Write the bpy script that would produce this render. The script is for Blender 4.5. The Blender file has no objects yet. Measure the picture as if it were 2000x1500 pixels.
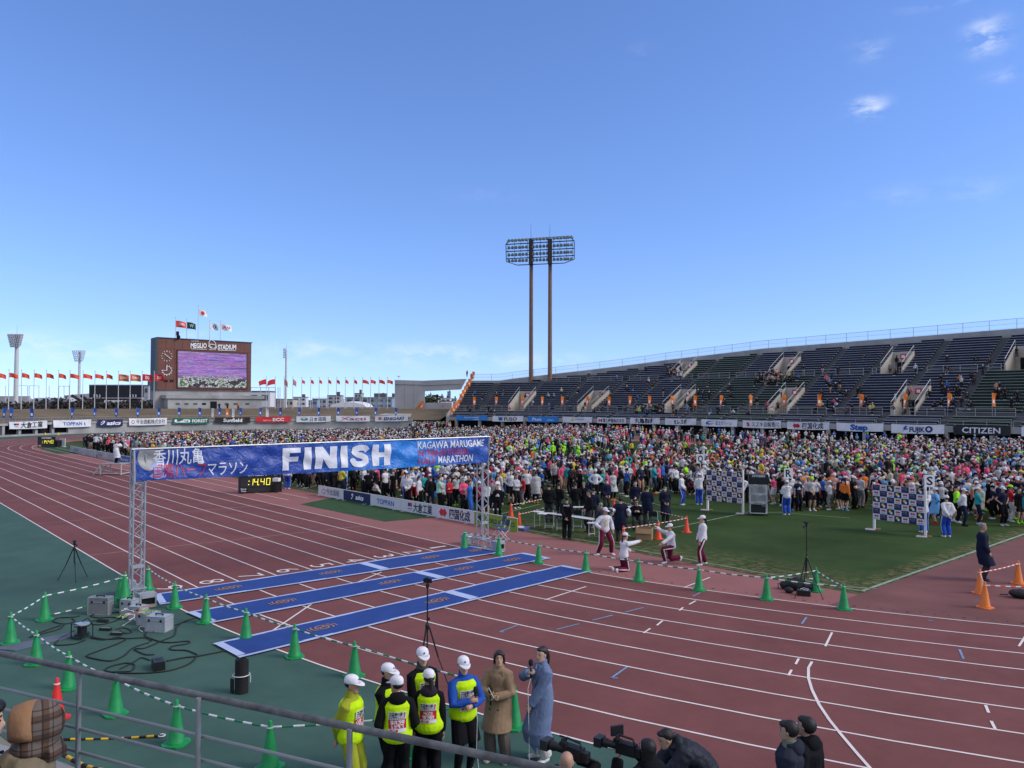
import bpy, math, random
import numpy as np
from mathutils import Vector, Matrix
R = math.radians
rnd = random.Random(7)
scene = bpy.context.scene
COL = scene.collection
# ---------------------------------------------------------------- camera
CF, CYAW, CPIT, CROL = 1513.03, -0.849731, 0.026192, 0.002794
CAM = Vector((23.1955, -17.956, 5.4054))
def _basis():
    cy, sy, cp, sp = math.cos(CYAW), math.sin(CYAW), math.cos(CPIT), math.sin(CPIT)
    f = Vector((sy*cp, cy*cp, sp)); r = Vector((cy, -sy, 0)); u = r.cross(f)
    c, s = math.cos(CROL), math.sin(CROL)
    return c*r+s*u, -s*r+c*u, f
CR, CU, CFW = _basis()
cd = bpy.data.cameras.new('camera'); co = bpy.data.objects.new('camera', cd); COL.objects.link(co)
cd.sensor_fit = 'HORIZONTAL'; cd.sensor_width = 36; cd.lens = CF/2000*36
cd.clip_start = 0.05; cd.clip_end = 20000
m4 = Matrix((CR, CU, -CFW)).transposed().to_4x4(); m4.translation = CAM
co.matrix_world = m4
scene.camera = co
# ---------------------------------------------------------------- world and sun
SUN_EL, SUN_AZ = R(35), R(52)          # azimuth measured from +y towards +x
w = bpy.data.worlds.new("World"); scene.world = w; w.use_nodes = True
nt = w.node_tree; nt.nodes.clear()
def N(nt, t, **k):
    n = nt.nodes.new(t)
    for a, b in k.items(): setattr(n, a, b)
    return n
out = N(nt, 'ShaderNodeOutputWorld'); bg = N(nt, 'ShaderNodeBackground'); sky = N(nt, 'ShaderNodeTexSky')
sky.sky_type = 'NISHITA'; sky.sun_disc = False; sky.sun_elevation = SUN_EL; sky.sun_rotation = SUN_AZ
sky.altitude = 0; sky.air_density = 1.0; sky.dust_density = 0.15; sky.ozone_density = 3.0
bg.inputs['Strength'].default_value = 0.12
tcs = N(nt, 'ShaderNodeTexCoord'); vm = N(nt, 'ShaderNodeVectorMath', operation='MULTIPLY_ADD'); vm.inputs[1].default_value = (1, 1, .96); vm.inputs[2].default_value = (0, 0, .078)
vn = N(nt, 'ShaderNodeVectorMath', operation='NORMALIZE'); nt.links.new(tcs.outputs['Generated'], vm.inputs[0]); nt.links.new(vm.outputs[0], vn.inputs[0]); nt.links.new(vn.outputs[0], sky.inputs[0])
# small clouds: soft blobs in chosen directions, broken up by noise
tc = N(nt, 'ShaderNodeTexCoord'); L = nt.links.new
def math_(op, a, b=None, clamp=False):
    n = N(nt, 'ShaderNodeMath', operation=op, use_clamp=clamp)
    for i, x in enumerate((a, b)):
        if x is None: continue
        if isinstance(x, (int, float)): n.inputs[i].default_value = x
        else: L(x, n.inputs[i])
    return n.outputs[0]
noi = N(nt, 'ShaderNodeTexNoise'); noi.inputs['Scale'].default_value = 26; noi.inputs['Detail'].default_value = 7; noi.inputs['Roughness'].default_value = .62
mp = N(nt, 'ShaderNodeMapping'); mp.inputs['Scale'].default_value = (1, 1, 2.4); L(tc.outputs['Generated'], mp.inputs[0]); L(mp.outputs[0], noi.inputs['Vector'])
total = None
def pixdir(px, py): return (CFW + (px-1000)/CF*CR - (py-750)/CF*CU).normalized()
for px, py, wx, wz, amp in ((1927, 72, .016, .014, .85), (1694, 210, .017, .009, .80), (1958, 146, .014, .008, .25), (1700, 96, .018, .012, .2),
        (1850, 3, .04, .005, .16), (1760, 380, .045, .010, .10), (1910, 372, .04, .012, .10), (1250, 105, .02, .010, .06), (950, 380, .04, .010, .05),
        (70, 672, .05, .012, .34), (240, 682, .05, .010, .24), (590, 680, .05, .010, .34), (840, 688, .06, .010, .36), (950, 702, .05, .008, .22), (390, 662, .03, .008, .4), (1090, 705, .05, .008, .25), (160, 705, .16, .014, .16), (760, 705, .2, .012, .14)):
    d = pixdir(px, py); side = Vector((d.y, -d.x, 0)).normalized(); up = side.cross(d)
    acc = None
    for v, s in ((side, wx), (up, wz)):
        dp = N(nt, 'ShaderNodeVectorMath', operation='DOT_PRODUCT'); L(tc.outputs['Generated'], dp.inputs[0]); dp.inputs[1].default_value = v
        q = math_('DIVIDE', dp.outputs['Value'], s); q = math_('MULTIPLY', q, q); acc = q if acc is None else math_('ADD', acc, q)
    dp = N(nt, 'ShaderNodeVectorMath', operation='DOT_PRODUCT'); L(tc.outputs['Generated'], dp.inputs[0]); dp.inputs[1].default_value = d
    front = math_('GREATER_THAN', dp.outputs['Value'], 0)
    g = math_('MULTIPLY', math_('MULTIPLY', math_('POWER', 2.718, math_('MULTIPLY', acc, -1)), front), amp)
    total = g if total is None else math_('ADD', total, g)
nn = math_('MULTIPLY', math_('SUBTRACT', noi.outputs['Fac'], .42), 4.2, True)
cl = math_('MULTIPLY', total, nn, True)
mx = N(nt, 'ShaderNodeMixRGB'); L(cl, mx.inputs[0])
gam = N(nt, 'ShaderNodeHueSaturation'); gam.inputs['Saturation'].default_value = 1.10; gam.inputs['Value'].default_value = 1.0
tint = N(nt, 'ShaderNodeMixRGB', blend_type='MULTIPLY'); tint.inputs[0].default_value = 1; tint.inputs[2].default_value = (.845, .825, 1.02, 1)
L(sky.outputs[0], gam.inputs['Color']); L(gam.outputs[0], tint.inputs[1]); L(tint.outputs[0], mx.inputs[1]); mx.inputs[2].default_value = (4.6, 4.9, 5.6, 1)
# unseen bright cloud sheet, added overhead and behind the stand for more neutral light
def ramp(x, a, b):
    n = N(nt, 'ShaderNodeMapRange', interpolation_type='SMOOTHSTEP'); L(x, n.inputs[0]); n.inputs[1].default_value = a; n.inputs[2].default_value = b; return n.outputs[0]
sep = N(nt, 'ShaderNodeSeparateXYZ'); L(tc.outputs['Generated'], sep.inputs[0])
bk = N(nt, 'ShaderNodeVectorMath', operation='DOT_PRODUCT'); L(tc.outputs['Generated'], bk.inputs[0]); bk.inputs[1].default_value = (CFW.x, CFW.y, 0)
sheet = math_('MAXIMUM', ramp(sep.outputs['Z'], .56, .80), math_('MULTIPLY', ramp(bk.outputs['Value'], .05, -.45), ramp(sep.outputs['Z'], .05, .3)))
n5 = N(nt, 'ShaderNodeTexNoise'); n5.inputs['Scale'].default_value = 3; n5.inputs['Detail'].default_value = 6; L(tc.outputs['Generated'], n5.inputs['Vector'])
sheet = math_('MULTIPLY', sheet, math_('ADD', math_('MULTIPLY', ramp(n5.outputs['Fac'], .35, .65), .5), .5))
mx2 = N(nt, 'ShaderNodeMixRGB'); L(sheet, mx2.inputs[0]); L(mx.outputs[0], mx2.inputs[1]); mx2.inputs[2].default_value = (3.7, 3.5, 3.5, 1)
L(mx2.outputs[0], bg.inputs['Color']); L(bg.outputs[0], out.inputs[0])
sl = bpy.data.lights.new('sun', 'SUN'); sl.energy = 1.3; sl.angle = R(24); sl.color = (1, .93, .82)
so = bpy.data.objects.new('sun', sl); COL.objects.link(so)
SUND = Vector((math.sin(SUN_AZ)*math.cos(SUN_EL), math.cos(SUN_AZ)*math.cos(SUN_EL), math.sin(SUN_EL)))
so.rotation_euler = SUND.to_track_quat('Z', 'Y').to_euler(); so.location = (0, 0, 80)
vs = scene.view_settings; vs.view_transform = 'Standard'; vs.look = 'None'; vs.exposure = 0.85; vs.gamma = 1.0
scene.cycles.use_denoising = True; scene.cycles.max_bounces = 5; scene.cycles.transparent_max_bounces = 12
# ---------------------------------------------------------------- geometry of the picture
def ray(px, py): return CFW + (px-1000)/CF*CR - (py-750)/CF*CU
def at(px, py, z=0.0):
    d = ray(px, py); return CAM + d*((z-CAM.z)/d.z)
def aty(px, py, y):
    d = ray(px, py); return CAM + d*((y-CAM.y)/d.y)
def atx(px, py, x):
    d = ray(px, py); return CAM + d*((x-CAM.x)/d.x)
BC = Vector((-80, 37.898, 0))          # centre of the far bend
def atr(px, py, rad):
    d = ray(px, py); o = CAM-BC
    a = d.x**2+d.y**2; b = 2*(o.x*d.x+o.y*d.y); c = o.x**2+o.y**2-rad*rad
    return CAM + d*((-b+math.sqrt(b*b-4*a*c))/(2*a))
def atd(px, py, dep): return CAM + dep*ray(px, py)
# ---------------------------------------------------------------- materials
MATS = {}
def mat(name, col, rough=.6, metal=0.0, noise=None, bump=None, spec=.4, emit=None, alpha=None, wave=None):
    """noise=(scale, amount[, second colour]); bump=(scale, strength)"""
    if name in MATS: return MATS[name]
    m = bpy.data.materials.new(name); m.use_nodes = True; t = m.node_tree; b = t.nodes['Principled BSDF']
    b.inputs['Base Color'].default_value = (*col, 1); b.inputs['Roughness'].default_value = rough; b.inputs['Metallic'].default_value = metal
    b.inputs['Specular IOR Level'].default_value = spec
    tcn = N(t, 'ShaderNodeTexCoord')
    if noise is None: noise = (3.0, .10)
    n = N(t, 'ShaderNodeTexNoise'); n.inputs['Scale'].default_value = noise[0]; n.inputs['Detail'].default_value = 6; n.inputs['Roughness'].default_value = .6
    t.links.new(tcn.outputs['Object'], n.inputs['Vector'])
    r = N(t, 'ShaderNodeValToRGB'); a = noise[1]; c2 = noise[2] if len(noise) > 2 else None
    r.color_ramp.elements[0].position = .3; r.color_ramp.elements[1].position = .7
    r.color_ramp.elements[0].color = (*[max(0, c*(1-a)) for c in col], 1)
    r.color_ramp.elements[1].color = (*(c2 or [min(1, c*(1+a)) for c in col]), 1)
    t.links.new(n.outputs['Fac'], r.inputs[0]); t.links.new(r.outputs[0], b.inputs['Base Color'])
    if bump:
        n2 = N(t, 'ShaderNodeTexNoise'); n2.inputs['Scale'].default_value = bump[0]; n2.inputs['Detail'].default_value = 4
        t.links.new(tcn.outputs['Object'], n2.inputs['Vector'])
        bp = N(t, 'ShaderNodeBump'); bp.inputs['Strength'].default_value = bump[1]; bp.inputs['Distance'].default_value = .02
        t.links.new(n2.outputs['Fac'], bp.inputs['Height']); t.links.new(bp.outputs[0], b.inputs['Normal'])
    if emit: b.inputs['Emission Color'].default_value = (*emit[0], 1); b.inputs['Emission Strength'].default_value = emit[1]
    if alpha is not None: b.inputs['Alpha'].default_value = alpha
    MATS[name] = m; return m
# ---------------------------------------------------------------- mesh builder
class MB:
    def __init__(s): s.v = []; s.f = []; s.m = []
    def add(s, vs, fs, m=0):
        o = len(s.v); s.v += [tuple(v) for v in vs]; s.f += [tuple(i+o for i in f) for f in fs]; s.m += [m]*len(fs); return s
    def box(s, c, d, m=0, rz=0, mtx=None):
        hx, hy, hz = d[0]/2, d[1]/2, d[2]/2
        vs = [Vector((x, y, z)) for z in (-hz, hz) for y in (-hy, hy) for x in (-hx, hx)]
        if mtx is None: mtx = Matrix.Rotation(rz, 3, 'Z')
        vs = [mtx @ v + Vector(c) for v in vs]
        return s.add(vs, [(0, 2, 3, 1), (4, 5, 7, 6), (0, 1, 5, 4), (2, 6, 7, 3), (0, 4, 6, 2), (1, 3, 7, 5)], m)
    def beam(s, a, b, wd, ht, m=0, up=(0, 0, 1)):
        a, b = Vector(a), Vector(b); d = b-a; z = d.normalized(); x = z.cross(Vector(up))
        if x.length < 1e-4: x = z.cross(Vector((1, 0, 0)))
        x.normalize(); y = z.cross(x)
        return s.box((a+b)/2, (wd, ht, d.length), m, mtx=Matrix((x, y, z)).transposed())
    def tube(s, pts, r, n=8, m=0, caps=True, ms=None):
        pts = [Vector(p) for p in pts]; k = len(pts); o = len(s.v)
        rr = r if isinstance(r, (list, tuple)) else [r]*k
        t0 = (pts[1]-pts[0]).normalized(); x = t0.cross(Vector((0, 0, 1)))
        if x.length < 1e-3: x = Vector((1, 0, 0))
        x.normalize()
        for i, p in enumerate(pts):
            t = (pts[min(i+1, k-1)]-pts[max(i-1, 0)])
            if t.length < 1e-9: t = t0
            t.normalize(); x = (x - t*x.dot(t)); x.normalize(); y = t.cross(x)
            for j in range(n):
                a = 2*math.pi*j/n; s.v.append(tuple(p+(x*math.cos(a)+y*math.sin(a))*rr[i]))
        for i in range(k-1):
            for j in range(n):
                j2 = (j+1) % n; s.f.append((o+i*n+j, o+i*n+j2, o+(i+1)*n+j2, o+(i+1)*n+j)); s.m.append(ms[i] if ms else m)
        if caps:
            s.f.append(tuple(o+j for j in reversed(range(n)))); s.m.append(ms[0] if ms else m)
            s.f.append(tuple(o+(k-1)*n+j for j in range(n))); s.m.append(ms[-1] if ms else m)
        return s
    def cyl(s, a, b, r, r2=None, n=10, m=0): return s.tube([a, b], [r, r if r2 is None else r2], n, m)
    def lathe(s, prof, c=(0, 0, 0), n=16, m=0, sy=1.0, caps=True):
        o = len(s.v); k = len(prof)
        for r_, z in prof:
            for j in range(n):
                a = 2*math.pi*j/n; s.v.append((c[0]+r_*math.cos(a), c[1]+r_*sy*math.sin(a), c[2]+z))
        for i in range(k-1):
            for j in range(n):
                j2 = (j+1) % n; s.f.append((o+i*n+j, o+i*n+j2, o+(i+1)*n+j2, o+(i+1)*n+j)); s.m.append(m)
        if caps:
            s.f.append(tuple(o+j for j in reversed(range(n)))); s.m.append(m); s.f.append(tuple(o+(k-1)*n+j for j in range(n))); s.m.append(m)
        return s
    def poly(s, pts, m=0): return s.add(pts, [tuple(range(len(pts)))], m)
    def prism(s, pts, z0, z1, m=0):
        n = len(pts); vs = [(p[0], p[1], z0) for p in pts]+[(p[0], p[1], z1) for p in pts]
        fs = [tuple(reversed(range(n))), tuple(range(n, 2*n))]+[(i, (i+1) % n, n+(i+1) % n, n+i) for i in range(n)]
        return s.add(vs, fs, m)
    def slab(s, pts, th, m=0):
        """closed plate from a planar outline pts, given thickness vector th"""
        n = len(pts); th = Vector(th); vs = [Vector(p) for p in pts]+[Vector(p)+th for p in pts]
        fs = [tuple(reversed(range(n))), tuple(range(n, 2*n))]+[(i, (i+1) % n, n+(i+1) % n, n+i) for i in range(n)]
        return s.add(vs, fs, m)
    def grid(s, fn, nu, nv, m=0, mf=None):
        o = len(s.v)
        for j in range(nv+1):
            for i in range(nu+1): s.v.append(tuple(fn(i/nu, j/nv)))
        for j in range(nv):
            for i in range(nu):
                a = o+j*(nu+1)+i; s.f.append((a, a+1, a+nu+2, a+nu+1)); s.m.append(mf((i+.5)/nu, (j+.5)/nv) if mf else m)
        return s
    def sphere(s, c, r, n=10, k=7, m=0):
        rx, ry, rz = r if isinstance(r, (tuple, list)) else (r, r, r); o = len(s.v)
        for i in range(k+1):
            ph = math.pi*i/k
            for j in range(n):
                a = 2*math.pi*j/n; q = max(math.sin(ph), 1e-4); s.v.append((c[0]+rx*q*math.cos(a), c[1]+ry*q*math.sin(a), c[2]-rz*math.cos(ph)))
        for i in range(k):
            for j in range(n):
                j2 = (j+1) % n; s.f.append((o+i*n+j, o+i*n+j2, o+(i+1)*n+j2, o+(i+1)*n+j)); s.m.append(m)
        return s
    def text(s, body, fn, m=0, h=1.0, bold=0.0, shear=0.0, fit=None):
        """lettering as faces; fn maps (u, v) on the surface to 3D; u runs 0..width (centred when fit given as (u0, u1))"""
        vs, fs, wd = text2d(body, bold, shear)
        k = h; ox = 0; kx = h
        if fit: kx = (fit[1]-fit[0])/max(wd, 1e-6); ox = fit[0]
        return s.add([fn(ox+x*kx, y*k) for x, y in vs], fs, m)
    def mesh(s, name):
        me = bpy.data.meshes.new(name); me.from_pydata(s.v, [], s.f); me.polygons.foreach_set('material_index', s.m); me.update(); return me
    def build(s, name, mats, parent=None, smooth=False, loc=None, rz=0):
        me = s.mesh(name)
        for q in (mats if isinstance(mats, (list, tuple)) else [mats]): me.materials.append(q)
        if smooth:
            me.polygons.foreach_set('use_smooth', [True]*len(me.polygons)); me.update()
            if smooth != 'all': me.set_sharp_from_angle(angle=R(38))
        o = bpy.data.objects.new(name, me); COL.objects.link(o)
        if parent: o.parent = parent
        if loc is not None: o.location = loc
        if rz: o.rotation_euler = (0, 0, rz)
        return o
TXT = {}
_tc = bpy.data.curves.new('lettering', 'FONT'); _to = bpy.data.objects.new('lettering', _tc); COL.objects.link(_to)
def text2d(body, bold=0.0, shear=0.0):
    k = (body, bold, shear)
    if k in TXT: return TXT[k]
    _tc.body = body; _tc.offset = bold; _tc.shear = shear; _tc.resolution_u = 2; _tc.size = 1.38; _tc.align_x = 'LEFT'
    bpy.context.view_layer.update(); dg = bpy.context.evaluated_depsgraph_get()
    me = bpy.data.meshes.new_from_object(_to.evaluated_get(dg))
    vs = [(v.co.x, v.co.y) for v in me.vertices]; fs = [tuple(p.vertices) for p in me.polygons]; bpy.data.meshes.remove(me)
    x0 = min(v[0] for v in vs) if vs else 0; wd = (max(v[0] for v in vs)-x0) if vs else 0
    vs = [(x-x0, y) for x, y in vs]; TXT[k] = (vs, fs, wd); return TXT[k]
def tag(o, label=None, cat=None, group=None, kind=None):
    if label: o['label'] = label
    if cat: o['category'] = cat
    if group: o['group'] = group
    if kind: o['kind'] = kind
    return o
def thing(name, label, cat, loc=(0, 0, 0), rz=0, group=None):
    o = bpy.data.objects.new(name, None); COL.objects.link(o); o.location = loc; o.rotation_euler = (0, 0, rz); o.empty_display_size = .2
    return tag(o, label, cat, group)
KIDS = {}
def dup(root, loc, rz, label, cat=None):
    c = root.copy(); COL.objects.link(c); c.location = loc; c.rotation_euler = (0, 0, rz); c['label'] = label
    if cat: c['category'] = cat
    for ch in root.children:
        d = ch.copy(); COL.objects.link(d); d.parent = c
        for g in ch.children:
            e = g.copy(); COL.objects.link(e); e.parent = d
    return c
def flatfn(o, ux, uy): 
    o, ux, uy = Vector(o), Vector(ux), Vector(uy)
    return lambda u, v: o+ux*u+uy*v
# ================================================================ ground, track, grass, markings
Rt = 37.898
M_ground = mat('bare ground', (.19, .18, .15), .95, noise=(.05, .25), bump=(1.5, .3))
M_apron = mat('green rubber surface', (.055, .113, .095), .85, noise=(.7, .16), bump=(60, .12), spec=.12)
M_track = mat('brick red track rubber', (.172, .066, .064), .85, noise=(.35, .13), bump=(90, .15), spec=.12)
M_strip = mat('faded red track rubber', (.27, .118, .114), .88, noise=(.5, .10), bump=(90, .15), spec=.12)
M_dzone = mat('worn red track rubber', (.175, .078, .075), .88, noise=(.6, .18), bump=(70, .15), spec=.12)
M_line = mat('white line paint', (.72, .66, .64), .7, noise=(2.0, .10))
M_fline = mat('faded line paint', (.34, .20, .20), .8, noise=(1.2, .3))
M_gline = mat('chalk line on grass', (.22, .30, .22), .9, noise=(3, .3))
M_blue = mat('pale blue marking paint', (.16, .26, .42), .8, noise=(4, .25))
M_grass = mat('turf green', (.037, .066, .022), .95, noise=(.30, .28), bump=(35, .5), spec=.05)
M_turf = mat('artificial turf green', (.042, .085, .040), .95, noise=(1.2, .12), bump=(80, .3), spec=.08)
def curve_pts(k, x0=-80, a1=math.pi):       # outer side of lane k along the lower straight and bends, y=-1.22k
    pass
def loop(off, n=72):
    """closed stadium outline at distance off outside the kerb line"""
    r = Rt+off; p = []
    for i in range(n+1):
        a = -math.pi/2+math.pi*i/n; p.append((r*math.cos(a), Rt+r*math.sin(a)))
    for i in range(n+1):
        a = math.pi/2+math.pi*i/n; p.append((-80+r*math.cos(a), Rt+r*math.sin(a)))
    return p
def ringmesh(mb, o0, o1, z, m=0, n=72):
    a, b = loop(o0, n), loop(o1, n); k = len(a)
    mb.add([(x, y, z) for x, y in a]+[(x, y, z) for x, y in b], [(i, k+i, k+(i+1) % k, (i+1) % k) for i in range(k)], m)
g = MB(); S = 9000
g.add([(-S, -S, -.012), (S, -S, -.012), (S, S, -.012), (-S, S, -.012)], [(0, 1, 2, 3)])
tag(g.build('ground', M_ground), kind='structure')
g = MB(); ringmesh(g, 10.98, 16.4, -.004)
g.add([(-110, -26, -.004), (60, -26, -.004), (60, -16.4, -.004), (-110, -16.4, -.004)], [(0, 1, 2, 3)])
tag(g.build('apron', M_apron), kind='structure')
# the track with slow stains and darker wheel marks of its own
tm = M_track.node_tree; tb = tm.nodes['Principled BSDF']
src = tb.inputs['Base Color'].links[0].from_socket; tcn = N(tm, 'ShaderNodeTexCoord'); n3 = N(tm, 'ShaderNodeTexNoise'); n3.inputs['Scale'].default_value = 1.6; n3.inputs['Detail'].default_value = 12; n3.inputs['Roughness'].default_value = .78
mpn = N(tm, 'ShaderNodeMapping'); mpn.inputs['Scale'].default_value = (1, 1, 1); tm.links.new(tcn.outputs['Object'], mpn.inputs[0]); tm.links.new(mpn.outputs[0], n3.inputs['Vector'])
mm = N(tm, 'ShaderNodeMixRGB', blend_type='OVERLAY'); mm.inputs[0].default_value = .30; tm.links.new(src, mm.inputs[1]); tm.links.new(n3.outputs['Fac'], mm.inputs[2]); tm.links.new(mm.outputs[0], tb.inputs['Base Color'])
g = MB(); ringmesh(g, 0, 10.98, 0); tag(g.build('track', M_track), kind='structure')
g = MB(); lp = loop(0); g.poly([(x, y, 0) for x, y in lp if x <= 13.0]+[]); 
# inner margin: the part left of x=13 in the faded rubber, the D beyond it in the worn rubber
g = MB(); pts = [p for p in lp if p[0] <= 13.0]
lo, hi = [p for p in pts if p[1] < Rt and p[0] > -80.1], [p for p in pts if p[1] > Rt and p[0] > -80.1]
left = [p for p in pts if p[0] <= -80.1]
ylo = Rt-math.sqrt(Rt*Rt-169); yhi = 2*Rt-ylo
poly = [(x, y) for x, y in [(13, ylo)]]+[(13, yhi)]+sorted([p for p in hi if p[0] < 13], key=lambda p: -p[0])+sorted(left, key=lambda p: -p[1])+sorted([p for p in lo if p[0] < 13], key=lambda p: p[0])
g.poly([(x, y, 0) for x, y in poly]); tag(g.build('inner_margin', M_strip), kind='structure')
dz = [p for p in lp if p[0] > 13]; dz.sort(key=lambda p: p[1])
g = MB(); g.poly([(13, ylo, 0)]+[(x, y, 0) for x, y in dz]+[(13, yhi, 0)]); tag(g.build('field_end', M_dzone), kind='structure')
# infield turf: worn towards its edges, dry yellow patches
gm = M_grass.node_tree; gb = gm.nodes['Principled BSDF']; src = gb.inputs['Base Color'].links[0].from_socket
def gn(scale, lo_, hi_):
    t_ = N(gm, 'ShaderNodeTexCoord'); n_ = N(gm, 'ShaderNodeTexNoise'); n_.inputs['Scale'].default_value = scale; n_.inputs['Detail'].default_value = 8; n_.inputs['Roughness'].default_value = .7
    gm.links.new(t_.outputs['Object'], n_.inputs['Vector']); r_ = N(gm, 'ShaderNodeMapRange'); r_.inputs[1].default_value = lo_; r_.inputs[2].default_value = hi_; gm.links.new(n_.outputs['Fac'], r_.inputs[0]); return r_.outputs[0]
tcn = N(gm, 'ShaderNodeTexCoord'); sp = N(gm, 'ShaderNodeSeparateXYZ'); gm.links.new(tcn.outputs['Object'], sp.inputs[0])
e1 = N(gm, 'ShaderNodeMapRange'); e1.inputs[1].default_value = 7.6; e1.inputs[2].default_value = 4.4; gm.links.new(sp.outputs['Y'], e1.inputs[0])
e2 = N(gm, 'ShaderNodeMapRange'); e2.inputs[1].default_value = 11.9; e2.inputs[2].default_value = 12.5; gm.links.new(sp.outputs['X'], e2.inputs[0])
mxm = N(gm, 'ShaderNodeMath', operation='MAXIMUM'); gm.links.new(e1.outputs[0], mxm.inputs[0]); gm.links.new(e2.outputs[0], mxm.inputs[1])
ml = N(gm, 'ShaderNodeMath', operation='MULTIPLY'); gm.links.new(mxm.outputs[0], ml.inputs[0]); gm.links.new(gn(3.2, .44, .62), ml.inputs[1])
x1 = N(gm, 'ShaderNodeMixRGB'); gm.links.new(ml.outputs[0], x1.inputs[0]); gm.links.new(src, x1.inputs[1]); x1.inputs[2].default_value = (.17, .145, .075, 1)
pm = N(gm, 'ShaderNodeMath', operation='MULTIPLY'); gm.links.new(gn(.22, .58, .72), pm.inputs[0]); pm.inputs[1].default_value = .5
x2 = N(gm, 'ShaderNodeMixRGB'); gm.links.new(pm.outputs[0], x2.inputs[0]); gm.links.new(x1.outputs[0], x2.inputs[1]); x2.inputs[2].default_value = (.080, .080, .032, 1)
gm.links.new(x2.outputs[0], gb.inputs['Base Color'])
g = MB()
g.poly([(13, 4.2, .004), (13, 71.6, .004), (-96, 71.6, .004), (-112, 58, .004), (-112, 18, .004), (-100, 8, .004), (-93, 4.2, .004)])
tag(g.build('field', M_grass), kind='structure')
# lane lines
g = MB(); LW = .05
for k in range(10): ringmesh(g, 1.22*k-.025, 1.22*k+.025, .006)
# bend lines on the near bend are covered by the same rings; the break line is a long arc
def strip(mb, pts, wd, z, m=0):
    pts = [Vector((p[0], p[1], 0)) for p in pts]; vs = []
    for i, p in enumerate(pts):
        t = (pts[min(i+1, len(pts)-1)]-pts[max(i-1, 0)]).normalized(); nrm = Vector((-t.y, t.x, 0))*wd/2
        vs += [(p.x+nrm.x, p.y+nrm.y, z), (p.x-nrm.x, p.y-nrm.y, z)]
    mb.add(vs, [(2*i+1, 2*i, 2*i+2, 2*i+3) for i in range(len(pts)-1)], m)
P2 = lambda *a: [tuple(at(x, y))[:2] for x, y in a]
strip(g, P2((1586, 1293), (1579, 1305), (1579, 1325), (1586, 1348), (1600, 1377), (1620, 1407), (1645, 1438), (1672, 1470), (1702, 1504), (1735, 1545), (1765, 1590)), .055, .010)
for pts in (((1387, 1128), (1336, 1148)), ((1145, 1146), (1065, 1172)), ((1625, 1236), (1612, 1263)), ((1560, 1287), (1554, 1298)), ((1546, 1309), (1540, 1320)),
            ((1359, 1174), (1346, 1181)), ((1334, 1187), (1327, 1193)), ((1294, 1213), (1283, 1222)), ((1270, 1228), (1257, 1237)), ((1925, 1378), (1931, 1393)), ((1936, 1409), (1944, 1425)),
            ((2003, 1243), (1990, 1263))):
    strip(g, P2(*pts), .05, .010)
# diagonal marks between the mats, and lane numbers
for pts in (((745, 1118), (688, 1142)), ((612, 1178), (530, 1234))): strip(g, P2(*pts), .05, .010)
for k in range(9):
    y0 = -1.22*(k+1)
    g.text(str(k+1), (lambda y0: lambda u, v: Vector((-.80+u, y0+.22+v, .010)))(y0), h=.78, bold=-.012, fit=(0, .16 if k == 0 else .46))
# runway lines on the inner margin
for y in (1.42, 2.64): strip(g, [(-84, y), (-17.8, y)], .05, .008)
tag(g.build('track_lines', M_line), kind='structure')
g = MB()
for pts in (((1225, 1303), (1194, 1325)), ((1194, 1325), (1207, 1325)), ((1010, 1222), (975, 1235)), ((975, 1235), (985, 1235)), ((1131, 1219), (1087, 1230)), ((1197, 1202), (1157, 1212)), ((1257, 1187), (1221, 1196)), ((1368, 1158), (1353, 1165)),
            ((1575, 1206), (1566, 1219)), ((1874, 1269), (1882, 1288)), ((1835, 1326), (1848, 1328)), ((1812, 1212), (1822, 1213))):
    strip(g, P2(*pts), .05, .009)
tag(g.build('blue_track_marks', M_blue), kind='structure')
g = MB()
for x in (-7.5, -17, -27.5, -37.5): strip(g, [(x, -10.9), (x+.5, -.1)], .06, .004)
tag(g.build('faint_track_lines', M_fline), kind='structure')
# lines on the grass
g = MB(); c0 = at(1690, 1156); 
strip(g, [(-76, c0.y-.1), (c0.x, c0.y)], .07, .009); strip(g, [(c0.x-.1, c0.y), (c0.x-.35, 71)], .11, .009)
strip(g, P2((1310, 1032), (1455, 1002)), .08, .009); strip(g, P2((1455, 1002), (1520, 1001), (1660, 1012)), .06, .009); strip(g, P2((1176, 961), (1225, 969), (1300, 990)), .07, .009)
strip(g, P2((905, 1022), (1055, 985)), .07, .009); strip(g, P2((1640, 1146), (1712, 1150)), .06, .009)
tag(g.build('field_lines', M_gline), kind='structure')
# artificial turf pieces laid on the inner margin
g = MB(); g.poly([(*p, .006) for p in P2((586, 985), (650, 972), (700, 981), (800, 1001), (866, 1009), (752, 1019))]); tag(g.build('turf_sheet', M_turf), kind='structure')
g = MB(); g.poly([(*p, .006) for p in P2((77, 876), (118, 868), (215, 880), (185, 887), (110, 886))]); tag(g.build('turf_sheet', M_turf), kind='structure')
# kerb holes beside lane one: a row of small dark sockets
g = MB(); M_dark = mat('socket black', (.03, .025, .025), .9)
for i in range(60):
    a = -math.pi/2+.13+i*.0085; r_ = Rt-.32-(.05 if i % 4 else 0); g.lathe([(.028 if i % 4 else .045, 0), (.02, .001)], (r_*math.cos(a), Rt+r_*math.sin(a), .006), 8)
tag(g.build('kerb_sockets', M_dark), kind='structure')
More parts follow.
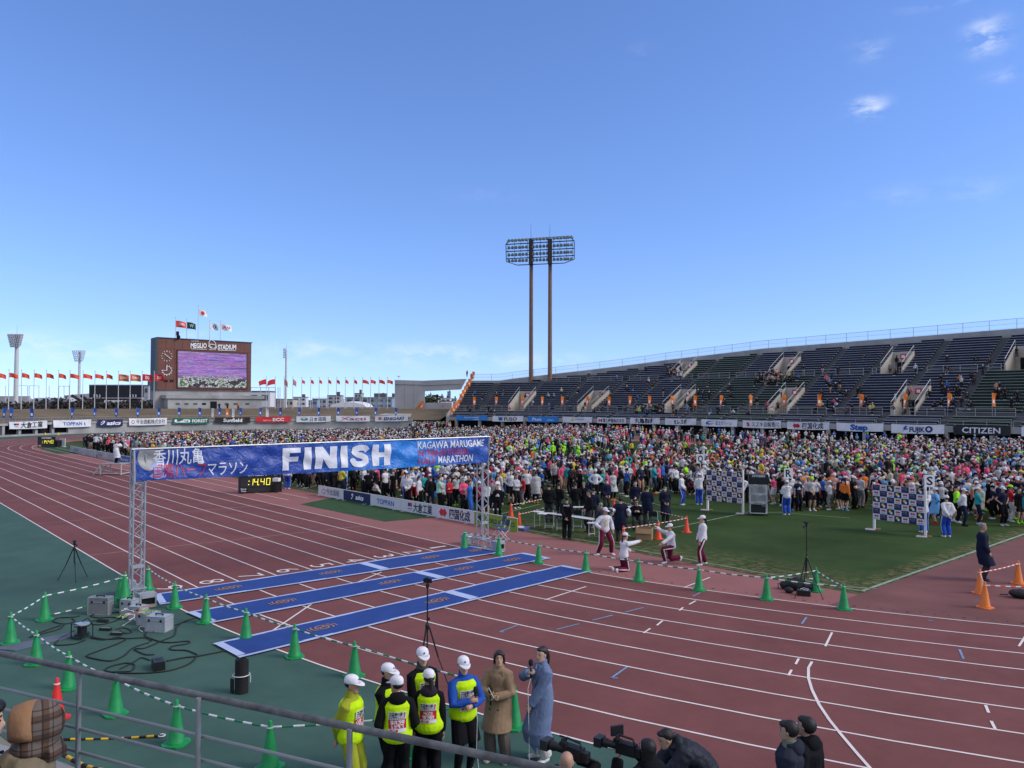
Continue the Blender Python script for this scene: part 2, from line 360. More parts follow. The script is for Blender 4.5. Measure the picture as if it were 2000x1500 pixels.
# ================================================================ far stand, bank, scoreboards, floodlights, flags, banners, city
M_conc = mat('weathered concrete', (.33, .33, .325), .9, noise=(.35, .25), bump=(6, .2))
M_concd = mat('dark stained concrete', (.10, .105, .11), .92, noise=(.4, .25), bump=(6, .2))
M_concl = mat('pale concrete', (.42, .39, .34), .9, noise=(.5, .15), bump=(6, .2))
M_seatn = mat('blue grey sunlit plank', (.40, .43, .50), .7, noise=(1, .15))  # blue grey seats, with sunlight on their tops put into the colour
M_seatd = mat('navy bench shadow', (.012, .016, .034), .8, noise=(1, .2))  # near-black navy: the shadow under the seats is put into the colour
M_seatg = mat('green grey sunlit plank', (.33, .39, .35), .7, noise=(1, .15))  # green seats, their tops paled in the colour as if sunlit
M_seatgd = mat('dark green bench shadow', (.010, .022, .016), .8, noise=(1, .2))  # shadow under the green seats, as a dark colour
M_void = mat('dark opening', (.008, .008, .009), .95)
M_rail = mat('galvanised rail', (.33, .35, .37), .5, metal=.3, noise=(5, .15))
M_steel = mat('grey painted steel', (.55, .56, .58), .5, noise=(2, .1))
M_white = mat('white vinyl', (.72, .72, .74), .6, noise=(.8, .05))
M_black = mat('black vinyl', (.016, .017, .018), .6, noise=(.8, .2))
M_navy = mat('navy vinyl', (.012, .018, .085), .5, noise=(.8, .1))
M_ink = mat('black lettering', (.016, .018, .03), .6); M_inkw = mat('white lettering', (.8, .8, .82), .5); M_inkr = mat('red lettering', (.50, .02, .035), .5)
M_inkb = mat('blue lettering', (.02, .10, .38), .5); M_inkn = mat('navy lettering', (.02, .03, .16), .5); M_inkg = mat('green lettering', (.03, .28, .25), .5); M_inkm = mat('magenta lettering', (.42, .03, .20), .5)
FR = 53.1
def SP(t, s):
    if t <= 100: return Vector((20-t, 91+s, 0))
    a = math.pi/2+(t-100)/FR; return Vector((-80+(FR+s)*math.cos(a), Rt+(FR+s)*math.sin(a), 0))
T0, T1 = -25.0, 132.6
_tt = [-25, 35, 77, 99, 116.7, 125, 132.6]; _ss = [28.6, 28.3, 26.6, 24.0, 20.0, 17.9, 16.9]
def stop(t):
    for i in range(len(_tt)-1):
        if t <= _tt[i+1]: 
            k = (t-_tt[i])/(_tt[i+1]-_tt[i]); return _ss[i]*(1-k)+_ss[i+1]*k
    return _ss[-1]
def zat(s):
    if s < .4: return 2.5
    if s < 4.0: return 2.6+int((s-.4)/.75+1e-6)*.33
    if s < 6.0: return 4.0
    if s < 16.5: return 4.43+int((s-6)/.75+1e-6)*.43
    if s < 18: return 10.3
    return 10.73+int((s-18)/.75+1e-6)*.43
rows = [(.4+.75*i, 2.6+.33*i, 'L') for i in range(4)]+[(6+.75*i, 4.43+.43*i, 'M') for i in range(14)]+[(18+.75*i, 10.73+.43*i, 'U') for i in range(15)]
VOM = []
for px, s0, s1 in ((1765, 6.0, 11.5), (1520, 6, 11.5), (1310, 6, 11.5), (1143, 6, 11.5), (1009, 6, 11.5)):
    p = aty(px, 795, 97.2) if px > 1180 else atr(px, 795, FR+6.2); VOM.append((p, s0, s1))
for px in (1742, 1522, 1322, 1990):
    p = aty(px, 722, 109.2); VOM.append((p, 18.0, 22.6))
def tof(p):
    if p.x > -80: return 20-p.x
    a = math.atan2(p.y-Rt, p.x+80); return 100+(a-math.pi/2)*FR
VOM = [(tof(p), s0, s1) for p, s0, s1 in VOM]
VW = 1.75          # half width of a stair entrance
ts = [T0+i*(T1-T0)/78 for i in range(79)]
def spans(s, t0=T0, t1=T1, wide=0.0):
    """pieces of a row at depth s that are not cut by an entrance or by the curved top"""
    cuts = sorted((t-VW-wide, t+VW+wide) for t, a, b in VOM if a-.01 <= s < b)
    te = t1
    if s > 16.8:
        while te > t0 and stop(te) < s+.75: te -= .5
    outp = []; a = t0
    for c0_, c1_ in cuts:
        if c0_ > a: outp.append((a, min(c0_, te)))
        a = max(a, c1_)
    if a < te: outp.append((a, te))
    return [(x, y) for x, y in outp if y-x > .3]
def pathpts(a, b, step=2.2):
    n = max(1, int((b-a)/step)) if b > 98 else 1; return [a+(b-a)*i/n for i in range(n+1)]
def sweep(mb, a, b, prof, m=0):
    """sweep a closed (s, z) profile along the stand from a to b"""
    tp = pathpts(a, b); n = len(prof); o = len(mb.v)
    for t in tp:
        for s_, z_ in prof: p = SP(t, s_); mb.v.append((p.x, p.y, z_))
    for i in range(len(tp)-1):
        for j in range(n):
            j2 = (j+1) % n; mb.f.append((o+i*n+j, o+i*n+j2, o+(i+1)*n+j2, o+(i+1)*n+j)); mb.m.append(m)
    mb.f.append(tuple(o+j for j in reversed(range(n)))); mb.m.append(m); mb.f.append(tuple(o+(len(tp)-1)*n+j for j in range(n))); mb.m.append(m)
stand = thing('grandstand', 'long open concrete grandstand with rows of blue and green benches beyond the track', 'grandstand', (0, 0, 0))
mb = MB()
for s, z, tier in rows:
    for a, b in spans(s): sweep(mb, a, b, [(s, z-.45), (s, z), (s+.76, z), (s+.76, z-.45)])
sweep(mb, T0, T1, [(3.4, 3.5), (3.4, 4.0), (6.02, 4.0), (6.02, 3.5)])
sweep(mb, T0, T1, [(16.5, 9.8), (16.5, 10.3), (18.02, 10.3), (18.02, 9.8)])
# ground under the rows (closed underside) and end wall
mb.build('terrace', M_concd, stand)
mb = MB()
sweep(mb, T0, T1, [(0, 1.95), (0, 2.75), (.39, 2.75), (.39, 1.95)])
for i in range(30):
    t = T0+2+i*5.3; p = SP(t, .25); q = SP(t, 1.0); mb.beam((p.x, p.y, 0), (p.x, p.y, 1.95), .5, .5)
sweep(mb, T0, T1, [(.05, -.01), (.05, .35), (.3, .35), (.3, -.01)])
mb.build('front_wall', M_conc, stand)
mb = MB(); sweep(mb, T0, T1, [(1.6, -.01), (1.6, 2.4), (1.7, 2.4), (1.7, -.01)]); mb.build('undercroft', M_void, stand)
# benches in blocks between the stair aisles
AIS = [T0+3.0+8.3*i for i in range(20)]
def green(t, tier):
    x = 20-t
    if tier == 'U': return -72 < x < -55
    if tier == 'M': return -62 < x < -45 or x > -17
    return -60 < x < -44 or x > -16
for tier in 'LMU':
    for i in range(len(AIS)-1):
        a0, b0 = AIS[i]+.65, AIS[i+1]-.65
        if a0 > T1: continue
        mb = MB()
        for s, z, tr in rows:
            if tr != tier: continue
            for a, b in spans(s, a0, min(b0, T1-.4), .15):
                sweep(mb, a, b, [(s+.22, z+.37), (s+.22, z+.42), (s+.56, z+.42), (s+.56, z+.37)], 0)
                sweep(mb, a, b, [(s+.30, z+.02), (s+.30, z+.35), (s+.36, z+.35), (s+.36, z+.02)], 1)  # dark strip stands in for the shadow below the plank
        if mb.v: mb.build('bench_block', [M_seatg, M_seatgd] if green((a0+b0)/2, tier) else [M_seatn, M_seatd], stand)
# stair entrances cut into the rows
for t, s0, s1 in VOM:
    mb = MB(); zb = zat(s0-.1); zt = zat(s1-.1)+.9
    P_ = lambda tt, s_, z_: (*SP(tt, s_)[:2], z_)
    for sg in (-1, 1):
        e = t+sg*VW; i_ = e-sg*.2
        mb.add([P_(e, s0-.1, zb), P_(e, s1, zb), P_(e, s1, zt), P_(e, s0-.1, zb+1.0), P_(i_, s0-.1, zb), P_(i_, s1, zb), P_(i_, s1, zt), P_(i_, s0-.1, zb+1.0)],
               [(0, 1, 2, 3), (7, 6, 5, 4), (0, 3, 7, 4), (3, 2, 6, 7), (2, 1, 5, 6)])
        mb.tube([P_(e-sg*.1, s0-.1, zb+1.9), P_(e-sg*.1, s1, zt+.9)], .035, 5, 2); mb.tube([P_(e-sg*.1, s0-.1, zb+1.0), P_(e-sg*.1, s0-.1, zb+1.9)], .03, 5, 2); mb.tube([P_(e-sg*.1, s1, zt), P_(e-sg*.1, s1, zt+.9)], .03, 5, 2)
    mb.add([P_(t-VW, s1, zb), P_(t+VW, s1, zb), P_(t+VW, s1, zt), P_(t-VW, s1, zt), P_(t-VW, s1+.2, zb), P_(t+VW, s1+.2, zb), P_(t+VW, s1+.2, zt), P_(t-VW, s1+.2, zt)], [(0, 1, 2, 3), (3, 2, 6, 7), (7, 6, 5, 4)])
    mb.add([P_(t-VW, s0-.1, zb+.02), P_(t+VW, s0-.1, zb+.02), P_(t+VW, s1, zb+.02), P_(t-VW, s1, zb+.02)], [(0, 1, 2, 3)])
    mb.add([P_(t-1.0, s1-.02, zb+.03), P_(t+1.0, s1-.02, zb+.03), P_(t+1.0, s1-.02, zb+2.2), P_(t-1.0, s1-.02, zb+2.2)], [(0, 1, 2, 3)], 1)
    c = SP(t-.2, s1-.04); mb.add([P_(t-.45, s1-.04, zt-1.25), P_(t+.45, s1-.04, zt-1.25), P_(t+.45, s1-.04, zt-.4), P_(t-.45, s1-.04, zt-.4)], [(0, 1, 2, 3)], 3)
    mb.add([P_(t-.25, s1-.05, zt-1.05), P_(t+.25, s1-.05, zt-1.05), P_(t+.25, s1-.05, zt-.6), P_(t-.25, s1-.05, zt-.6)], [(0, 1, 2, 3)], 4)
    mb.build('stair_entrance', [M_concl, M_void, M_rail, M_inkr, M_inkw], stand)
def railing(mb, a, b, s, z, h=1.05, step=1.9, r=.035, mid=True):
    tp = [a+(b-a)*i/max(1, int((b-a)/step)) for i in range(max(1, int((b-a)/step))+1)]
    for t in tp: p = SP(t, s); mb.tube([(p.x, p.y, z), (p.x, p.y, z+h)], r, 4)
    for hh in ((h, h*.5) if mid else (h,)): mb.tube([(*SP(t, s)[:2], z+hh) for t in tp], r, 4)
for i in range(len(AIS)-1):
    a, b = AIS[i]+.7, min(AIS[i+1]-.7, T1)
    if a > T1-1: continue
    mb = MB(); railing(mb, a, b, 4.05, 4.0); mb.build('walkway_rail', M_rail, stand)
    for x, y in spans(18.5, a, b): mb = MB(); railing(mb, x, y, 16.6, 10.3, 1.1); mb.build('walkway_rail', M_rail, stand)
    mb = MB(); railing(mb, a-.6, b+.6, .2, 2.75, .75, 2.2, .028, False); mb.build('front_rail', M_rail, stand)
mb = MB(); k = 60; top = []
for i in range(k+1):
    t = T0+(T1-T0)*i/k; s = stop(t)+.1; p, q = SP(t, s), SP(t, s+.3); z = 10.73+.573*(s-18)+.65 if s > 18 else 10.95
    top.append((p, q, z))
for i in range(k):
    (p, q, z), (p2, q2, z2) = top[i], top[i+1]
    mb.add([(p.x, p.y, z-1.5), (p2.x, p2.y, z2-1.5), (p2.x, p2.y, z2), (p.x, p.y, z), (q.x, q.y, z-14), (q2.x, q2.y, z2-14), (q2.x, q2.y, z2), (q.x, q.y, z)], [(0, 1, 2, 3), (3, 2, 6, 7), (7, 6, 5, 4)])
p, q = SP(T1, 0), SP(T1, stop(T1))
for wd in (0, .3):
    pass
d = (q-p).normalized(); n_ = Vector((d.y, -d.x, 0))*.35
prof = [(0, 2.6), (.4, 3.3), (4, 4.7), (6, 4.9), (16.6, 11.2), (17.0, 11.3)]
vs = []
for s_, z_ in prof: a = SP(T1, s_); vs += [(a.x, a.y, z_), (a.x-n_.x, a.y-n_.y, z_), (a.x, a.y, -.01), (a.x-n_.x, a.y-n_.y, -.01)]
for i in range(len(prof)-1):
    o = 4*i; mb.add([vs[o+j] for j in range(8)], [(0, 4, 5, 1), (0, 2, 6, 4), (1, 5, 7, 3)])
mb.add([vs[0], vs[1], vs[3], vs[2]], [(0, 1, 2, 3)])
mb.build('parapet', M_conc, stand)
mb = MB(); n_p = 42
for i in range(n_p+1):
    t = T0+(T1-T0)*i/n_p; s = stop(t)+.25; p = SP(t, s); z = 10.73+.573*(s-.15-18)+.65 if s > 18.15 else 10.95
    mb.tube([(p.x, p.y, z), (p.x, p.y, z+1.55)], .04, 5)
pp = []
for i in range(k+1):
    t = T0+(T1-T0)*i/k; s = stop(t)+.25; p = SP(t, s); z = 10.73+.573*(s-.15-18)+.65 if s > 18.15 else 10.95; pp.append((p.x, p.y, z))
for h in (1.55, .1, .8): mb.tube([(x, y, z+h) for x, y, z in pp], .03 if h > 1 else .016, 4)
M_mesh = mat('fine wire mesh', (.4, .44, .5), .6, alpha=.16)
for i in range(k):
    a, b = pp[i], pp[i+1]; mb.add([(a[0], a[1], a[2]+.1), (b[0], b[1], b[2]+.1), (b[0], b[1], b[2]+1.53), (a[0], a[1], a[2]+1.53)], [(0, 1, 2, 3)], 1)
mb.build('top_fence', [M_rail, M_mesh], stand)
# ---------------------------------------------------------------- banners hung along the stand and the bank
def hung(px0, px1, y0t, y0b, y1t, y1b, bg, label, deco, where, name='sponsor_banner', group='sponsor banners hung along the outer wall'):
    fnp = (lambda x, y: aty(x, y, 90.9)) if where == 'S' else (lambda x, y: atr(x, y, 52.98 if where == 'C' else 55.2))
    A, B, Cc, D = fnp(px0, y0b), fnp(px1, y1b), fnp(px1, y1t), fnp(px0, y0t); wd = (B-A).length; ht = (D-A).length
    nrm = (B-A).cross(D-A).normalized()
    if nrm.dot(CAM-A) < 0: nrm = -nrm
    ph = rnd.random()*6
    def S_(u, v, off=0.0):       # u 0..1, v 0..1
        p = A*(1-u)*(1-v)+B*u*(1-v)+Cc*u*v+D*(1-u)*v
        sag = -.05*math.sin(math.pi*u)*(1.0)
        wob = .035*math.sin(9*u+3*v+ph)+.025*math.sin(23*u-4*v+ph*2)
        return p+nrm*(wob+off)+Vector((0, 0, sag))
    o = thing(name, label, 'banner', A*.5+B*.5, 0, group); base = o.location
    mb = MB(); mb.grid(lambda u, v: S_(u, v, .02)-base, 24, 4); mb.grid(lambda u, v: S_(1-u, v, 0)-base, 24, 4)
    mb.build('cloth', bg, o, 'all')
    mb = MB(); mats = []
    for d_ in deco:
        if d_[3] not in mats: mats.append(d_[3])
    for kind, u0, u1, m_, *rest in deco:
        mi = mats.index(m_)
        if kind == 'T':
            body, v0, v1, bold = rest[0], rest[1], rest[2], (rest[3] if len(rest) > 3 else .02); sh = rest[4] if len(rest) > 4 else 0
            mb.text(body, lambda u, v: S_(u, v, .045)-base, mi, h=(v1-v0), bold=bold, shear=sh, fit=(u0, u1)); 
            nadd = 0
            # shift in v
            vs_, fs_, w_ = text2d(body, bold, sh); n_ = len(vs_)
            kx = (u1-u0)/max(w_, 1e-6)
            for q in range(n_): x_, y_ = vs_[q]; mb.v[len(mb.v)-n_+q] = tuple(S_(u0+x_*kx, v0+y_*(v1-v0), .045)-base)
        elif kind == 'P':        # polygon in (u, v)
            mb.poly([S_(u, v, rest[1] if len(rest) > 1 else .045)-base for u, v in rest[0]], mi)
        elif kind == 'C':
            v0, v1 = rest; mb.poly([S_((u0+u1)/2+(u1-u0)/2*math.cos(a), (v0+v1)/2+(v1-v0)/2*math.sin(a), .042)-base for a in [i*math.pi/9 for i in range(18)]], mi)
    mb.build('lettering', mats, o)
    for u in (0.02, .98): 
        for v in (.04, .96): q = S_(u, v, 0)-base; MB().tube([q, q-nrm*.45+Vector((0, 0, .12 if v > .5 else -.3))], .018, 4).build('cord', M_rail, o)
    return o
M_gv = mat('green vinyl', (.022, .13, .085), .55, noise=(.8, .1)); M_rv = mat('red vinyl', (.55, .025, .035), .55, noise=(.8, .1)); M_bv = mat('sky blue vinyl', (.02, .22, .62), .55, noise=(.8, .1)); M_kv = mat('black cloth', (.018, .02, .022), .7, noise=(.8, .2))
M_org = mat('orange cloth', (.72, .17, .012), .75, noise=(2, .1)); M_yel = mat('yellow print', (.75, .55, .03), .6)
rect = lambda a, b, c, d: [(a, c), (b, c), (b, d), (a, d)]
B_ = 'B'
hung(18, 92, 824, 838, 821, 836, M_white, 'white banner with two-colour flag mark and four black characters on the bank wall', [('P', 0, 0, M_inkn, rect(.12, .18, .5, .76)), ('P', 0, 0, M_inkr, rect(.18, .24, .5, .76)), ('P', 0, 0, M_ink, rect(.13, .23, .26, .34)), ('T', .29, .88, M_ink, '大倉工業', .2, .82, .03)], B_)
hung(104, 178, 821, 835, 819, 833, M_white, 'white banner with blue serif lettering at left end of the bank', [('T', .25, .75, M_inkb, 'TOPPAN', .28, .74, .03), ('P', 0, 0, M_inkn, rect(.81, .835, .2, .62))], B_)
hung(191, 239.5, 819, 833, 818.5, 832, M_navy, 'navy banner with white swirl and bold lowercase lettering on the bank wall', [('T', .34, .92, M_inkw, 'asics', .24, .78, .05, .2), ('P', 0, 0, M_inkw, [(.1, .25), (.14, .2), (.2, .35), (.28, .62), (.27, .8), (.2, .82), (.13, .6), (.1, .4), (.14, .5), (.2, .72), (.24, .7), (.2, .5), (.14, .32)])], B_)
hung(252, 326, 817, 831, 816, 829, M_white, 'white banner with red ring mark and a long row of grey characters', [('C', .06, .14, M_inkr, .24, .76), ('C', .075, .125, M_white, .34, .66), ('T', .18, .95, M_ink, '今治造船株式会社', .24, .76, .01)], B_)
hung(338, 408.5, 816, 828, 815.5, 827, M_gv, 'dark green banner with a white pill shape and white capitals', [('P', 0, 0, M_inkw, [(.42+.045*math.cos(a)if abs(a) < math.pi/2 else .08+.045*math.cos(a), .5+.26*math.sin(a)) for a in [(-90+i*15)*math.pi/180 for i in range(24)]]), ('T', .1, .41, M_gv, 'SOLABLE', .36, .64, .02), ('T', .52, .95, M_inkw, 'FOREST', .26, .76, .04)], B_)
hung(420, 488.5, 815, 826, 814.5, 826, M_kv, 'black banner with white rounded lettering on the bank wall', [('T', .23, .77, M_inkw, 'Sunfield', .22, .82, .04), ('C', .8, .83, M_inkr, .5, .7)], B_)
hung(500.5, 568, 814, 825, 813, 824, M_rv, 'red banner with white capitals on the bank wall', [('T', .2, .44, M_inkw, 'English School', .3, .5, .0), ('T', .47, .8, M_inkw, 'ECC', .24, .76, .05)], B_)
hung(579, 646, 813, 824.5, 812.5, 823.5, M_white, 'white banner with green loop mark and four dark characters', [('C', .12, .34, M_inkg, .3, .8), ('C', .17, .27, M_white, .5, .72), ('P', 0, 0, M_inkb, [(.16, .3), (.3, .38), (.34, .5), (.2, .45)]), ('T', .39, .87, M_inkn, '日本道路', .2, .78, .01)], B_)
hung(656.5, 722.5, 812, 823, 812, 823, M_white, 'white banner with magenta curved lettering', [('T', .13, .88, M_inkm, 'Xacti', .24, .8, .02)], B_)
hung(732.5, 797, 812, 823, 811.5, 822, M_white, 'white banner with red lens mark and slanted navy capitals', [('C', .1, .2, M_inkr, .22, .8), ('P', 0, 0, M_white, rect(.145, .155, .2, .82), .05), ('T', .26, .88, M_inkn, 'ISHIGAKI', .22, .78, .05, .25)], B_)
G2 = 'sponsor banners hung along the far stand'
hung(891, 952, 812, 820.5, 812, 821, M_bv, 'blue banner with white slanted lettering above a wave, under the end of the stand', [('T', .25, .75, M_inkw, 'POCARI SWEAT', .5, .8, .02, .3), ('P', 0, 0, M_inkw, [(.48, .2), (.6, .12), (.75, .16), (.72, .3), (.6, .22)])], 'C', group=G2)
hung(962, 1022, 812.5, 823, 812.5, 823, M_white, 'white banner with blue checked square and black capitals', [('P', 0, 0, M_inkb, rect(.2, .33, .2, .82)), ('P', 0, 0, M_white, rect(.25, .29, .42, .6), .05), ('T', .38, .8, M_ink, 'FUSO', .18, .82, .03)], 'C', group=G2)
hung(1031, 1090, 813, 824, 813.5, 824.5, M_bv, 'blue banner with white lettering beside the blue check banner', [('T', .14, .46, M_inkw, 'Pikara', .26, .8, .04, .2), ('T', .66, .86, M_inkw, 'STNet', .28, .5)], 'C', group=G2)
hung(1099, 1156.5, 814, 825, 814.5, 825.5, M_white, 'white banner with yellow round mark and pale blue lettering', [('C', .30, .38, M_yel, .3, .8), ('T', .42, .74, M_inkb, 'yokohama', .5, .82, .0)], 'C', group=G2)
hung(1167, 1222.5, 815.5, 826, 816, 827, M_white, 'white banner with red double mark and a long row of black characters', [('C', .04, .1, M_inkr, .2, .8), ('C', .11, .18, M_inkr, .2, .8), ('T', .2, .95, M_ink, '富士産業株式会社', .22, .78, .02)], 'S', group=G2)
hung(1231, 1288.5, 815.5, 827.5, 816, 828, M_white, 'white banner with four brush style black characters', [('T', .15, .85, M_ink, '丸亀製麺', .2, .82, .03)], 'S', group=G2)
hung(1299, 1360, 817, 829.5, 817.5, 830, M_white, 'white banner with four heavy black kana', [('T', .29, .7, M_ink, 'セレスポ', .2, .8, .05)], 'S', group=G2)
hung(1370, 1440, 819, 832, 820, 833.5, M_white, 'white banner with blue swoosh and grey blue lettering', [('P', 0, 0, M_inkb, [(.14, .3), (.2, .26), (.3, .34), (.36, .5), (.28, .42), (.18, .5), (.24, .72), (.34, .78), (.22, .84), (.13, .6)]), ('T', .4, .86, M_inkb, '富士クリーン', .3, .74, .0)], 'S', group=G2)
hung(1450.5, 1525.5, 821, 835, 822, 836.5, M_white, 'white banner with red zigzag mark and a row of grey characters', [('P', 0, 0, M_inkr, [(.1, .6), (.14, .82), (.19, .6), (.15, .52), (.2, .42), (.15, .2), (.1, .4), (.15, .48)]), ('T', .25, .95, M_ink, 'スズキ自販香川', .24, .78, .01)], 'S', group=G2)
hung(1537.5, 1620, 823.5, 838, 824.5, 839.5, M_white, 'white banner with red double hexagon and four square black characters', [('P', 0, 0, M_inkr, [(.13, .5), (.18, .82), (.225, .7), (.27, .82), (.32, .5), (.27, .18), (.225, .3), (.18, .18)]), ('T', .37, .86, M_ink, '四国化成', .2, .82, .03)], 'S', group=G2)
hung(1634, 1725.5, 825.5, 841, 827, 843, M_white, 'white banner with bold blue rounded lettering', [('T', .3, .68, M_inkb, 'Step', .18, .86, .08)], 'S', group=G2)
hung(1741, 1844.5, 828, 845.5, 829.5, 847.5, M_white, 'white banner with blue wing mark and dark capitals ending in a ring', [('P', 0, 0, M_inkb, [(.21, .2), (.25, .5), (.22, .52), (.27, .84), (.31, .84), (.28, .56), (.33, .6), (.3, .42), (.26, .4)]), ('T', .35, .65, M_inkn, 'FUJIK', .2, .74, .05), ('C', .65, .79, M_inkn, .14, .86), ('C', .69, .75, M_white, .34, .66)], 'S', group=G2)
hung(1862, 1974, 830, 848, 832, 851, M_kv, 'black banner with large white serif capitals', [('T', .16, .83, M_inkw, 'CITIZEN', .22, .84, .02)], 'S', group=G2)
hung(1995, 2090, 833, 852, 835, 855, M_white, 'white banner cut by the frame beyond the black one', [('T', .3, .7, M_inkb, 'STAR', .2, .8)], 'S', group=G2)
# ---------------------------------------------------------------- bank around the bend
def ring(mb, prof, a0, a1, n, m=0):
    o = len(mb.v); k = len(prof)
    for i in range(n+1):
        a = R(a0+(a1-a0)*i/n)
        for r_, z in prof: mb.v.append((BC.x+r_*math.cos(a), BC.y+r_*math.sin(a), z))
    for i in range(n):
        for j in range(k-1): mb.f.append((o+i*k+j, o+(i+1)*k+j, o+(i+1)*k+j+1, o+i*k+j+1)); mb.m.append(m)
M_bank = mat('dry winter grass', (.135, .105, .065), .95, noise=(.18, .3), bump=(2.5, .5))
mb = MB(); ring(mb, [(55.9, 1.9), (60, 2.6), (66, 3.6), (71, 4.25), (130, 4.4), (160, -.05)], 128, 262, 60); tag(mb.build('grass_bank', M_bank, smooth='all'), kind='structure')
wall = tag(None or thing('retaining_wall', 'low grey concrete retaining wall with dark openings below the grass bank', 'wall'), None)
mb = MB(); ring(mb, [(55.45, 1.75), (55.45, 2.1), (55.95, 2.1), (55.95, 1.7)], 134, 262, 60)
ring(mb, [(55.6, -.02), (55.6, 1.8)], 134, 206, 40); mb.build('wall', M_conc, wall)
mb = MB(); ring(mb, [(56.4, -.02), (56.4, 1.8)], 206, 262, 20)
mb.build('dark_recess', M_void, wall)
mb = MB()
for i in range(14):
    a = R(206+i*3.3); c = BC+Vector((55.8*math.cos(a), 55.8*math.sin(a), .85)); mb.box(c, (.5, .5, 1.8), rz=a)
ring(mb, [(55.6, -.02), (55.6, .25), (56.3, .25)], 206, 262, 20); mb.build('pier', M_conc, wall)
mb = MB()
for i in range(100):
    a = R(134+i*1.2); c = BC+Vector((55.6*math.cos(a), 55.6*math.sin(a), 0)); mb.tube([c+Vector((0, 0, 2.1)), c+Vector((0, 0, 2.95))], .03, 4)
for h in (2.95, 2.5): mb.tube([BC+Vector((55.6*math.cos(R(134+i*2)), 55.6*math.sin(R(134+i*2)), h)) for i in range(61)], .028, 4)
mb.build('rail', M_rail, wall)
# ---------------------------------------------------------------- big scoreboard
X0 = -155.0
def sbp(px, py, off=0.0): p = atx(px, py, X0); return Vector((X0+off, p.y, p.z))
sbo = thing('scoreboard', 'big brown tiled scoreboard with colour screen on a concrete base', 'scoreboard', (X0, 45, 4.2)); ob = sbo.location
M_brown = mat('brown tile cladding', (.155, .060, .042), .6, noise=(.5, .15)); M_slate = mat('slate grey with side shade', (.045, .06, .075), .6)
yl, yr, zb, zt = sbp(307, 760).y, sbp(490, 763).y, sbp(307, 761).z, sbp(307, 660).z
def local(p): return Vector(p)-ob
mb = MB(); mb.box(local((X0-1.6, (yl+yr)/2, (zb+zt)/2)), (3.2, yr-yl, zt-zb)); mb.build('cladding', M_brown, sbo)
mb = MB(); 
for i in range(1, 12): mb.box(local((X0+.01, yl+(yr-yl)*i/12, (zb+zt)/2)), (.02, .06, zt-zb-.1))
for i in range(1, 5): mb.box(local((X0+.012, (yl+yr)/2, zb+(zt-zb)*i/5)), (.02, yr-yl-.1, .05))
mb.build('tile_joint', mat('dark joint', (.10, .038, .028), .8), sbo)
mb = MB(); mb.box(local((X0-1.6, yl-.25, (zb+zt)/2)), (3.4, .5, zt-zb+.2)); mb.box(local((X0-1.5, (yl+yr)/2, zt+.12)), (3.3, yr-yl+.4, .2)); mb.build('side_panel', M_slate, sbo)  # side turned from the sun: its shade is put into the dark colour
mb = MB(); mb.box(local((X0-2.2, (yl+yr)/2-.2, (4.1+zb)/2)), (3.6, yr-yl+.2, zb-4.1)); mb.build('plinth', M_conc, sbo)
ya, yb_ = sbp(320, 780).y, sbp(502, 780).y
mb = MB(); mb.box(local((X0+1.0, (ya+yb_)/2, 5.4)), (3.4, yb_-ya, 2.7)); mb.box(local((X0+1.1, (ya+yb_)/2, 6.85)), (4.0, yb_-ya+1, .75)); 
mb.build('annex', M_conc, sbo)
mb = MB()
for px0, px1, y0, y1 in ((402, 415, 784, 801),): mb.add([local(sbp(px0, y1, 2.72)), local(sbp(px1, y1, 2.72)), local(sbp(px1, y0, 2.72)), local(sbp(px0, y0, 2.72))], [(0, 1, 2, 3)])
mb.add([local(sbp(386, 791, 2.72)), local(sbp(394, 791, 2.72)), local(sbp(394, 787, 2.72)), local(sbp(386, 787, 2.72))], [(0, 1, 2, 3)]); mb.build('doorway', M_void, sbo)
mb = MB()
for px in (335, 352, 369, 430, 447, 470): mb.add([local(sbp(px, 791, 2.72)), local(sbp(px+8, 791, 2.72)), local(sbp(px+8, 787, 2.72)), local(sbp(px, 787, 2.72))], [(0, 1, 2, 3)])
mb.build('window', M_concd, sbo)
# the screen: a glitching picture made of colour bands
ms = bpy.data.materials.new('led screen picture'); ms.use_nodes = True; t = ms.node_tree; b = t.nodes['Principled BSDF']; LK = t.links.new
b.inputs['Base Color'].default_value = (.02, .02, .02, 1); b.inputs['Roughness'].default_value = .6
tcn = N(t, 'ShaderNodeTexCoord')
def nz(scale, det=2, sc=(1, 1, 1), rough=.5):
    mp_ = N(t, 'ShaderNodeMapping'); mp_.inputs['Scale'].default_value = sc; LK(tcn.outputs['Object'], mp_.inputs[0]); n_ = N(t, 'ShaderNodeTexNoise'); n_.inputs['Scale'].default_value = scale; n_.inputs['Detail'].default_value = det; n_.inputs['Roughness'].default_value = rough; LK(mp_.outputs[0], n_.inputs['Vector']); return n_
band = nz(1.0, 6, (.001, .035, 1.3), .8); rp = N(t, 'ShaderNodeValToRGB'); LK(band.outputs['Fac'], rp.inputs[0]); rp.color_ramp.interpolation = 'CONSTANT'
els = rp.color_ramp.elements; cols = [(0, (.01, .01, .015)), (.36, (.03, .02, .05)), (.40, (.02, .20, .05)), (.425, (.20, .01, .55)), (.47, (.45, .25, .50)), (.495, (.20, .22, .38)), (.52, (.01, .01, .02)), (.535, (.42, .01, .40)), (.56, (.02, .35, .22)), (.575, (.16, .02, .50)), (.61, (.40, .42, .10)), (.64, (.01, .01, .02))]
els[0].color = (*cols[0][1], 1); els[1].position = cols[1][0]; els[1].color = (*cols[1][1], 1)
for p_, c_ in cols[2:]: e_ = els.new(p_); e_.color = (*c_, 1)
bl = nz(.42, 5, (.1, 1, 1.9), .7); rp2 = N(t, 'ShaderNodeValToRGB'); LK(bl.outputs['Color'], rp2.inputs[0]); rp2.color_ramp.interpolation = 'CONSTANT'
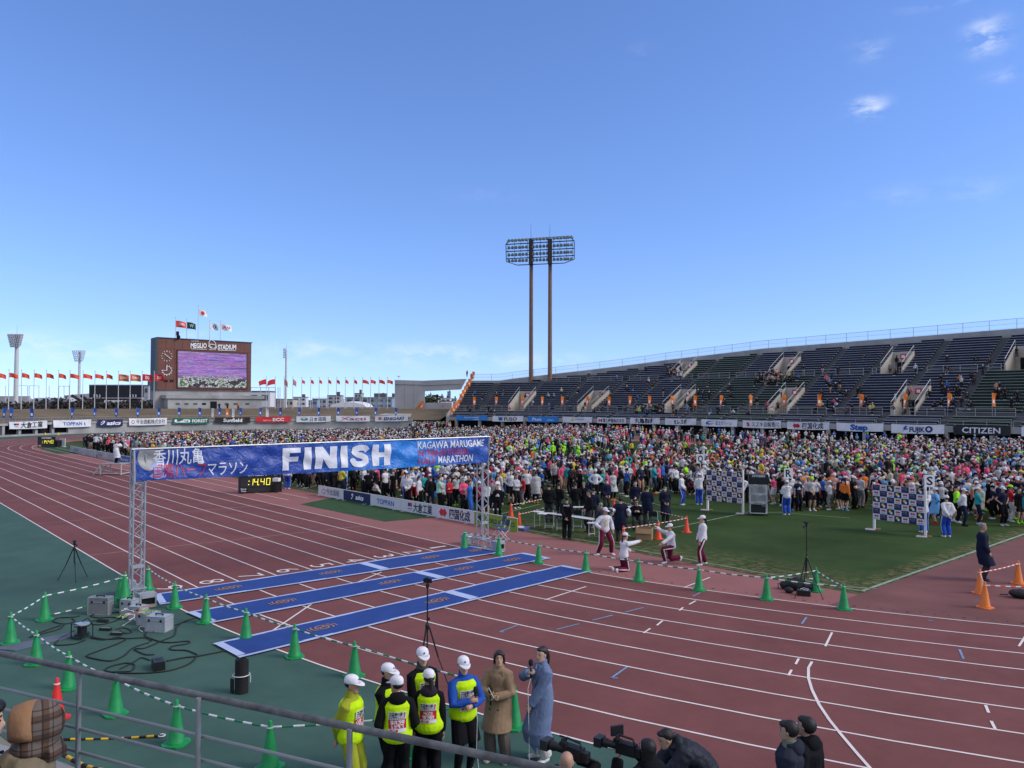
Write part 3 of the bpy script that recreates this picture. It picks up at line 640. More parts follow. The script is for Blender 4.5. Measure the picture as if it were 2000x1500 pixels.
els = rp2.color_ramp.elements; els[0].color = (.005, .006, .008, 1); els[1].position = .5; els[1].color = (.55, .5, .62, 1)
for p_, c_ in ((.53, (.02, .22, .03)), (.56, (.01, .01, .015)), (.6, (.5, .45, .5)), (.63, (.45, .4, .1)), (.66, (.3, .02, .4))): e_ = els.new(p_); e_.color = (*c_, 1)
sp = N(t, 'ShaderNodeSeparateXYZ'); LK(tcn.outputs['Object'], sp.inputs[0]); mr = N(t, 'ShaderNodeMapRange'); LK(sp.outputs['Z'], mr.inputs[0]); mr.inputs[1].default_value = 7.8; mr.inputs[2].default_value = 6.6
mxx = N(t, 'ShaderNodeMixRGB'); LK(mr.outputs[0], mxx.inputs[0]); LK(rp.outputs[0], mxx.inputs[1]); LK(rp2.outputs[0], mxx.inputs[2]); LK(mxx.outputs[0], b.inputs['Emission Color']); b.inputs['Emission Strength'].default_value = .62
mb = MB(); mb.slab([local(sbp(347.5, 756, .05)), local(sbp(481, 757.5, .05)), local(sbp(481, 692, .05)), local(sbp(347.5, 685.5, .05))], (.06, 0, 0)); mb.build('screen', ms, sbo)
mb = MB()
a = [sbp(346, 757.5, .02), sbp(482.5, 759, .02), sbp(482.5, 690.5, .02), sbp(346, 684, .02)]
for i in range(4): mb.beam(local(a[i]), local(a[(i+1) % 4]), .3, .3)
mb.build('screen_frame', mat('frame brown', (.09, .04, .03), .6), sbo)
def sbt(body, px0, px1, yb, yt, m_, mb, bold=.03, off=.09):
    A, B, D = local(sbp(px0, yb, off)), local(sbp(px1, yb, off)), local(sbp(px0, yt, off)); vs_, fs_, w_ = text2d(body, bold)
    H_ = (D-A).z; mb.add([A+(B-A)*(x/w_)+Vector((0, 0, y*H_)) for x, y in vs_], fs_, m_)
mb = MB(); sbt('MEGLIO', 372, 403.5, 679.5, 670, 0, mb, .05); sbt('STADIUM', 425, 461, 682.5, 673, 0, mb, .05); sbt('KAGAWA MARUGAME', 373.5, 388, 667, 665.2, 0, mb, .02); sbt('MARUGAME', 408, 421, 683.5, 681.3, 0, mb)
for x0, x1, y0 in ((372, 403.5, 681.5), (425.5, 460.5, 684.2)): mb.beam(local(sbp(x0, y0, .09)), local(sbp(x1, y0+.8, .09)), .1, .1)
for rx, ry, tilt, dx, dy in ((.72, 1.0, .5, 0, .15), (.95, .45, -.15, .05, -.35)):
    c = local(sbp(414.5, 673.5, .1)); pts = []
    for i in range(25): a = 2*math.pi*i/24; x, y = rx*math.cos(a), ry*math.sin(a); pts.append(c+Vector((0, dx+x*math.cos(tilt)-y*math.sin(tilt), dy+x*math.sin(tilt)+y*math.cos(tilt))))
    mb.tube(pts, .1, 5)
mb.build('lettering', M_inkw, sbo)
for cx, cy, rim in ((325.5, 695.5, 0), (325.5, 723.5, 1)):
    c = local(sbp(cx, cy, .08)); mb = MB()
    for i in range(12):
        a = i*math.pi/6; v = Vector((0, math.cos(a), math.sin(a)))
        if rim and 3 < i < 6: continue
        mb.beam(c+v*.95, c+v*1.2, .16, .1)
    if rim: mb.tube([c+Vector((0, .95*math.cos(a), .95*math.sin(a))) for a in [(-180+i*15)*math.pi/180 for i in range(19)]], .07, 4); mb.beam(c, c+Vector((0, 0, 1.0)), .14, .1); mb.beam(c, c+Vector((0, -1.0, .02)), .14, .1)
    else: mb.beam(c+Vector((0, -.55, .5)), c+Vector((0, .8, -.55)), .16, .1)
    mb.build('clock_face', M_inkw, sbo)
mb = MB()
for px in (320.5, 324.5, 331.5, 335.5): mb.add([local(sbp(px, 746.5, .06)), local(sbp(px+3, 746.6, .06)), local(sbp(px+3, 742, .06)), local(sbp(px, 742, .06))], [(0, 1, 2, 3)])
mb.build('digit_window', M_void, sbo)
c = local(sbp(347, 660, .5)); mb = MB(); mb.sphere(c+Vector((0, 0, .2)), .45, 8, 6); mb.box(c+Vector((-.6, 0, 1.0)), (.5, .5, .9)); mb.build('roof_camera', M_void, sbo)
# flags on the scoreboard
def flag_cloth(name, A, du, w_, h_, mats, mf=None, text=None, parent=None, base=Vector((0, 0, 0)), droop=.25, wav=.18, nu=14, nv=6):
    """A = upper hoist corner; du = fly direction"""
    du = Vector(du).normalized(); sd = Vector((-du.y, du.x, 0)); ph = rnd.random()*6
    def F_(u, v): return A+du*(u*w_)+Vector((0, 0, -(1-v)*h_*(1-.1*u)-droop*h_*u*u))+sd*(wav*w_*u*math.sin(5*u+ph+2*v))-base
    mb = MB(); mb.grid(F_, nu, nv, 0, mf); o = mb.build(name, mats, parent, 'all')
    if text:
        body, u0, u1, v0, v1, m_ = text; mb = MB(); vs_, fs_, w2 = text2d(body, .03)
        for off in (.03, -.03): mb.add([F_(u0+x/w2*(u1-u0), v0+y*(v1-v0))+sd*off for x, y in vs_], fs_)
        mb.build('emblem', m_, o)
    return F_
M_pole = mat('white painted pole', (.55, .55, .56), .4, noise=(2, .06)); M_redc = mat('red flag cloth', (.55, .028, .035), .75, noise=(2, .1)); M_redo = mat('orange red flag cloth', (.66, .08, .035), .75, noise=(2, .1))
M_whc = mat('white flag cloth', (.74, .74, .76), .75, noise=(2, .05)); M_dgc = mat('dark green flag cloth', (.012, .05, .03), .75)
for px, yt, yb, w_, h_, mats, mf, tx, lab in ((346, 619, 660, 2.2, 1.5, [M_redo], None, ('OMA', .3, .85, .35, .75, M_inkw), 'orange flag flying on the scoreboard roof'),
        (368, 622, 662, 1.9, 1.5, [M_dgc], None, ('W', .3, .75, .25, .75, M_inkw), 'dark green flag flying on the scoreboard roof'),
        (390.5, 596, 663, 1.9, 1.4, [M_whc, M_redc], (lambda u, v: 1 if (u-.5)**2*1.9+(v-.5)**2 < .085 else 0), None, 'white flag with red disc on the tallest pole of the scoreboard'),
        (413, 624, 664, 1.8, 1.5, [M_whc, M_inkb], (lambda u, v: 1 if .015 < (u-.55)**2*1.4+(v-.5)**2 < .07 else 0), None, 'white flag with blue ring on the scoreboard roof'),
        (434, 626, 666, 2.5, 1.5, [M_whc], None, ('JAAF', .15, .9, .35, .8, M_inkr), 'white flag with red capitals on the scoreboard roof')):
    b0, t0 = sbp(px, yb, -1.2), sbp(px, yt, -1.2); o = thing('flagpole', lab, 'flag', (b0.x, b0.y, zt+.2), 0, 'flags on the scoreboard'); bb = o.location.copy()
    mb = MB(); mb.cyl((0, 0, -.1), (0, 0, t0.z-bb.z), .07, .05, 6); mb.sphere((0, 0, t0.z-bb.z), .12, 6, 4); mb.build('pole', M_pole, o)
    flag_cloth('flag', Vector((b0.x, b0.y, t0.z-(.9 if px == 390.5 else .7))), (.25, 1, 0), w_, h_, mats, mf, tx, o, bb)
# flags round the bank
fl = [(-8, 0), (16.2, 0), (41, 0), (65.5, 0), (89.5, 0), (113.3, 0), (135.5, 0), (161, 0), (184.5, 0), (207, 0)]
fl += [(230.5, 2), (253.5, 2), (277, 1), (300.2, 1), (519.5, 3), (537, 3), (554.5, 4), (571.5, 4), (589, 0), (606.5, 0), (623, 0), (640.5, 0), (657, 0), (674, 0), (691, 0), (707.5, 0), (723.5, 0), (740, 0), (756, 0)]
order = 'second third fourth fifth sixth seventh eighth ninth tenth eleventh twelfth'.split()
for i, (px, kd) in enumerate(fl):
    b0 = atr(px, 803, 71.5); ytop = 722+3.5*min(1, max(0, (px-16)/200)) if px < 310 else (736 if px < 580 else 737); t0 = atr(px, ytop, 71.5)
    where = ('left of the black scoreboard' if px < 215 else 'before the black scoreboard' if px < 310 else 'between big scoreboard and concrete wall')
    desc = {0: 'small red flag', 1: 'large crimson flag', 2: 'large orange flag', 3: 'red flag blowing leftwards', 4: 'pale limp red flag'}[kd]
    rank = sum(1 for q, (p2, k2) in enumerate(fl[:i]) if k2 == kd and (p2 < 215) == (px < 215) and (p2 < 310) == (px < 310))
    lab = desc+(', first' if rank == 0 else ', '+order[min(rank-1, 10)])+' from the left '+where
    o = thing('flagpole', lab, 'flag', (b0.x, b0.y, 4.2), 0, 'flagpoles along the grass bank'); bb = o.location.copy()
    mb = MB(); mb.cyl((0, 0, 0), (0, 0, t0.z-4.2), .085, .05, 6); mb.sphere((0, 0, t0.z-4.2), .11, 6, 4); mb.build('pole', M_pole, o)
    big = kd in (1, 2); du = (.35, .9, 0) if kd != 3 else (-.1, -1, 0); w_, h_ = (2.0, 1.45) if big else (1.9, 1.2) if kd == 3 else (1.15+.5*rnd.random(), .85)
    if kd == 4: w_, h_ = .8, 1.4
    if 589 <= px <= 691: w_ = .75
    flag_cloth('flag', Vector((b0.x, b0.y, t0.z-.55)), (du[0]+.4*(rnd.random()-.5), du[1], 0), w_, h_, [{0: M_redo, 1: M_redc, 2: mat('orange flag cloth', (.68, .16, .03), .75, noise=(2, .1)), 3: M_redc, 4: mat('faded flag cloth', (.5, .22, .2), .8, noise=(3, .4))}[kd]], None,
               ('OMA', .15, .85, .35, .7, M_inkw) if kd == 2 else ('DO', .3, .7, .3, .75, M_inkw) if kd == 1 else None, o, bb, droop=.5 if not big else .2, nu=10 if not big else 14)
# tall bare flagpoles behind the black scoreboard are part of the ballpark; blue feather flags along the wall
M_nb = mat('blue feather flag cloth', (.02, .09, .40), .7, noise=(3, .1)); nobn = [0]
def nobori(px, y0, y1, m_, label, group, rad=57.2, pos=None, lean=.12, hh=None):
    b0 = pos if pos is not None else atr(px, y1+5, rad)
    o = thing('feather_flag', label, 'flag', b0, 0, group); 
    H_ = hh or (atr(px, y0, rad).z-b0.z); mb = MB(); mb.cyl((0, 0, 0), (0, 0, H_), .025, .02, 5); mb.build('pole', M_rail, o)
    du = Vector((.3+.5*rnd.random(), .85, 0)).normalized(); ph = rnd.random()*6; w_ = .62; L_ = 1.75
    def F_(u, v): return Vector((0, 0, H_-(1-v)*L_))+du*(u*w_*(1-.45*(1-v)*abs(math.sin(ph))))+Vector((-du.y, du.x, 0))*(.14*math.sin(4*v+ph)*u)+Vector((0, 0, -lean*u))
    mb = MB(); mb.grid(F_, 4, 8, 0, lambda u, v: 1 if abs(u-.5) < .3 and (.30 < v < .56 or .7 < v < .78) else 0); mb.build('flag', [m_, M_whc], o, 'all')
for i, px in enumerate((5, 18, 58, 138, 182, 224, 266, 307, 347, 387, 426, 467, 506, 545, 582, 620, 658, 694, 731, 771)):
    nobori(px, 796, 812, M_nb, 'blue feather flag with white print, %s from the left along the bank wall' % (['first']+order+['thirteenth', 'fourteenth', 'fifteenth', 'sixteenth', 'seventeenth', 'eighteenth', 'nineteenth', 'twentieth'])[i], 'blue feather flags along the bank')
nobori(413, 797, 811, M_whc, 'white feather flag on the bank in front of the doorway', 'blue feather flags along the bank'); nobori(441, 797, 813, M_org, 'orange feather flag beside people on the bank', 'blue feather flags along the bank'); nobori(453, 798, 813, M_whc, 'white feather flag between people on the bank', 'blue feather flags along the bank'); nobori(519, 798, 815, M_whc, 'white feather flag leaning at the scoreboard annex corner', 'blue feather flags along the bank')
for i, px in enumerate((924, 967, 1018, 1057, 1096, 1145, 1187, 1228, 1266, 1310, 1355, 1406, 1464, 1528, 1597, 1679, 1765, 1851, 1938)):
    p = aty(px, 800, 95.2) if px > 1180 else atr(px, 800, FR+4.2); p = Vector((p.x, p.y, 4.0))
    nobori(px, 0, 0, M_org, 'orange feather flag on the lower walkway of the stand, %s from its left end' % (['first']+order+['thirteenth', 'fourteenth', 'fifteenth', 'sixteenth', 'seventeenth', 'eighteenth', 'nineteenth'])[i], 'orange feather flags along the stand', pos=p, hh=3.1)
for i in range(11):
    s_ = 1.0+i*1.62; p = SP(T1-.3, s_); p = Vector((p.x, p.y, [2.6, 3.3, 4.0, 4.4][min(i, 3)] if i < 4 else 4.9+.6*(s_-6)*.93)); 
    nobori(0, 0, 0, M_org, 'orange feather flag climbing the end wall of the stand, %s from the bottom' % (['first']+order)[i], 'orange feather flags up the stand end', pos=p, hh=2.0)
# ---------------------------------------------------------------- concrete gate wall beside the stand
gw = thing('concrete_gate', 'grey concrete wall with a wide opening and stair beside the far stand', 'wall')
DG = lambda px, py: atr(px, py, 74)
mb = MB()
def vpanel(pts, th=.9, m=0):
    P_ = [DG(*p) for p in pts]; n_ = (P_[1]-P_[0]).cross(P_[2]-P_[0]); n_.z = 0; n_.normalize()
    if n_.dot(CAM-P_[0]) > 0: n_ = -n_
    mb.slab(P_, n_*th, m)
vpanel([(771, 806), (826, 806), (826, 743.5), (771, 742)], 1.2); vpanel([(826.2, 764), (899, 760.5), (910, 740), (826.2, 743.5)], 1.2)
vpanel([(828, 800), (882, 800), (882, 786.5), (828, 786.5)], .8); vpanel([(824, 826), (829, 826), (829, 764), (824, 764)], .7)
vpanel([(812, 822), (824, 808), (824, 786), (808, 806)], .4)
mb.build('wall', mat('pale board-marked concrete', (.40, .405, .41), .9, noise=(.25, .14), bump=(5, .2)), gw)
mb = MB(); A = DG(771, 742); 
for px in (790, 808): mb.tube([DG(px, 806)+(CAM-DG(px, 806)).normalized()*.05, DG(px, 743)+(CAM-DG(px, 743)).normalized()*.05], .04, 4)
mb.tube([DG(771.5, 751)+(CAM-A).normalized()*.05, DG(826, 752)+(CAM-A).normalized()*.05], .05, 4); mb.tube([DG(826, 753)+(CAM-A).normalized()*.05, DG(899, 750.5)+(CAM-A).normalized()*.05], .05, 4); mb.build('form_joint', M_concd, gw)
mb = MB(); c = DG(865, 793)+(CAM-DG(865, 793)).normalized()*.1; rr, uu = CR, Vector((0, 0, 1)); mb.poly([c+rr*.36*math.cos(a)+uu*.36*math.sin(a) for a in [i*math.pi/8 for i in range(16)]]); mb.build('sign', mat('pink sign', (.5, .22, .24), .6), gw)
mb = MB(); a, b = DG(779, 741), DG(779, 735); mb.tube([a, b], .05, 5); mb.box(b, (.5, .5, .25)); mb.build('lamp', M_steel, gw)
mb = MB()
for x0, y0, x1, y1 in ((809, 823, 826, 806), (812, 818, 827, 790)): mb.tube([DG(x0, y0), DG(x1, y1)], .06, 5)
mb.build('handrail', M_rail, gw)
for i in range(7):
    p = DG(810+i*2.1, 808-i*2.6)*.995+CAM*.005; nobori(0, 0, 0, M_org, 'orange feather flag on the gate stair, %s from its foot' % (['first']+order)[i], 'orange feather flags on the gate stair', pos=p-Vector((0, 0, .8)), hh=2.0)
# ramp and terrace slab in front of the gate
mb = MB(); q = [atr(735, 811, 57), atr(800, 813, 57), atr(806, 806, 66), atr(757, 806, 66)]; mb.slab([(p.x, p.y, max(2.0, p.z)) for p in q], (0, 0, -.3)); tag(mb.build('terrace_slab', M_conc), kind='structure')
# ---------------------------------------------------------------- twin floodlight mast
D0 = 176
mast = thing('floodlight_mast', 'tall brown twin-pole floodlight mast rising behind the far stand', 'floodlight', (*atd(1055, 790, D0)[:2], 0)); mo = mast.location
M_rust = mat('rust brown steel', (.19, .115, .08), .6, noise=(.6, .15)); M_lampg = mat('lamp housing grey green', (.16, .19, .15), .5); M_dkst = mat('dark steel frame', (.035, .033, .035), .6)
dp = lambda px: 178-(px-1055)*.06     # right end nearer
mp3 = lambda px, py, o_=0.0: atd(px, py, dp(px)+o_)-mo
for px in (1037, 1074):
    a, b = mp3(px, 790), mp3(px, 466); a.z = 0; b.x, b.y = a.x, a.y; mb = MB(); mb.cyl(a, b, .55, .42, 12); mb.build('pole', M_rust, mast, True)
    a = mp3(px, 466); mb = MB(); mb.cyl(a, mp3(px, 436), .05, .02, 5); mb.build('lightning_rod', M_dkst, mast)
mb = MB(); outl = [(988, 477), (995, 469), (1112, 461), (1122, 471), (1122, 506), (1102, 514), (1011, 518), (989, 511)]
for o_ in (0, 1.6):
    P_ = [mp3(x, y, o_) for x, y in outl]
    for i in range(8): mb.beam(P_[i], P_[(i+1) % 8], .14, .14)
for yl_, yr_ in ((477.5, 470), (491.5, 485), (505.5, 499)):
    for o_ in (0, 1.6): mb.beam(mp3(989, yl_, o_), mp3(1121, yr_, o_), .2, .2)
    A, B = mp3(989, yl_), mp3(1121, yr_); A2, B2 = mp3(989, yl_, 1.6), mp3(1121, yr_, 1.6); mb.slab([A, B, B2, A2], (0, 0, -.12))
    A, B = A+Vector((0, 0, .75)), B+Vector((0, 0, .75)); mb.beam(A, B, .06, .06)
A, B, A2, B2 = mp3(1005, 517), mp3(1104, 513), mp3(1005, 517, 1.6), mp3(1104, 513, 1.6); mb.slab([A, B, B2, A2], (0, 0, -.12))
for i in range(11):
    px = 992+i*12.7; k = (px-989)/132; mb.beam(mp3(px, 512-3*k), mp3(px, 470-7*k), .09, .09)
for px in (1037, 1074):
    for o_ in (-.3,): mb.beam(mp3(px, 516, o_), mp3(px, 466, o_), 1.0, .5)
mb.build('frame', M_dkst, mast)
for rI, (yl_, yr_) in enumerate(((477, 469.5), (491, 484.5), (505, 498.5), (516.5, 512))):
    for i in range(19):
        px = 994+i*6.8
        if abs(px-1037) < 4 or abs(px-1074) < 4: continue
        k = (px-989)/132; c = mp3(px, yl_*(1-k)+yr_*k-7, -.35); MB().lathe([(.10, -.38), (.36, -.30), (.33, .12), (.15, .32)], c, 8).build('lamp', M_lampg, mast)
# ---------------------------------------------------------------- slender floodlights near the ballpark
def pole_light(px, ytop, y0, y1, w0, w1, D, label, side=False, spike=20):
    b = atd(px, 800, D); o = thing('floodlight_mast', label, 'floodlight', (b.x, b.y, 0), 0, 'slender white floodlights'); base = o.location
    L_ = lambda x, y, d=0: atd(x, y, D+d)-base
    mb = MB(); t_ = L_(px, y0+2); mb.cyl((0, 0, 0), (0, 0, t_.z), .62 if not side else .35, .42 if not side else .25, 10); mb.build('pole', M_steel, o, True)
    mb = MB(); mb.cyl((0, 0, t_.z), (0, 0, t_.z+spike*D/CF), .06, .03, 4); mb.build('lightning_rod', M_steel, o)
    mb = MB()
    for i in range(6):
        y = y0+(y1-y0)*i/5; hw = (w0+(w1-w0)*i/5)/2
        if side: mb.box(L_(px-1.5, y), (.9, .5, .28), rz=.7)
        else:
            A, B = L_(px-hw, y), L_(px+hw, y); mb.beam(A, B, .25, .2); n_ = 7-(i//2)
            for j in range(n_): c = A+(B-A)*((j+.5)/n_); mb.lathe([(.16, -.42), (.24, -.34), (.24, 0), (.1, .1)], c-CFW*.3, 7, m=1)
    if not side:
        for s in (-1, 1): mb.beam(L_(px+s*w0/2, y0), L_(px+s*w1/2, y1), .15, .15)
    mb.build('lamp_frame', [M_steel, mat('pale lamp housing', (.42, .44, .46), .4)], o)
pole_light(30.5, 632, 653, 675, 30, 19, 190, 'tall white floodlight pole at the left edge above the flags'); pole_light(154, 684, 685, 704, 26, 16, 300, 'shorter white floodlight pole left of the black scoreboard', spike=2); pole_light(558, 665, 682, 698, 4, 4, 215, 'thin white floodlight pole seen side-on beyond the bank', True, 14)
# ---------------------------------------------------------------- black scoreboard and ballpark stands
DBK = 225
def bp(px, py, d=0): return atd(px, py, DBK+d)
o = thing('scoreboard', 'wide black scoreboard with a white sign panel left of the big screen', 'scoreboard', (*bp(225, 800)[:2], 0)); bb = o.location
def plate(mb, x0, x1, y0, y1, th, m=0, d=0): mb.slab([bp(x0, y1, d)-bb, bp(x1, y1, d)-bb, bp(x1, y0, d)-bb, bp(x0, y0, d)-bb], CFW*th, m)
M_sbk = mat('matt black board', (.014, .018, .026), .6)
mb = MB(); plate(mb, 174, 276, 752, 777.5, 1.5); plate(mb, 180, 270, 777.7, 808, 1.2, 0, .4); mb.build('board', M_sbk, o)
mb = MB(); plate(mb, 173.5, 276.5, 751, 752.3, 1.6, 0, -.05); plate(mb, 173.5, 276.5, 776.8, 778, 1.6, 0, -.05); mb.build('frame', M_steel, o)
mb = MB(); plate(mb, 203.5, 246, 781.5, 792, .1, 0, -.2); q = o; mb.text('Rexxam', flatfn(bp(208, 790, -.3)-bb, (bp(242, 790, -.3)-bp(208, 790, -.3)), Vector((0, 0, 1))), 1, h=.95, bold=.06, fit=(0, 1)); mb.build('sign', [M_white, M_inkb], o)
mb = MB()
for px in (182, 187.5, 193, 252.5, 258, 263.5): mb.text('3', flatfn(bp(px, 775.5, -.3)-bb, CR, Vector((0, 0, 1))), 0, h=.75, bold=.06)
mb.build('digit', M_white, o)
bk = thing('ballpark_stand', 'pale stepped ballpark stand with dark raking beams behind the bank', 'stand', (*atd(80, 800, 235)[:2], 0)); bb2 = bk.location
def pl2(mb, pts, D, th, m=0): mb.slab([atd(x, y, D)-bb2 for x, y in pts], CFW*th, m)
mb = MB()
for i in range(8): pl2(mb, [(-20, 806), (70+i*-2, 806), (70+i*-2, 803-i*4.2), (-20, 803-i*4.2)], 236+i*1.0, 1.0)
for i in range(7): pl2(mb, [(66, 806), (118-i*7, 806), (118-i*7, 802-i*3.6), (66, 802-i*3.6)], 238+i*1.0, 1.0)
mb.build('steps', mat('pale grey concrete', (.36, .37, .38), .9, noise=(.3, .1)), bk)
mb = MB(); pl2(mb, [(125, 776), (178, 780), (178, 768), (125, 772)], 232, 4); pl2(mb, [(66, 779), (135, 784), (135, 777), (66, 777)], 240, 4); pl2(mb, [(270, 806), (300, 806), (300, 779), (270, 779)], 240, 6); mb.build('deck', M_steel, bk)
mb = MB()
for x0, y0, x1, y1 in ((70, 780, 96, 795), (84, 780, 112, 797), (107, 779, 128, 792), (140, 772, 178, 796), (158, 772, 180, 788)): mb.beam(atd(x0, y0, 231)-bb2, atd(x1, y1, 231)-bb2, .5, .7)
pl2(mb, [(22, 801), (45, 801), (45, 793), (22, 793)], 230, .3); pl2(mb, [(92, 806), (180, 806), (180, 790), (92, 786)], 245, .3); mb.build('raking_beam', M_dkst, bk)
netf = thing('net_fence', 'tall grey ball net on thin posts behind the bank', 'fence', (*atd(80, 800, 226)[:2], 0)); bb3 = netf.location
for px in (11, 34, 54, 57, 76, 96, 115, 125, 135): MB().tube([atd(px, 806, 226)-bb3, atd(px, 753, 226)-bb3], .1, 5).build('post', M_steel, netf)
for px in (490, 509, 525, 538, 543, 547): MB().tube([atd(px, 806, 200)-bb3, atd(px, 756, 200)-bb3], .1, 5).build('post', M_steel, netf)
mb = MB(); mb.tube([atd(34, 753, 226)-bb3, atd(54, 753, 226)-bb3], .07, 4); mb.tube([atd(57, 753.5, 226)-bb3, atd(76, 753.5, 226)-bb3], .07, 4); mb.tube([atd(115, 754, 226)-bb3, atd(135, 754.5, 226)-bb3], .07, 4); mb.tube([atd(490, 757, 200)-bb3, atd(538, 757, 200)-bb3], .07, 4)
for i in range(13): px = 610+i*13.4; MB().tube([atd(px, 806, 205)-bb3, atd(px, 775.5, 205)-bb3], .05, 4).build('post', M_steel, netf)
mb.tube([atd(610, 775.5, 205)-bb3, atd(771, 776.5, 205)-bb3], .04, 4)
mb.build('wire', M_steel, netf)
# ---------------------------------------------------------------- shrubs on the bank, town beyond
M_shrub = mat('bare winter shrub', (.060, .052, .046), .95, noise=(2, .4)); M_ever = mat('dark evergreen leaves', (.030, .042, .018), .9, noise=(2, .4))
def leafy(name, c, rx, ry, rz_, n, m_, size, label, cat, group=None, seed=0):
    rr = random.Random(seed); mb = MB()
    for i in range(n):
        while True:
            x, y, z = rr.uniform(-1, 1), rr.uniform(-1, 1), rr.uniform(0, 1)
            if x*x+y*y+z*z < 1 and rr.random() < .35+.65*(x*x+y*y+z*z): break
        k = 1+.25*math.sin(7*x+seed)+.2*math.sin(9*y+2*seed)
        p = Vector((x*rx, y*ry, z*rz_*k)); a, b = rr.uniform(0, 6.28), rr.uniform(-.9, .9); d1 = Vector((math.cos(a)*math.cos(b), math.sin(a)*math.cos(b), math.sin(b))); d2 = d1.cross(Vector((rr.uniform(-1, 1), rr.uniform(-1, 1), rr.uniform(-1, 1)))).normalized()
        s = size*rr.uniform(.6, 1.3); mb.add([p-d1*s-d2*s*.5, p+d1*s-d2*s*.4, p+d1*s*.8+d2*s*.5, p-d1*s*.7+d2*s*.6], [(0, 1, 2, 3)])
    o = thing(name, label, cat, c, 0, group); mb.build('foliage', m_, o)
    mb = MB()
    for i in range(5): a = rr.uniform(0, 6.28); mb.tube([(0, 0, -.1), (math.cos(a)*rx*.4, math.sin(a)*ry*.4, rz_*.7)], [.08, .03], 4)
    mb.build('stem', M_shrub, o)
k = 0
for px0, px1, y, h in ((100, 172, 803, 1.9), (176, 298, 803, 1.6), (0, 95, 804, 1.1)):
    px = px0
    while px < px1:
        b0 = atr(px, y, 74.5+rnd.random()*3); leafy('shrub', (b0.x, b0.y, 4.2), 1.6, 1.6, h*rnd.uniform(.8, 1.25), 130, M_shrub, .28, ('bare grey brown shrub on the bank, %s from the left' % (['first']+order+['thirteenth', 'fourteenth', 'fifteenth', 'sixteenth', 'seventeenth', 'eighteenth', 'nineteenth', 'twentieth', 'twenty-first', 'twenty-second', 'twenty-third', 'twenty-fourth', 'twenty-fifth', 'twenty-sixth', 'twenty-seventh', 'twenty-eighth'])[k]) , 'shrub', 'bare shrubs along the bank', k); k += 1; px += rnd.uniform(9, 13)
p = atd(836, 797, 300); leafy('tree', (p.x, p.y, -.2), 6.5, 6, 9, 420, M_ever, .9, 'dark rounded evergreen tree seen through the gate opening', 'tree', None, 99)
M_hill = mat('hazy blue hill', (.10, .16, .22), 1, noise=(.004, .2))  # blue haze of distance is put into the hill colour
mb = MB()
for px0, px1, h, D in ((275, 560, 13, 5200), (480, 700, 8, 6000), (-150, 150, 10, 5600), (62, 130, 20, 5000), (150, 190, 25, 5400)):
    n = 30; a = [atd(px0+(px1-px0)*i/n, 790, D) for i in range(n+1)]; pts = []
    for i, p in enumerate(a):
        x = i/n; hh = h*D/CF*(math.sin(math.pi*x)**.8)*(.8+.2*math.sin(9*x+D)); pts.append((p, hh))
    for i in range(n):
        (p, h0), (q, h1) = pts[i], pts[i+1]; d = CFW*700
        mb.add([(p.x, p.y, -2), (q.x, q.y, -2), (q.x+d.x*.5, q.y+d.y*.5, h1+5.4), (p.x+d.x*.5, p.y+d.y*.5, h0+5.4), (q.x+d.x, q.y+d.y, -2), (p.x+d.x, p.y+d.y, -2)], [(0, 1, 2, 3), (3, 2, 4, 5)])
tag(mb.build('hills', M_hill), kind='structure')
M_win = mat('window band', (.05, .07, .10), .3); cityc = [mat('town wall white', (.62, .62, .63), .8), mat('town wall grey', (.36, .37, .39), .8), mat('town wall beige', (.48, .43, .37), .8), mat('town wall blue grey', (.25, .32, .40), .8), mat('town wall brown', (.22, .17, .15), .8)]
M_roofg = mat('grey tile roof', (.10, .105, .12), .7)
def building(px0, px1, ytop, D, ci, label, floors=3, roof=None):
    c = atd((px0+px1)/2, 790, D); o = thing('building', label, 'building', (c.x, c.y, 0), 0, 'town buildings beyond the bank'); w_ = (px1-px0)*D/CF; h_ = 5.4+(790-ytop)*D/CF; dpt = max(8, w_*.6)
    rz = math.atan2(CR.y, CR.x); mb = MB(); mb.box((0, 0, h_/2), (w_, dpt, h_), rz=rz); mb.build('wall', cityc[ci], o)
    mb = MB(); ux = Vector((math.cos(rz), math.sin(rz), 0)); uy = Vector((-ux.y, ux.x, 0))
    for f in range(floors):
        z = h_*(f+.55)/floors; n_ = max(2, int(w_/4))
        for i in range(n_):
            cc = ux*(w_*((i+.5)/n_-.5))-uy*(dpt/2+.05); mb.box(cc+Vector((0, 0, z)), (w_/n_*.6, .12, h_/floors*.45), rz=rz)
    mb.build('window', M_win, o)
    mb = MB(); mb.box((0, 0, h_+.3), (w_*1.02, dpt*1.02, .6), rz=rz)
    if floors > 2: mb.box(ux*(w_*.2)+Vector((0, 0, h_+1.6)), (w_*.25, dpt*.3, 2.2), rz=rz)
    mb.build('roof', M_roofg if roof is None else roof, o)
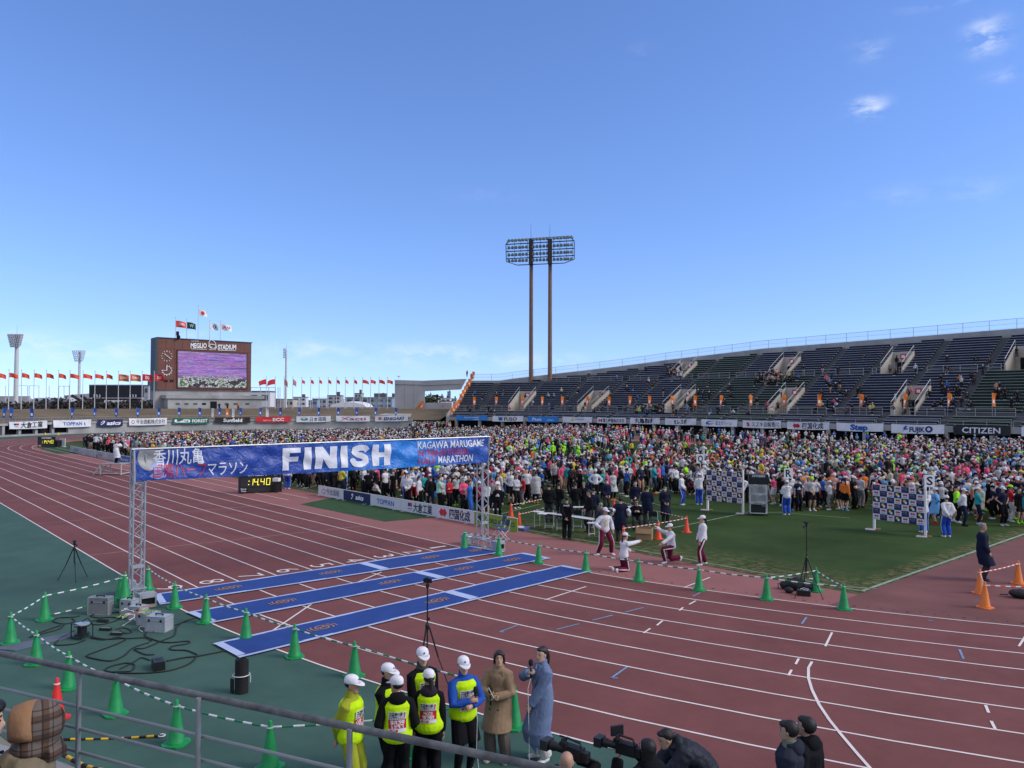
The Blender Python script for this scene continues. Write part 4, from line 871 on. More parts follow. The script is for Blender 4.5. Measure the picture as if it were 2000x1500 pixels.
bl_ = [(492, 533, 768, 330, 0, 'long white factory hall with roof unit beside the big scoreboard', 2), (533, 552, 782, 520, 4, 'low brown building right of the white factory hall', 2), (575, 600, 778, 620, 0, 'white low block between two flagpoles', 3), (560, 577, 783, 420, 2, 'small beige house behind the floodlight pole', 2),
       (642, 668, 775, 480, 1, 'grey office block behind the net fence', 4), (680, 770, 779, 420, 3, 'long blue grey building with dark window bands', 3), (695, 708, 771, 460, 2, 'beige tower block rising above the long building', 5), (740, 752, 776, 540, 0, 'small white block right of the beige tower', 4), (755, 774, 778, 470, 1, 'grey block beside the concrete gate', 4),
       (612, 640, 781, 700, 1, 'low grey warehouse far behind the flagpoles', 2), (718, 738, 783, 600, 4, 'dark brown roofed block in the town', 2),
       (837, 843, 772, 900, 1, 'thin grey tower block seen left in the gate opening', 7), (846, 857, 776, 800, 2, 'beige apartment block seen in the gate opening', 6), (857, 866, 775, 850, 4, 'brown apartment block in the gate opening', 6), (862, 880, 779, 700, 0, 'broad white building in the gate opening', 3), (874, 880, 766, 950, 3, 'tall blue glass tower in the gate opening', 9), (826, 835, 783, 600, 0, 'white house at left edge of the gate opening', 2), (882, 892, 780, 750, 1, 'grey block at the right of the gate opening', 4),
       (272, 296, 771, 420, 2, 'beige block between black and brown scoreboards', 4), (280, 297, 757, 380, 1, 'grey steel truss building beside the big scoreboard', 3)]
for b_ in bl_: building(*b_)
for i in range(34):
    px = rnd.uniform(500, 768) if i < 26 else rnd.uniform(830, 886); D = rnd.uniform(500, 1100); ww = rnd.uniform(5, 14)
    building(px-ww/2, px+ww/2, 790-rnd.uniform(3, 9), D, rnd.choice([0, 0, 1, 2, 3, 4]), 'small %s house in the distant town, %s among the rooftops' % (rnd.choice(['pale', 'grey', 'low', 'flat-roofed']), (['first']+order+['thirteenth', 'fourteenth', 'fifteenth', 'sixteenth', 'seventeenth', 'eighteenth', 'nineteenth', 'twentieth'])[i % 20]+(' on the far side' if i >= 20 else '')), 2)
o = thing('building', 'low white curved roof hall behind the flagpoles', 'building', atd(680, 796, 300)); bb = o.location.copy(); mb = MB()
pts = [(642+i*74/14, 796-10.5*math.sin(math.pi*min(1, (i/14)*1.0))**.45) for i in range(15)]
for i in range(14): A, B = atd(*pts[i], 300)-bb, atd(*pts[i+1], 300)-bb; mb.slab([A, B, B+CFW*14, A+CFW*14], (0, 0, -.3)); mb.slab([atd(pts[i][0], 800, 300)-bb, atd(pts[i+1][0], 800, 300)-bb, B, A], CFW*.2)
mb.build('roof', M_white, o)
# ================================================================ people
V = Vector
SKIN = [mat('skin tone %d' % i, c, .55, noise=(6, .06)) for i, c in enumerate([(.50, .30, .21), (.42, .245, .165), (.56, .36, .27)])]
HAIRB = mat('black hair', (.008, .007, .007), .5, noise=(8, .3), bump=(90, .4)); HAIRN = mat('dark brown hair', (.020, .011, .009), .45, noise=(8, .3), bump=(90, .4)); HAIRG = mat('grey hair', (.24, .235, .23), .6, noise=(8, .3)); HAIRT = mat('light brown hair', (.26, .16, .085), .5, noise=(8, .3))
M_eye = mat('eye dark', (.012, .010, .010), .3); M_lip = mat('lip', (.30, .11, .09), .5)
cloth_c = {}
def cloth(name, col, rough=.85): return mat(name, col, rough, noise=(5, .14), bump=(28, .3), spec=.12)
def ik(a, b, l1, l2, hint):
    a, b = V(a), V(b); d = b-a; L_ = d.length; mxl = (l1+l2)*.999
    if L_ > mxl: b = a+d*(mxl/L_); d = b-a; L_ = d.length
    k = (l1*l1-l2*l2+L_*L_)/(2*L_); h = math.sqrt(max(0, l1*l1-k*k)); n = d.normalized(); hv = V(hint); hv = hv-n*hv.dot(n)
    if hv.length < 1e-5: hv = V((0, 1, 0))-n*n.y
    return a+n*k+hv.normalized()*h, b
def etube(mb, rings, n=12, m=0):
    """rings: (centre, xaxis, yaxis, rx, ry)"""
    o = len(mb.v); k = len(rings)
    for c, xa, ya, rx, ry in rings:
        for j in range(n):
            a = 2*math.pi*j/n; mb.v.append(tuple(c+xa*(rx*math.cos(a))+ya*(ry*math.sin(a))))
    for i in range(k-1):
        for j in range(n):
            j2 = (j+1) % n; mb.f.append((o+i*n+j, o+i*n+j2, o+(i+1)*n+j2, o+(i+1)*n+j)); mb.m.append(m)
    mb.f.append(tuple(o+j for j in reversed(range(n)))); mb.m.append(m); mb.f.append(tuple(o+(k-1)*n+j for j in range(n))); mb.m.append(m)
class Fig:
    """joint positions of one figure, facing +y, 1.70 m tall, standing on z=0"""
    def __init__(s, pel=(0, 0, .93), lean=0.0, side=0.0, twist=0.0, hy=0.0, hp=0.0, fl=(-.10, 0, 0), fr=(.10, 0, 0), tl=.25, tr=-.25, pl=0, pr=0,
                 hl=(-.24, .04, .78), hr=(.24, .04, .78), el=(-.5, -.7, -.2), er=(.5, -.7, -.2), kl=(-.12, 1, 0), kr=(.12, 1, 0), female=False, fat=1.0, fing=.5):
        s.female, s.fat, s.fing = female, fat, fing
        P = V(pel); sw = .150 if female else .172; s.sw = sw
        ts_ = [-.10, -.04, .03, .12, .22, .32, .41, .475, .52, .585]; rxs = [.10, .158, .166, .150, .138, .150, .158, .112, .066, .055]; rys = [.085, .115, .12, .108, .103, .115, .114, .080, .062, .056]
        if female: rxs = [r*k for r, k in zip(rxs, (1, 1.02, 1.03, .93, .88, .9, .92, .9, .9, .9))]
        s.spine = []; pos = P+V((0, 0, -.10)); prev = -.10
        for t, rx, ry in zip(ts_, rxs, rys):
            k = min(1, max(0, (t+.05)/.32)); ln, sd = lean*k, side*k; tw = twist*min(1, max(0, t/.4))
            u = V((math.sin(sd), math.sin(ln)*math.cos(sd), math.cos(ln)*math.cos(sd))); pos = pos+u*(t-prev); prev = t
            x = V((math.cos(tw), math.sin(tw), 0)); x = (x-u*x.dot(u)).normalized(); y = u.cross(x)
            s.spine.append((pos.copy(), x, y, rx*fat, ry*fat, t, u))
        c, x, y, _, _, _, u = s.spine[7]; s.shx, s.shy, s.shu = x, y, u
        s.shl, s.shr = c-x*sw-u*.055, c+x*sw-u*.055
        nb = s.spine[9][0]; yaw = twist+hy; pit = -hp+lean*.45
        f = V((-math.sin(yaw)*math.cos(pit), math.cos(yaw)*math.cos(pit), -math.sin(pit))); r = V((math.cos(yaw), math.sin(yaw), 0)); s.hf, s.hr_, s.hu = f, r, r.cross(f)
        s.hc = nb+s.hu*.085+f*.018
        hip = s.spine[1]; s.hpl, s.hpr = P-hip[1]*.088+V((0, 0, -.04)), P+hip[1]*.088+V((0, 0, -.04))
        s.leg = {}
        for k, h, ft, toe, pt, kh in (('l', s.hpl, fl, tl, pl, kl), ('r', s.hpr, fr, tr, pr, kr)):
            fd = V((-math.sin(toe)*math.cos(pt), math.cos(toe)*math.cos(pt), -math.sin(pt))); ank = V(ft)+V((0, 0, .085)); 
            kn, ank = ik(h, ank, .425, .415, kh); s.leg[k] = (h, kn, ank, fd)
        s.arm = {}
        for k, sh, hd, eh in (('l', s.shl, hl, el), ('r', s.shr, hr, er)):
            e, wv = ik(sh, hd, .285, .255, eh); s.arm[k] = (sh, e, wv)
def limb(mb, pts, rad, n, m=0):
    mb.tube(pts, rad, n, m)
def lerp(a, b, k): return a+(b-a)*k
def arm_pts(f, k, frac, off, n=10, r=(.058, .052, .043, .041, .030)):
    sh, e, w_ = f.arm[k]; ins = lerp(f.spine[7][0]-f.shu*.015, sh, .5)
    full = [(ins, r[0]*1.1), (sh, r[0]*1.05), (lerp(sh, e, .5), r[1]), (e, r[2]), (lerp(e, w_, .35), r[3]), (w_, r[4])]; d = [0, .001, .28, .53, .70, 1.0]; out_ = []
    for i, (p, q) in enumerate(full):
        if d[i] <= frac+1e-6: out_.append((p, q+off))
        else:
            k0 = (frac-d[i-1])/(d[i]-d[i-1]); out_.append((lerp(full[i-1][0], p, k0), lerp(full[i-1][1], q, k0)+off)); break
    return [p for p, q in out_], [q for p, q in out_]
def leg_pts(f, k, frac, off, wide=0.0, r=(.092, .088, .062, .058, .060, .040)):
    h, kn, an, fd = f.leg[k]; full = [(h+V((0, 0, .05)), r[0]), (lerp(h, kn, .3), r[1]), (lerp(h, kn, .92), r[2]), (lerp(kn, an, .12), r[3]), (lerp(kn, an, .4), r[4]), (an, r[5])]; d = [0, .15, .47, .55, .7, 1.0]; out_ = []
    for i, (p, q) in enumerate(full):
        q2 = q+wide*min(1, d[i]*1.6)*(1 if i < 5 else 1.35)
        if d[i] <= frac+1e-6: out_.append((p, q2+off))
        else: k0 = (frac-d[i-1])/(d[i]-d[i-1]); out_.append((lerp(full[i-1][0], p, k0), lerp(full[i-1][1], q, k0)+off+wide)); break
    return [p for p, q in out_], [q for p, q in out_]
def torso(mb, f, t0, t1, off, n=16, m=0, shoulder=1.0, flare=0.0):
    rs = []
    for c, x, y, rx, ry, t, u in f.spine:
        if t0-.001 <= t <= t1+.001: rs.append((c, x, y, (rx*(shoulder if t > .4 else 1))+off+flare*max(0, .2-t), ry+off+flare*max(0, .2-t)))
    etube(mb, rs, n, m)
HEAD = [(-.118, .016, .018, .062), (-.108, .036, .036, .048), (-.088, .049, .058, .026), (-.052, .060, .079, .010), (-.012, .0675, .088, .002), (.03, .073, .0945, 0), (.07, .068, .087, -.004), (.1, .046, .060, -.008), (.117, .012, .016, -.010)]
def head(mb, f, n=14, m=0, feat=True):
    etube(mb, [(f.hc+f.hu*z+f.hf*yo, f.hr_, f.hf, rx, ry) for z, rx, ry, yo in HEAD], n, m)
    if feat:
        H = lambda x, y, z: f.hc+f.hr_*x+f.hf*y+f.hu*z
        mb.tube([H(0, .080, .022), H(0, .098, -.008), H(0, .103, -.024), H(0, .084, -.036)], [.008, .011, .014, .008], 6, m)
        for s_ in (-1, 1): mb.tube([H(s_*.062, .005, .012), H(s_*.076, -.005, .008), H(s_*.074, -.006, -.022), H(s_*.062, .004, -.026)], [.010, .013, .011, .008], 6, m)
        mb.tube([H(-.022, .077, -.058), H(0, .088, -.057), H(.022, .077, -.058)], .008, 5, m)
def hand(mb, w_, d, up, side, curl=.5, m=0, n=5):
    """palm, four unequal fingers and a thumb; d = direction of the palm, up = back of the hand"""
    d = V(d).normalized(); up = V(up); up = (up-d*up.dot(d)).normalized(); sd = d.cross(up)*side
    etube(mb, [(w_-d*.01, sd, up, .024, .017), (w_+d*.035, sd, up, .036, .016), (w_+d*.085, sd, up, .038, .013), (w_+d*.092, sd, up, .034, .010)], 8, m)
    for i, L_ in enumerate((.068, .078, .072, .056)):
        p = w_+d*.086+sd*(.028-.0185*i); a = 0; pts = [p]
        for j, q in enumerate((.45, .32, .23)):
            a += curl*(.75 if j == 0 else .95); dd = d*math.cos(a)-up*math.sin(a); p = p+dd*L_*q; pts.append(p)
        mb.tube(pts, [.0095, .0088, .008, .0065], n, m)
    p = w_+d*.025+sd*.030; q = p+(d*.55+sd*.75-up*.25).normalized()*.036; r_ = q+(d*.85+sd*.1-up*curl*.8).normalized()*.03; mb.tube([p, q, r_], [.012, .0105, .008], n, m)
def foot(mb, f, k, off=0.0, n=10, m=0):
    h, kn, an, fd = f.leg[k]; side = fd.cross(V((0, 0, 1))); side.normalize(); up = side.cross(fd); b = an-up*.055-fd*.055
    rs = [(b+up*.01, .020, .022), (b+fd*.015+up*.004, .036, .036), (b+fd*.075, .040, .040), (b+fd*.14-up*.006, .045, .031), (b+fd*.20-up*.012, .046, .022), (b+fd*.235-up*.017, .028, .013)]
    etube(mb, [(c, side, up, rx+off, ry+off) for c, rx, ry in rs], n, m); mb.tube([an+(kn-an).normalized()*.05, an-up*.02+fd*.005], [.040+off, .046+off], n, m)
_rm = {}
_tex = bpy.data.textures.new('cloth folds', 'CLOUDS'); _tex.noise_scale = .16; _tex.noise_depth = 2
_tex2 = bpy.data.textures.new('quilting', 'CLOUDS'); _tex2.noise_scale = .07
def remesh(mb, voxel, smooth=4, folds=0.0, tex=None):
    me = mb.mesh('tmp'); o = bpy.data.objects.new('tmp', me); COL.objects.link(o)
    r = o.modifiers.new('r', 'REMESH'); r.mode = 'VOXEL'; r.voxel_size = voxel; r.use_smooth_shade = True
    if smooth: q = o.modifiers.new('s', 'SMOOTH'); q.factor = .5; q.iterations = smooth
    if folds: q = o.modifiers.new('d', 'DISPLACE'); q.texture = tex or _tex; q.strength = folds; q.mid_level = .5; q.texture_coords = 'LOCAL'
    dg = bpy.context.evaluated_depsgraph_get(); dg.update(); ev = o.evaluated_get(dg); m2 = bpy.data.meshes.new_from_object(ev)
    bpy.data.objects.remove(o); bpy.data.meshes.remove(me); return m2
def merge(me, mb, name):
    """append the faces of mb to the mesh me"""
    n = len(me.vertices); co = np.empty(n*3, 'f'); me.vertices.foreach_get('co', co); vs = [tuple(v) for v in co.reshape(-1, 3)]
    fs = [tuple(p.vertices) for p in me.polygons]; o = len(vs); vs += mb.v; fs += [tuple(i+o for i in f) for f in mb.f]
    m2 = bpy.data.meshes.new(name); m2.from_pydata(vs, [], fs); m2.polygons.foreach_set('use_smooth', [True]*len(fs)); m2.update(); bpy.data.meshes.remove(me); return m2
def child(name, me, m_, parent):
    me.name = name; me.materials.clear(); me.materials.append(m_); o = bpy.data.objects.new(name, me); COL.objects.link(o); o.parent = parent; return o
def body_mesh(f, vox, hero=True):
    mb = MB(); torso(mb, f, -.1, .6, -.012); head(mb, f)
    for k in 'lr':
        p, r = arm_pts(f, k, 1.0, -.004); mb.tube(p, r, 10); p, r = leg_pts(f, k, 1.0, -.006); mb.tube(p, r, 10); foot(mb, f, k, -.008)
    me = remesh(mb, vox, 3); hb = MB()
    for k, sd in (('l', -1), ('r', 1)):
        sh, e, w_ = f.arm[k]; d = (w_-e).normalized(); inward = f.shx*(-sd); up = getattr(f, 'palm_'+k, None) or (f.shx*sd*.6+f.shy*.5+V((0, 0, .3)))
        hand(hb, w_, getattr(f, 'hd_'+k, d), up, -sd, f.fing)
    return merge(me, hb, 'person')
def hair_mesh(f, style, vox):
    H = lambda x, y, z: f.hc+f.hr_*x+f.hf*y+f.hu*z; mb = MB()
    def shell(off, zmin, back):
        rs = []
        for z, rx, ry, yo in HEAD:
            if z < zmin or (z > .04 and style in ('cap', 'cappony')): continue
            ins = .030 if z < .055 else .008
            rs.append((f.hc+f.hu*(z+off*.6)+f.hf*(yo-ins), f.hr_, f.hf, rx+off, ry+off-ins*.8))
        etube(mb, rs, 16)
    if style == 'bald': return None
    shell(.012, -.02, 0)
    mb.sphere(H(0, -.025, .045 if style not in ('cap', 'cappony') else .01), (.083, .085, .085 if style not in ('cap', 'cappony') else .06), 14, 9)
    if style == 'fringe': mb.sphere(H(0, .055, .075), (.068, .048, .035), 12, 7); mb.sphere(H(0, -.03, .03), (.088, .09, .095), 14, 9)
    if style == 'short': mb.sphere(H(0, .03, .088), (.066, .062, .034), 12, 7)
    if style == 'bob':
        etube(mb, [(H(0, -.062, -.13), f.hr_, f.hf, .06, .022), (H(0, -.052, -.11), f.hr_, f.hf, .088, .046), (H(0, -.040, -.03), f.hr_, f.hf, .096, .066), (H(0, -.026, .05), f.hr_, f.hf, .092, .085), (H(0, -.015, .10), f.hr_, f.hf, .064, .066)], 16)
        for s_ in (-1, 1): mb.tube([H(s_*.045, .068, .075), H(s_*.080, .040, .01), H(s_*.086, .022, -.06), H(s_*.082, .018, -.1)], [.024, .017, .014, .008], 8)
        mb.sphere(H(0, .05, .085), (.062, .046, .03), 12, 7)
    if style in ('pony', 'longpony', 'cappony'):
        if style != 'cappony': mb.sphere(H(0, .045, .085), (.060, .05, .032), 12, 7)
        L_ = 1.0 if style == 'pony' else 1.75; b = H(0, -.10, .02); back = -f.hf
        mb.tube([H(0, -.08, .03), b+back*.02, b+back*.035-V((0, 0, .08*L_)), b+back*.03-V((0, 0, .17*L_)), b+back*.015-V((0, 0, .26*L_))], [.022, .032, .036, .030, .008], 9)
    if style == 'long': etube(mb, [(H(0, -.06, -.26), f.hr_, f.hf, .05, .02), (H(0, -.055, -.16), f.hr_, f.hf, .085, .04), (H(0, -.03, -.04), f.hr_, f.hf, .09, .075), (H(0, -.02, .05), f.hr_, f.hf, .088, .085)], 14)
    return remesh(mb, vox, 2, .006)
def cap_mesh(f, visor=False):
    H = lambda x, y, z: f.hc+f.hr_*x+f.hf*y+f.hu*z; mb = MB(); n = 18
    ht = f.hu*math.cos(.12)-f.hf*math.sin(-.0)
    rings = [(.026, .085, .106, -.008), (.045, .086, .107, -.008), (.078, .084, .104, -.010), (.106, .072, .089, -.012), (.126, .047, .058, -.014), (.134, .012, .016, -.014)]
    etube(mb, [(H(0, yo, z), f.hr_, f.hf, rx, ry) for z, rx, ry, yo in rings], n)
    br = MB(); k = 9; top = []; bot = []
    for i in range(k+1):
        a = R(-68+136*i/k); inn = H(.085*math.sin(a), .097*math.cos(a), .034); q = max(0, math.cos(a*1.12)); outp = H(.088*math.sin(a), .096*math.cos(a)+.085*q**.5, .034-.034*q**.7+.012*abs(math.sin(a)))
        top.append((inn, outp))
    vs = []
    for a_, b_ in top: mid = lerp(a_, b_, .5)+f.hu*.004; vs += [a_+f.hu*.004, mid+f.hu*.004, b_+f.hu*.003, b_-f.hu*.003, mid-f.hu*.003, a_-f.hu*.003]
    fs = []
    for i in range(k):
        o = 6*i
        for j in range(6): j2 = (j+1) % 6; fs.append((o+j, o+j2, o+6+j2, o+6+j))
    fs += [tuple(range(6))[::-1], tuple(6*k+j for j in range(6))]; br.add(vs, fs)
    return mb, br
def top_mesh(f, vox, sleeve=1.0, hem=-.04, off=.016, folds=.014, neck=.52, flare=0, n=16, shoulder=1.0, tex=None, aoff=None):
    mb = MB(); torso(mb, f, hem, neck, off, n, 0, shoulder, flare)
    if sleeve > 0:
        for k in 'lr': p, r = arm_pts(f, k, sleeve, off*.9+.004 if aoff is None else aoff); mb.tube(p, r, 10)
    return remesh(mb, vox, 4, folds, tex)
def bottom_mesh(f, vox, length=1.0, off=.012, wide=0.0, folds=.012):
    mb = MB(); torso(mb, f, -.1, .12, off)
    for k in 'lr': p, r = leg_pts(f, k, length, off, wide); mb.tube(p, r, 10)
    return remesh(mb, vox, 3, folds)
def skirt_mesh(f, vox, zlow, off=.03, flare=.06, folds=.02, split=False):
    """the lower part of a coat or poncho, hanging round both legs"""
    mb = MB(); P = f.spine[1]; kn = (f.leg['l'][1]+f.leg['r'][1])/2; an = (f.leg['l'][2]+f.leg['r'][2])/2; hipw = f.spine[2]
    rs = [(f.spine[4][0], hipw[1], hipw[2], f.spine[4][3]+off, f.spine[4][4]+off), (hipw[0], hipw[1], hipw[2], hipw[3]+off, hipw[4]+off)]
    for k in (.35, .7, 1.0):
        z = lerp(P[0].z, zlow, k); tt = (P[0].z-z)/max(.01, P[0].z-kn.z); c = lerp(P[0], kn, min(1, tt)) if tt <= 1 else lerp(kn, an, min(1, (kn.z-z)/max(.01, kn.z-an.z)))
        rs.append((V((c.x, c.y, z)), hipw[1], hipw[2], .178*f.fat+off+flare*k, .135*f.fat+off+flare*k))
    etube(mb, rs, 20); return mb
def face_parts(f, parent, skin):
    H = lambda x, y, z: f.hc+f.hr_*x+f.hf*y+f.hu*z
    for s_ in (-1, 1):
        mb = MB(); mb.sphere(H(s_*.029, .0815, .012), (.013, .007, .006), 8, 5); e = mb.build('eye', M_eye, parent, True)
        mb = MB(); mb.tube([H(s_*.014, .0885, .031), H(s_*.03, .0865, .037), H(s_*.047, .075, .030)], [.003, .0042, .0025], 5); mb.build('eyebrow', HAIRB, parent, True)
    mb = MB(); mb.tube([H(-.021, .0825, -.0585), H(0, .0935, -.0575), H(.021, .0825, -.0585)], [.002, .0048, .002], 6); mb.build('mouth', M_lip, parent, True)
M_cap_e = mat('grey cap emblem', (.10, .10, .14), .6); M_shw = mat('white shoe', (.66, .66, .66), .6); M_shk = mat('black shoe', (.016, .016, .018), .5)
def person(label, loc, rz, f, hair=('short', HAIRB), skin=0, cap=None, top=None, bottom=None, shoes=None, h=1.70, vox=.012, group=None, face=True, extra=None, cat='person'):
    """top/bottom: dicts of (material, ...) options"""
    me = body_mesh(f, vox); me.materials.clear(); me.materials.append(SKIN[skin])
    o = bpy.data.objects.new('person', me); COL.objects.link(o); o.location = loc; o.rotation_euler = (0, 0, rz); o.scale = (h/1.7,)*3; tag(o, label, cat, group)
    if face: face_parts(f, o, SKIN[skin])
    if hair:
        hm = hair_mesh(f, hair[0], max(vox, .012))
        if hm: child('hair', hm, hair[1], o)
    if cap:
        mb, br = cap_mesh(f); c = mb.build('cap', cap, o, 'all'); br.build('brim', cap, c, 'all')
        if face: H_ = lambda x, y, z: f.hc+f.hr_*x+f.hf*y+f.hu*z; MB().sphere(H_(0, .092, .075), (.016, .008, .016), 8, 5).build('emblem', M_cap_e, c); MB().sphere(H_(0, -.014, .134), (.010, .010, .005), 8, 4).build('button', cap, c)
    cv = max(.012, vox*1.05)
    if bottom: child(bottom.get('name', 'trousers'), bottom_mesh(f, cv, bottom.get('len', 1.0), bottom.get('off', .012), bottom.get('wide', .01), bottom.get('folds', .012)), bottom['m'], o)
    if bottom and bottom.get('tights'): child('tights', bottom_mesh(f, cv, 1.0, .006, 0, 0), bottom['tights'], o)
    if top:
        tmh = top_mesh(f, cv, top.get('sleeve', 1.0), top.get('hem', -.04), top.get('off', .016), top.get('folds', .016), top.get('neck', .52), top.get('flare', 0), tex=top.get('tex'))
        if top.get('low'):
            mb = skirt_mesh(f, cv, top['low'], top.get('off', .016)+.01, top.get('lflare', .03)); torso(mb, f, -.04, top.get('neck', .52), top.get('off', .016))
            for k in 'lr': p, r = arm_pts(f, k, top.get('sleeve', 1.0), top.get('off', .016)+.004); mb.tube(p, r, 10)
            bpy.data.meshes.remove(tmh); tmh = remesh(mb, cv, 4, top.get('folds', .02), top.get('tex'))
        child(top.get('name', 'jacket'), tmh, top['m'], o)
    mb = MB()
    for k in 'lr':
        mb = MB(); foot(mb, f, k, .006); mb.build('shoe', shoes or M_shw, o, 'all')
    if extra: extra(f, o)
    return o
# ================================================================ finish area: mats, gantry, cones, boards, clocks, equipment
CFh = V((CFW.x, CFW.y, 0)).normalized(); CRh = V((CR.x, CR.y, 0)).normalized()
def fdir(a): a = R(a); return -CFh*math.cos(a)+CRh*math.sin(a)       # 0 = towards the camera, 90 = to the right of the picture
def frz(a): d = fdir(a); return math.atan2(-d.x, d.y)
NTH = ['first', 'second', 'third', 'fourth', 'fifth', 'sixth', 'seventh', 'eighth', 'ninth', 'tenth', 'eleventh', 'twelfth', 'thirteenth', 'fourteenth']
M_mat = mat('royal blue carpet', (.012, .050, .235), .9, noise=(1.2, .14), bump=(50, .2)); M_tape = mat('pale blue tape', (.42, .50, .74), .6, noise=(2, .06)); M_gold = mat('gold print', (.42, .21, .05), .8, noise=(3, .1))
mats_ = [[(300, 1162.5), (918, 1067.5), (987, 1079), (312, 1183)], [(363, 1198), (1021, 1081), (1076, 1091.5), (412, 1219)], [(416, 1259), (1098, 1105.5), (1156, 1117), (468, 1287)]]
seam = [.585, .605, .575]; logos = [(.17, .45, .78, .96, .655)[:4], (.19, .48, .72, .9), (.20, .50)]
for i, q in enumerate(mats_):
    A, B, Cc, D = [at(*p) for p in q]        # far-left, far-right, near-right, near-left
    Q = lambda u, v: (A*(1-u)+B*u)*(1-v)+(D*(1-u)+Cc*u)*v
    wv = (D-A).length; tp = .095/wv; o = thing('timing_mat', 'blue carpeted timing mat across the lanes, ' + ['farthest of three under the banner', 'middle one of three', 'nearest of three to the stand'][i], 'timing mat', Q(.5, .5), 0, 'timing mats across the finish'); b0 = o.location.copy()
    Zc = V((0, 0, .022))
    for u0, u1 in ((.012, seam[i]-.012), (seam[i]+.012, .988)):
        mb = MB(); mb.grid(lambda a, b: Q(u0+(u1-u0)*a, tp*1.0+(1-2.0*tp)*(1-b))+Zc+V((0, 0, .010+.004*math.sin(17*a+3*b)))-b0, 30, 3); mb.build('carpet', M_mat, o, 'all')
    mb = MB()
    for u0, u1, v0, v1 in ((0, 1, 0, tp*1.15), (0, 1, 1-tp*1.3, 1), (0, .016, tp*1.15, 1-tp*1.3), (.984, 1, tp*1.15, 1-tp*1.3), (seam[i]-.0135, seam[i]+.0135, tp*1.15, 1-tp*1.3)):
        mb.grid(lambda a, b: Q(u0+(u1-u0)*a, v1+(v0-v1)*b)+V((0, 0, .018+.020*(1 if .05 < (v0+v1)/2 < .95 else .6)))-b0, 20, 1)
    mb.build('tape', M_tape, o)
    for k, u in enumerate(logos[i]):
        c = Q(u, .5)+V((0, 0, .042))-b0; mb = MB(); ux = V((-.11, .99, 0)).normalized(); uy = V((-1, -.1, 0)).normalized()
        def ringp(r0, r1, a0, a1, n=16):
            p = [c+ux*r0*math.cos(R(a0+(a1-a0)*j/n))+uy*r0*.9*math.sin(R(a0+(a1-a0)*j/n)) for j in range(n+1)]; q_ = [c+ux*r1*math.cos(R(a0+(a1-a0)*j/n))+uy*r1*.9*math.sin(R(a0+(a1-a0)*j/n)) for j in range(n+1)]
            mb.add(p+q_, [(j, n+1+j, n+2+j, j+1) for j in range(n)])
        ringp(.15, .19, 0, 360); ringp(.26, .30, -40, 40, 8); ringp(.36, .39, -20, 20, 6); ringp(.26, .30, 140, 220, 8); ringp(.36, .39, 160, 200, 6)
        mb.beam(c-ux*.13+uy*.02, c+ux*.12-uy*.03, .03, .002); mb.beam(c-ux*.10-uy*.08, c+ux*.10+uy*.09, .03, .002); mb.build('logo', M_gold, o)
# ---------------------------------------------------------------- gantry: two truss towers and the banner
M_alu = mat('brushed aluminium', (.42, .44, .47), .42, metal=.55, noise=(9, .15)); M_alub = mat('aluminium box', (.36, .38, .41), .5, metal=.35, noise=(4, .15))
def truss(mb, A, B, w_, n, ax, r=.024, rd=.011):
    A, B, ax = V(A), V(B), V(ax).normalized(); d = (B-A).normalized(); ay = d.cross(ax); cs = [ax*sx*w_/2+ay*sy*w_/2 for sx, sy in ((1, 1), (-1, 1), (-1, -1), (1, -1))]
    for c in cs: mb.tube([A+c, B+c], r, 7)
    for i in range(n):
        p, q = A+(B-A)*(i/n), A+(B-A)*((i+1)/n)
        for j in range(4):
            c, e = cs[j], cs[(j+1) % 4]
            mb.tube([p+c, q+e] if (i+j) % 2 else [p+e, q+c], rd, 5); 
    for p in (A, B):
        for j in range(4): mb.tube([p+cs[j], p+cs[(j+1) % 4]], rd*1.3, 5)
TL, TR = at(266, 1172), at(942, 1069); ZT = 4.16
def tower(c, label):
    o = thing('truss_tower', label, 'truss tower', (c.x, c.y, 0), 0, 'finish truss towers'); 
    mb = MB(); truss(mb, (0, 0, .32), (0, 0, 3.25), .30, 11, (1, 0, 0)); mb.build('truss_column', M_alu, o)
    mb = MB(); truss(mb, (0, 0, 3.25), (0, 0, ZT), .30, 3, (1, 0, 0)); mb.build('truss_head', M_alu, o)
    mb = MB(); mb.box((0, 0, 3.24), (.36, .36, .02)); mb.box((0, 0, ZT), (.36, .36, .02)); mb.box((0, 0, .34), (.42, .42, .04)); mb.box((.155, 0, .95), (.02, .30, .10)); mb.build('plate', M_alub, o)
    for sx in (-1, 1):
        mb = MB(); truss(mb, (sx*.16, 0, .17), (sx*.78, 0, .17), .26, 3, (0, 1, 0), .020, .010); mb.build('base_truss', M_alu, o)
        mb = MB(); x = sx*.93
        for a in ((x, 0, .355), (x, 0, .02)): mb.box(a, (.30, .42, .035))
        for yy in (-.19, .19): mb.box((x, yy, .19), (.30, .04, .30))
        mb.box((x-sx*.12, 0, .19), (.03, .34, .30)); mb.box((x+sx*.15, 0, .30), (.02, .34, .08)); mb.box((x+sx*.15, 0, .06), (.02, .34, .06)); mb.build('ballast_box', M_alub, o)
        mb = MB(); mb.box((x, 0, .18), (.2, .3, .26)); mb.build('ballast', M_void, o)
    return o
tower(TL, 'aluminium truss tower on the green surface at the banner\'s kanji end'); tower(TR, 'aluminium truss tower beside the green board at the banner\'s English end')
bn = thing('finish_banner', 'long wrinkled blue banner with big white capitals spanning the two truss towers', 'banner', ((TL+TR)/2).to_tuple()); bb = bn.location.copy()
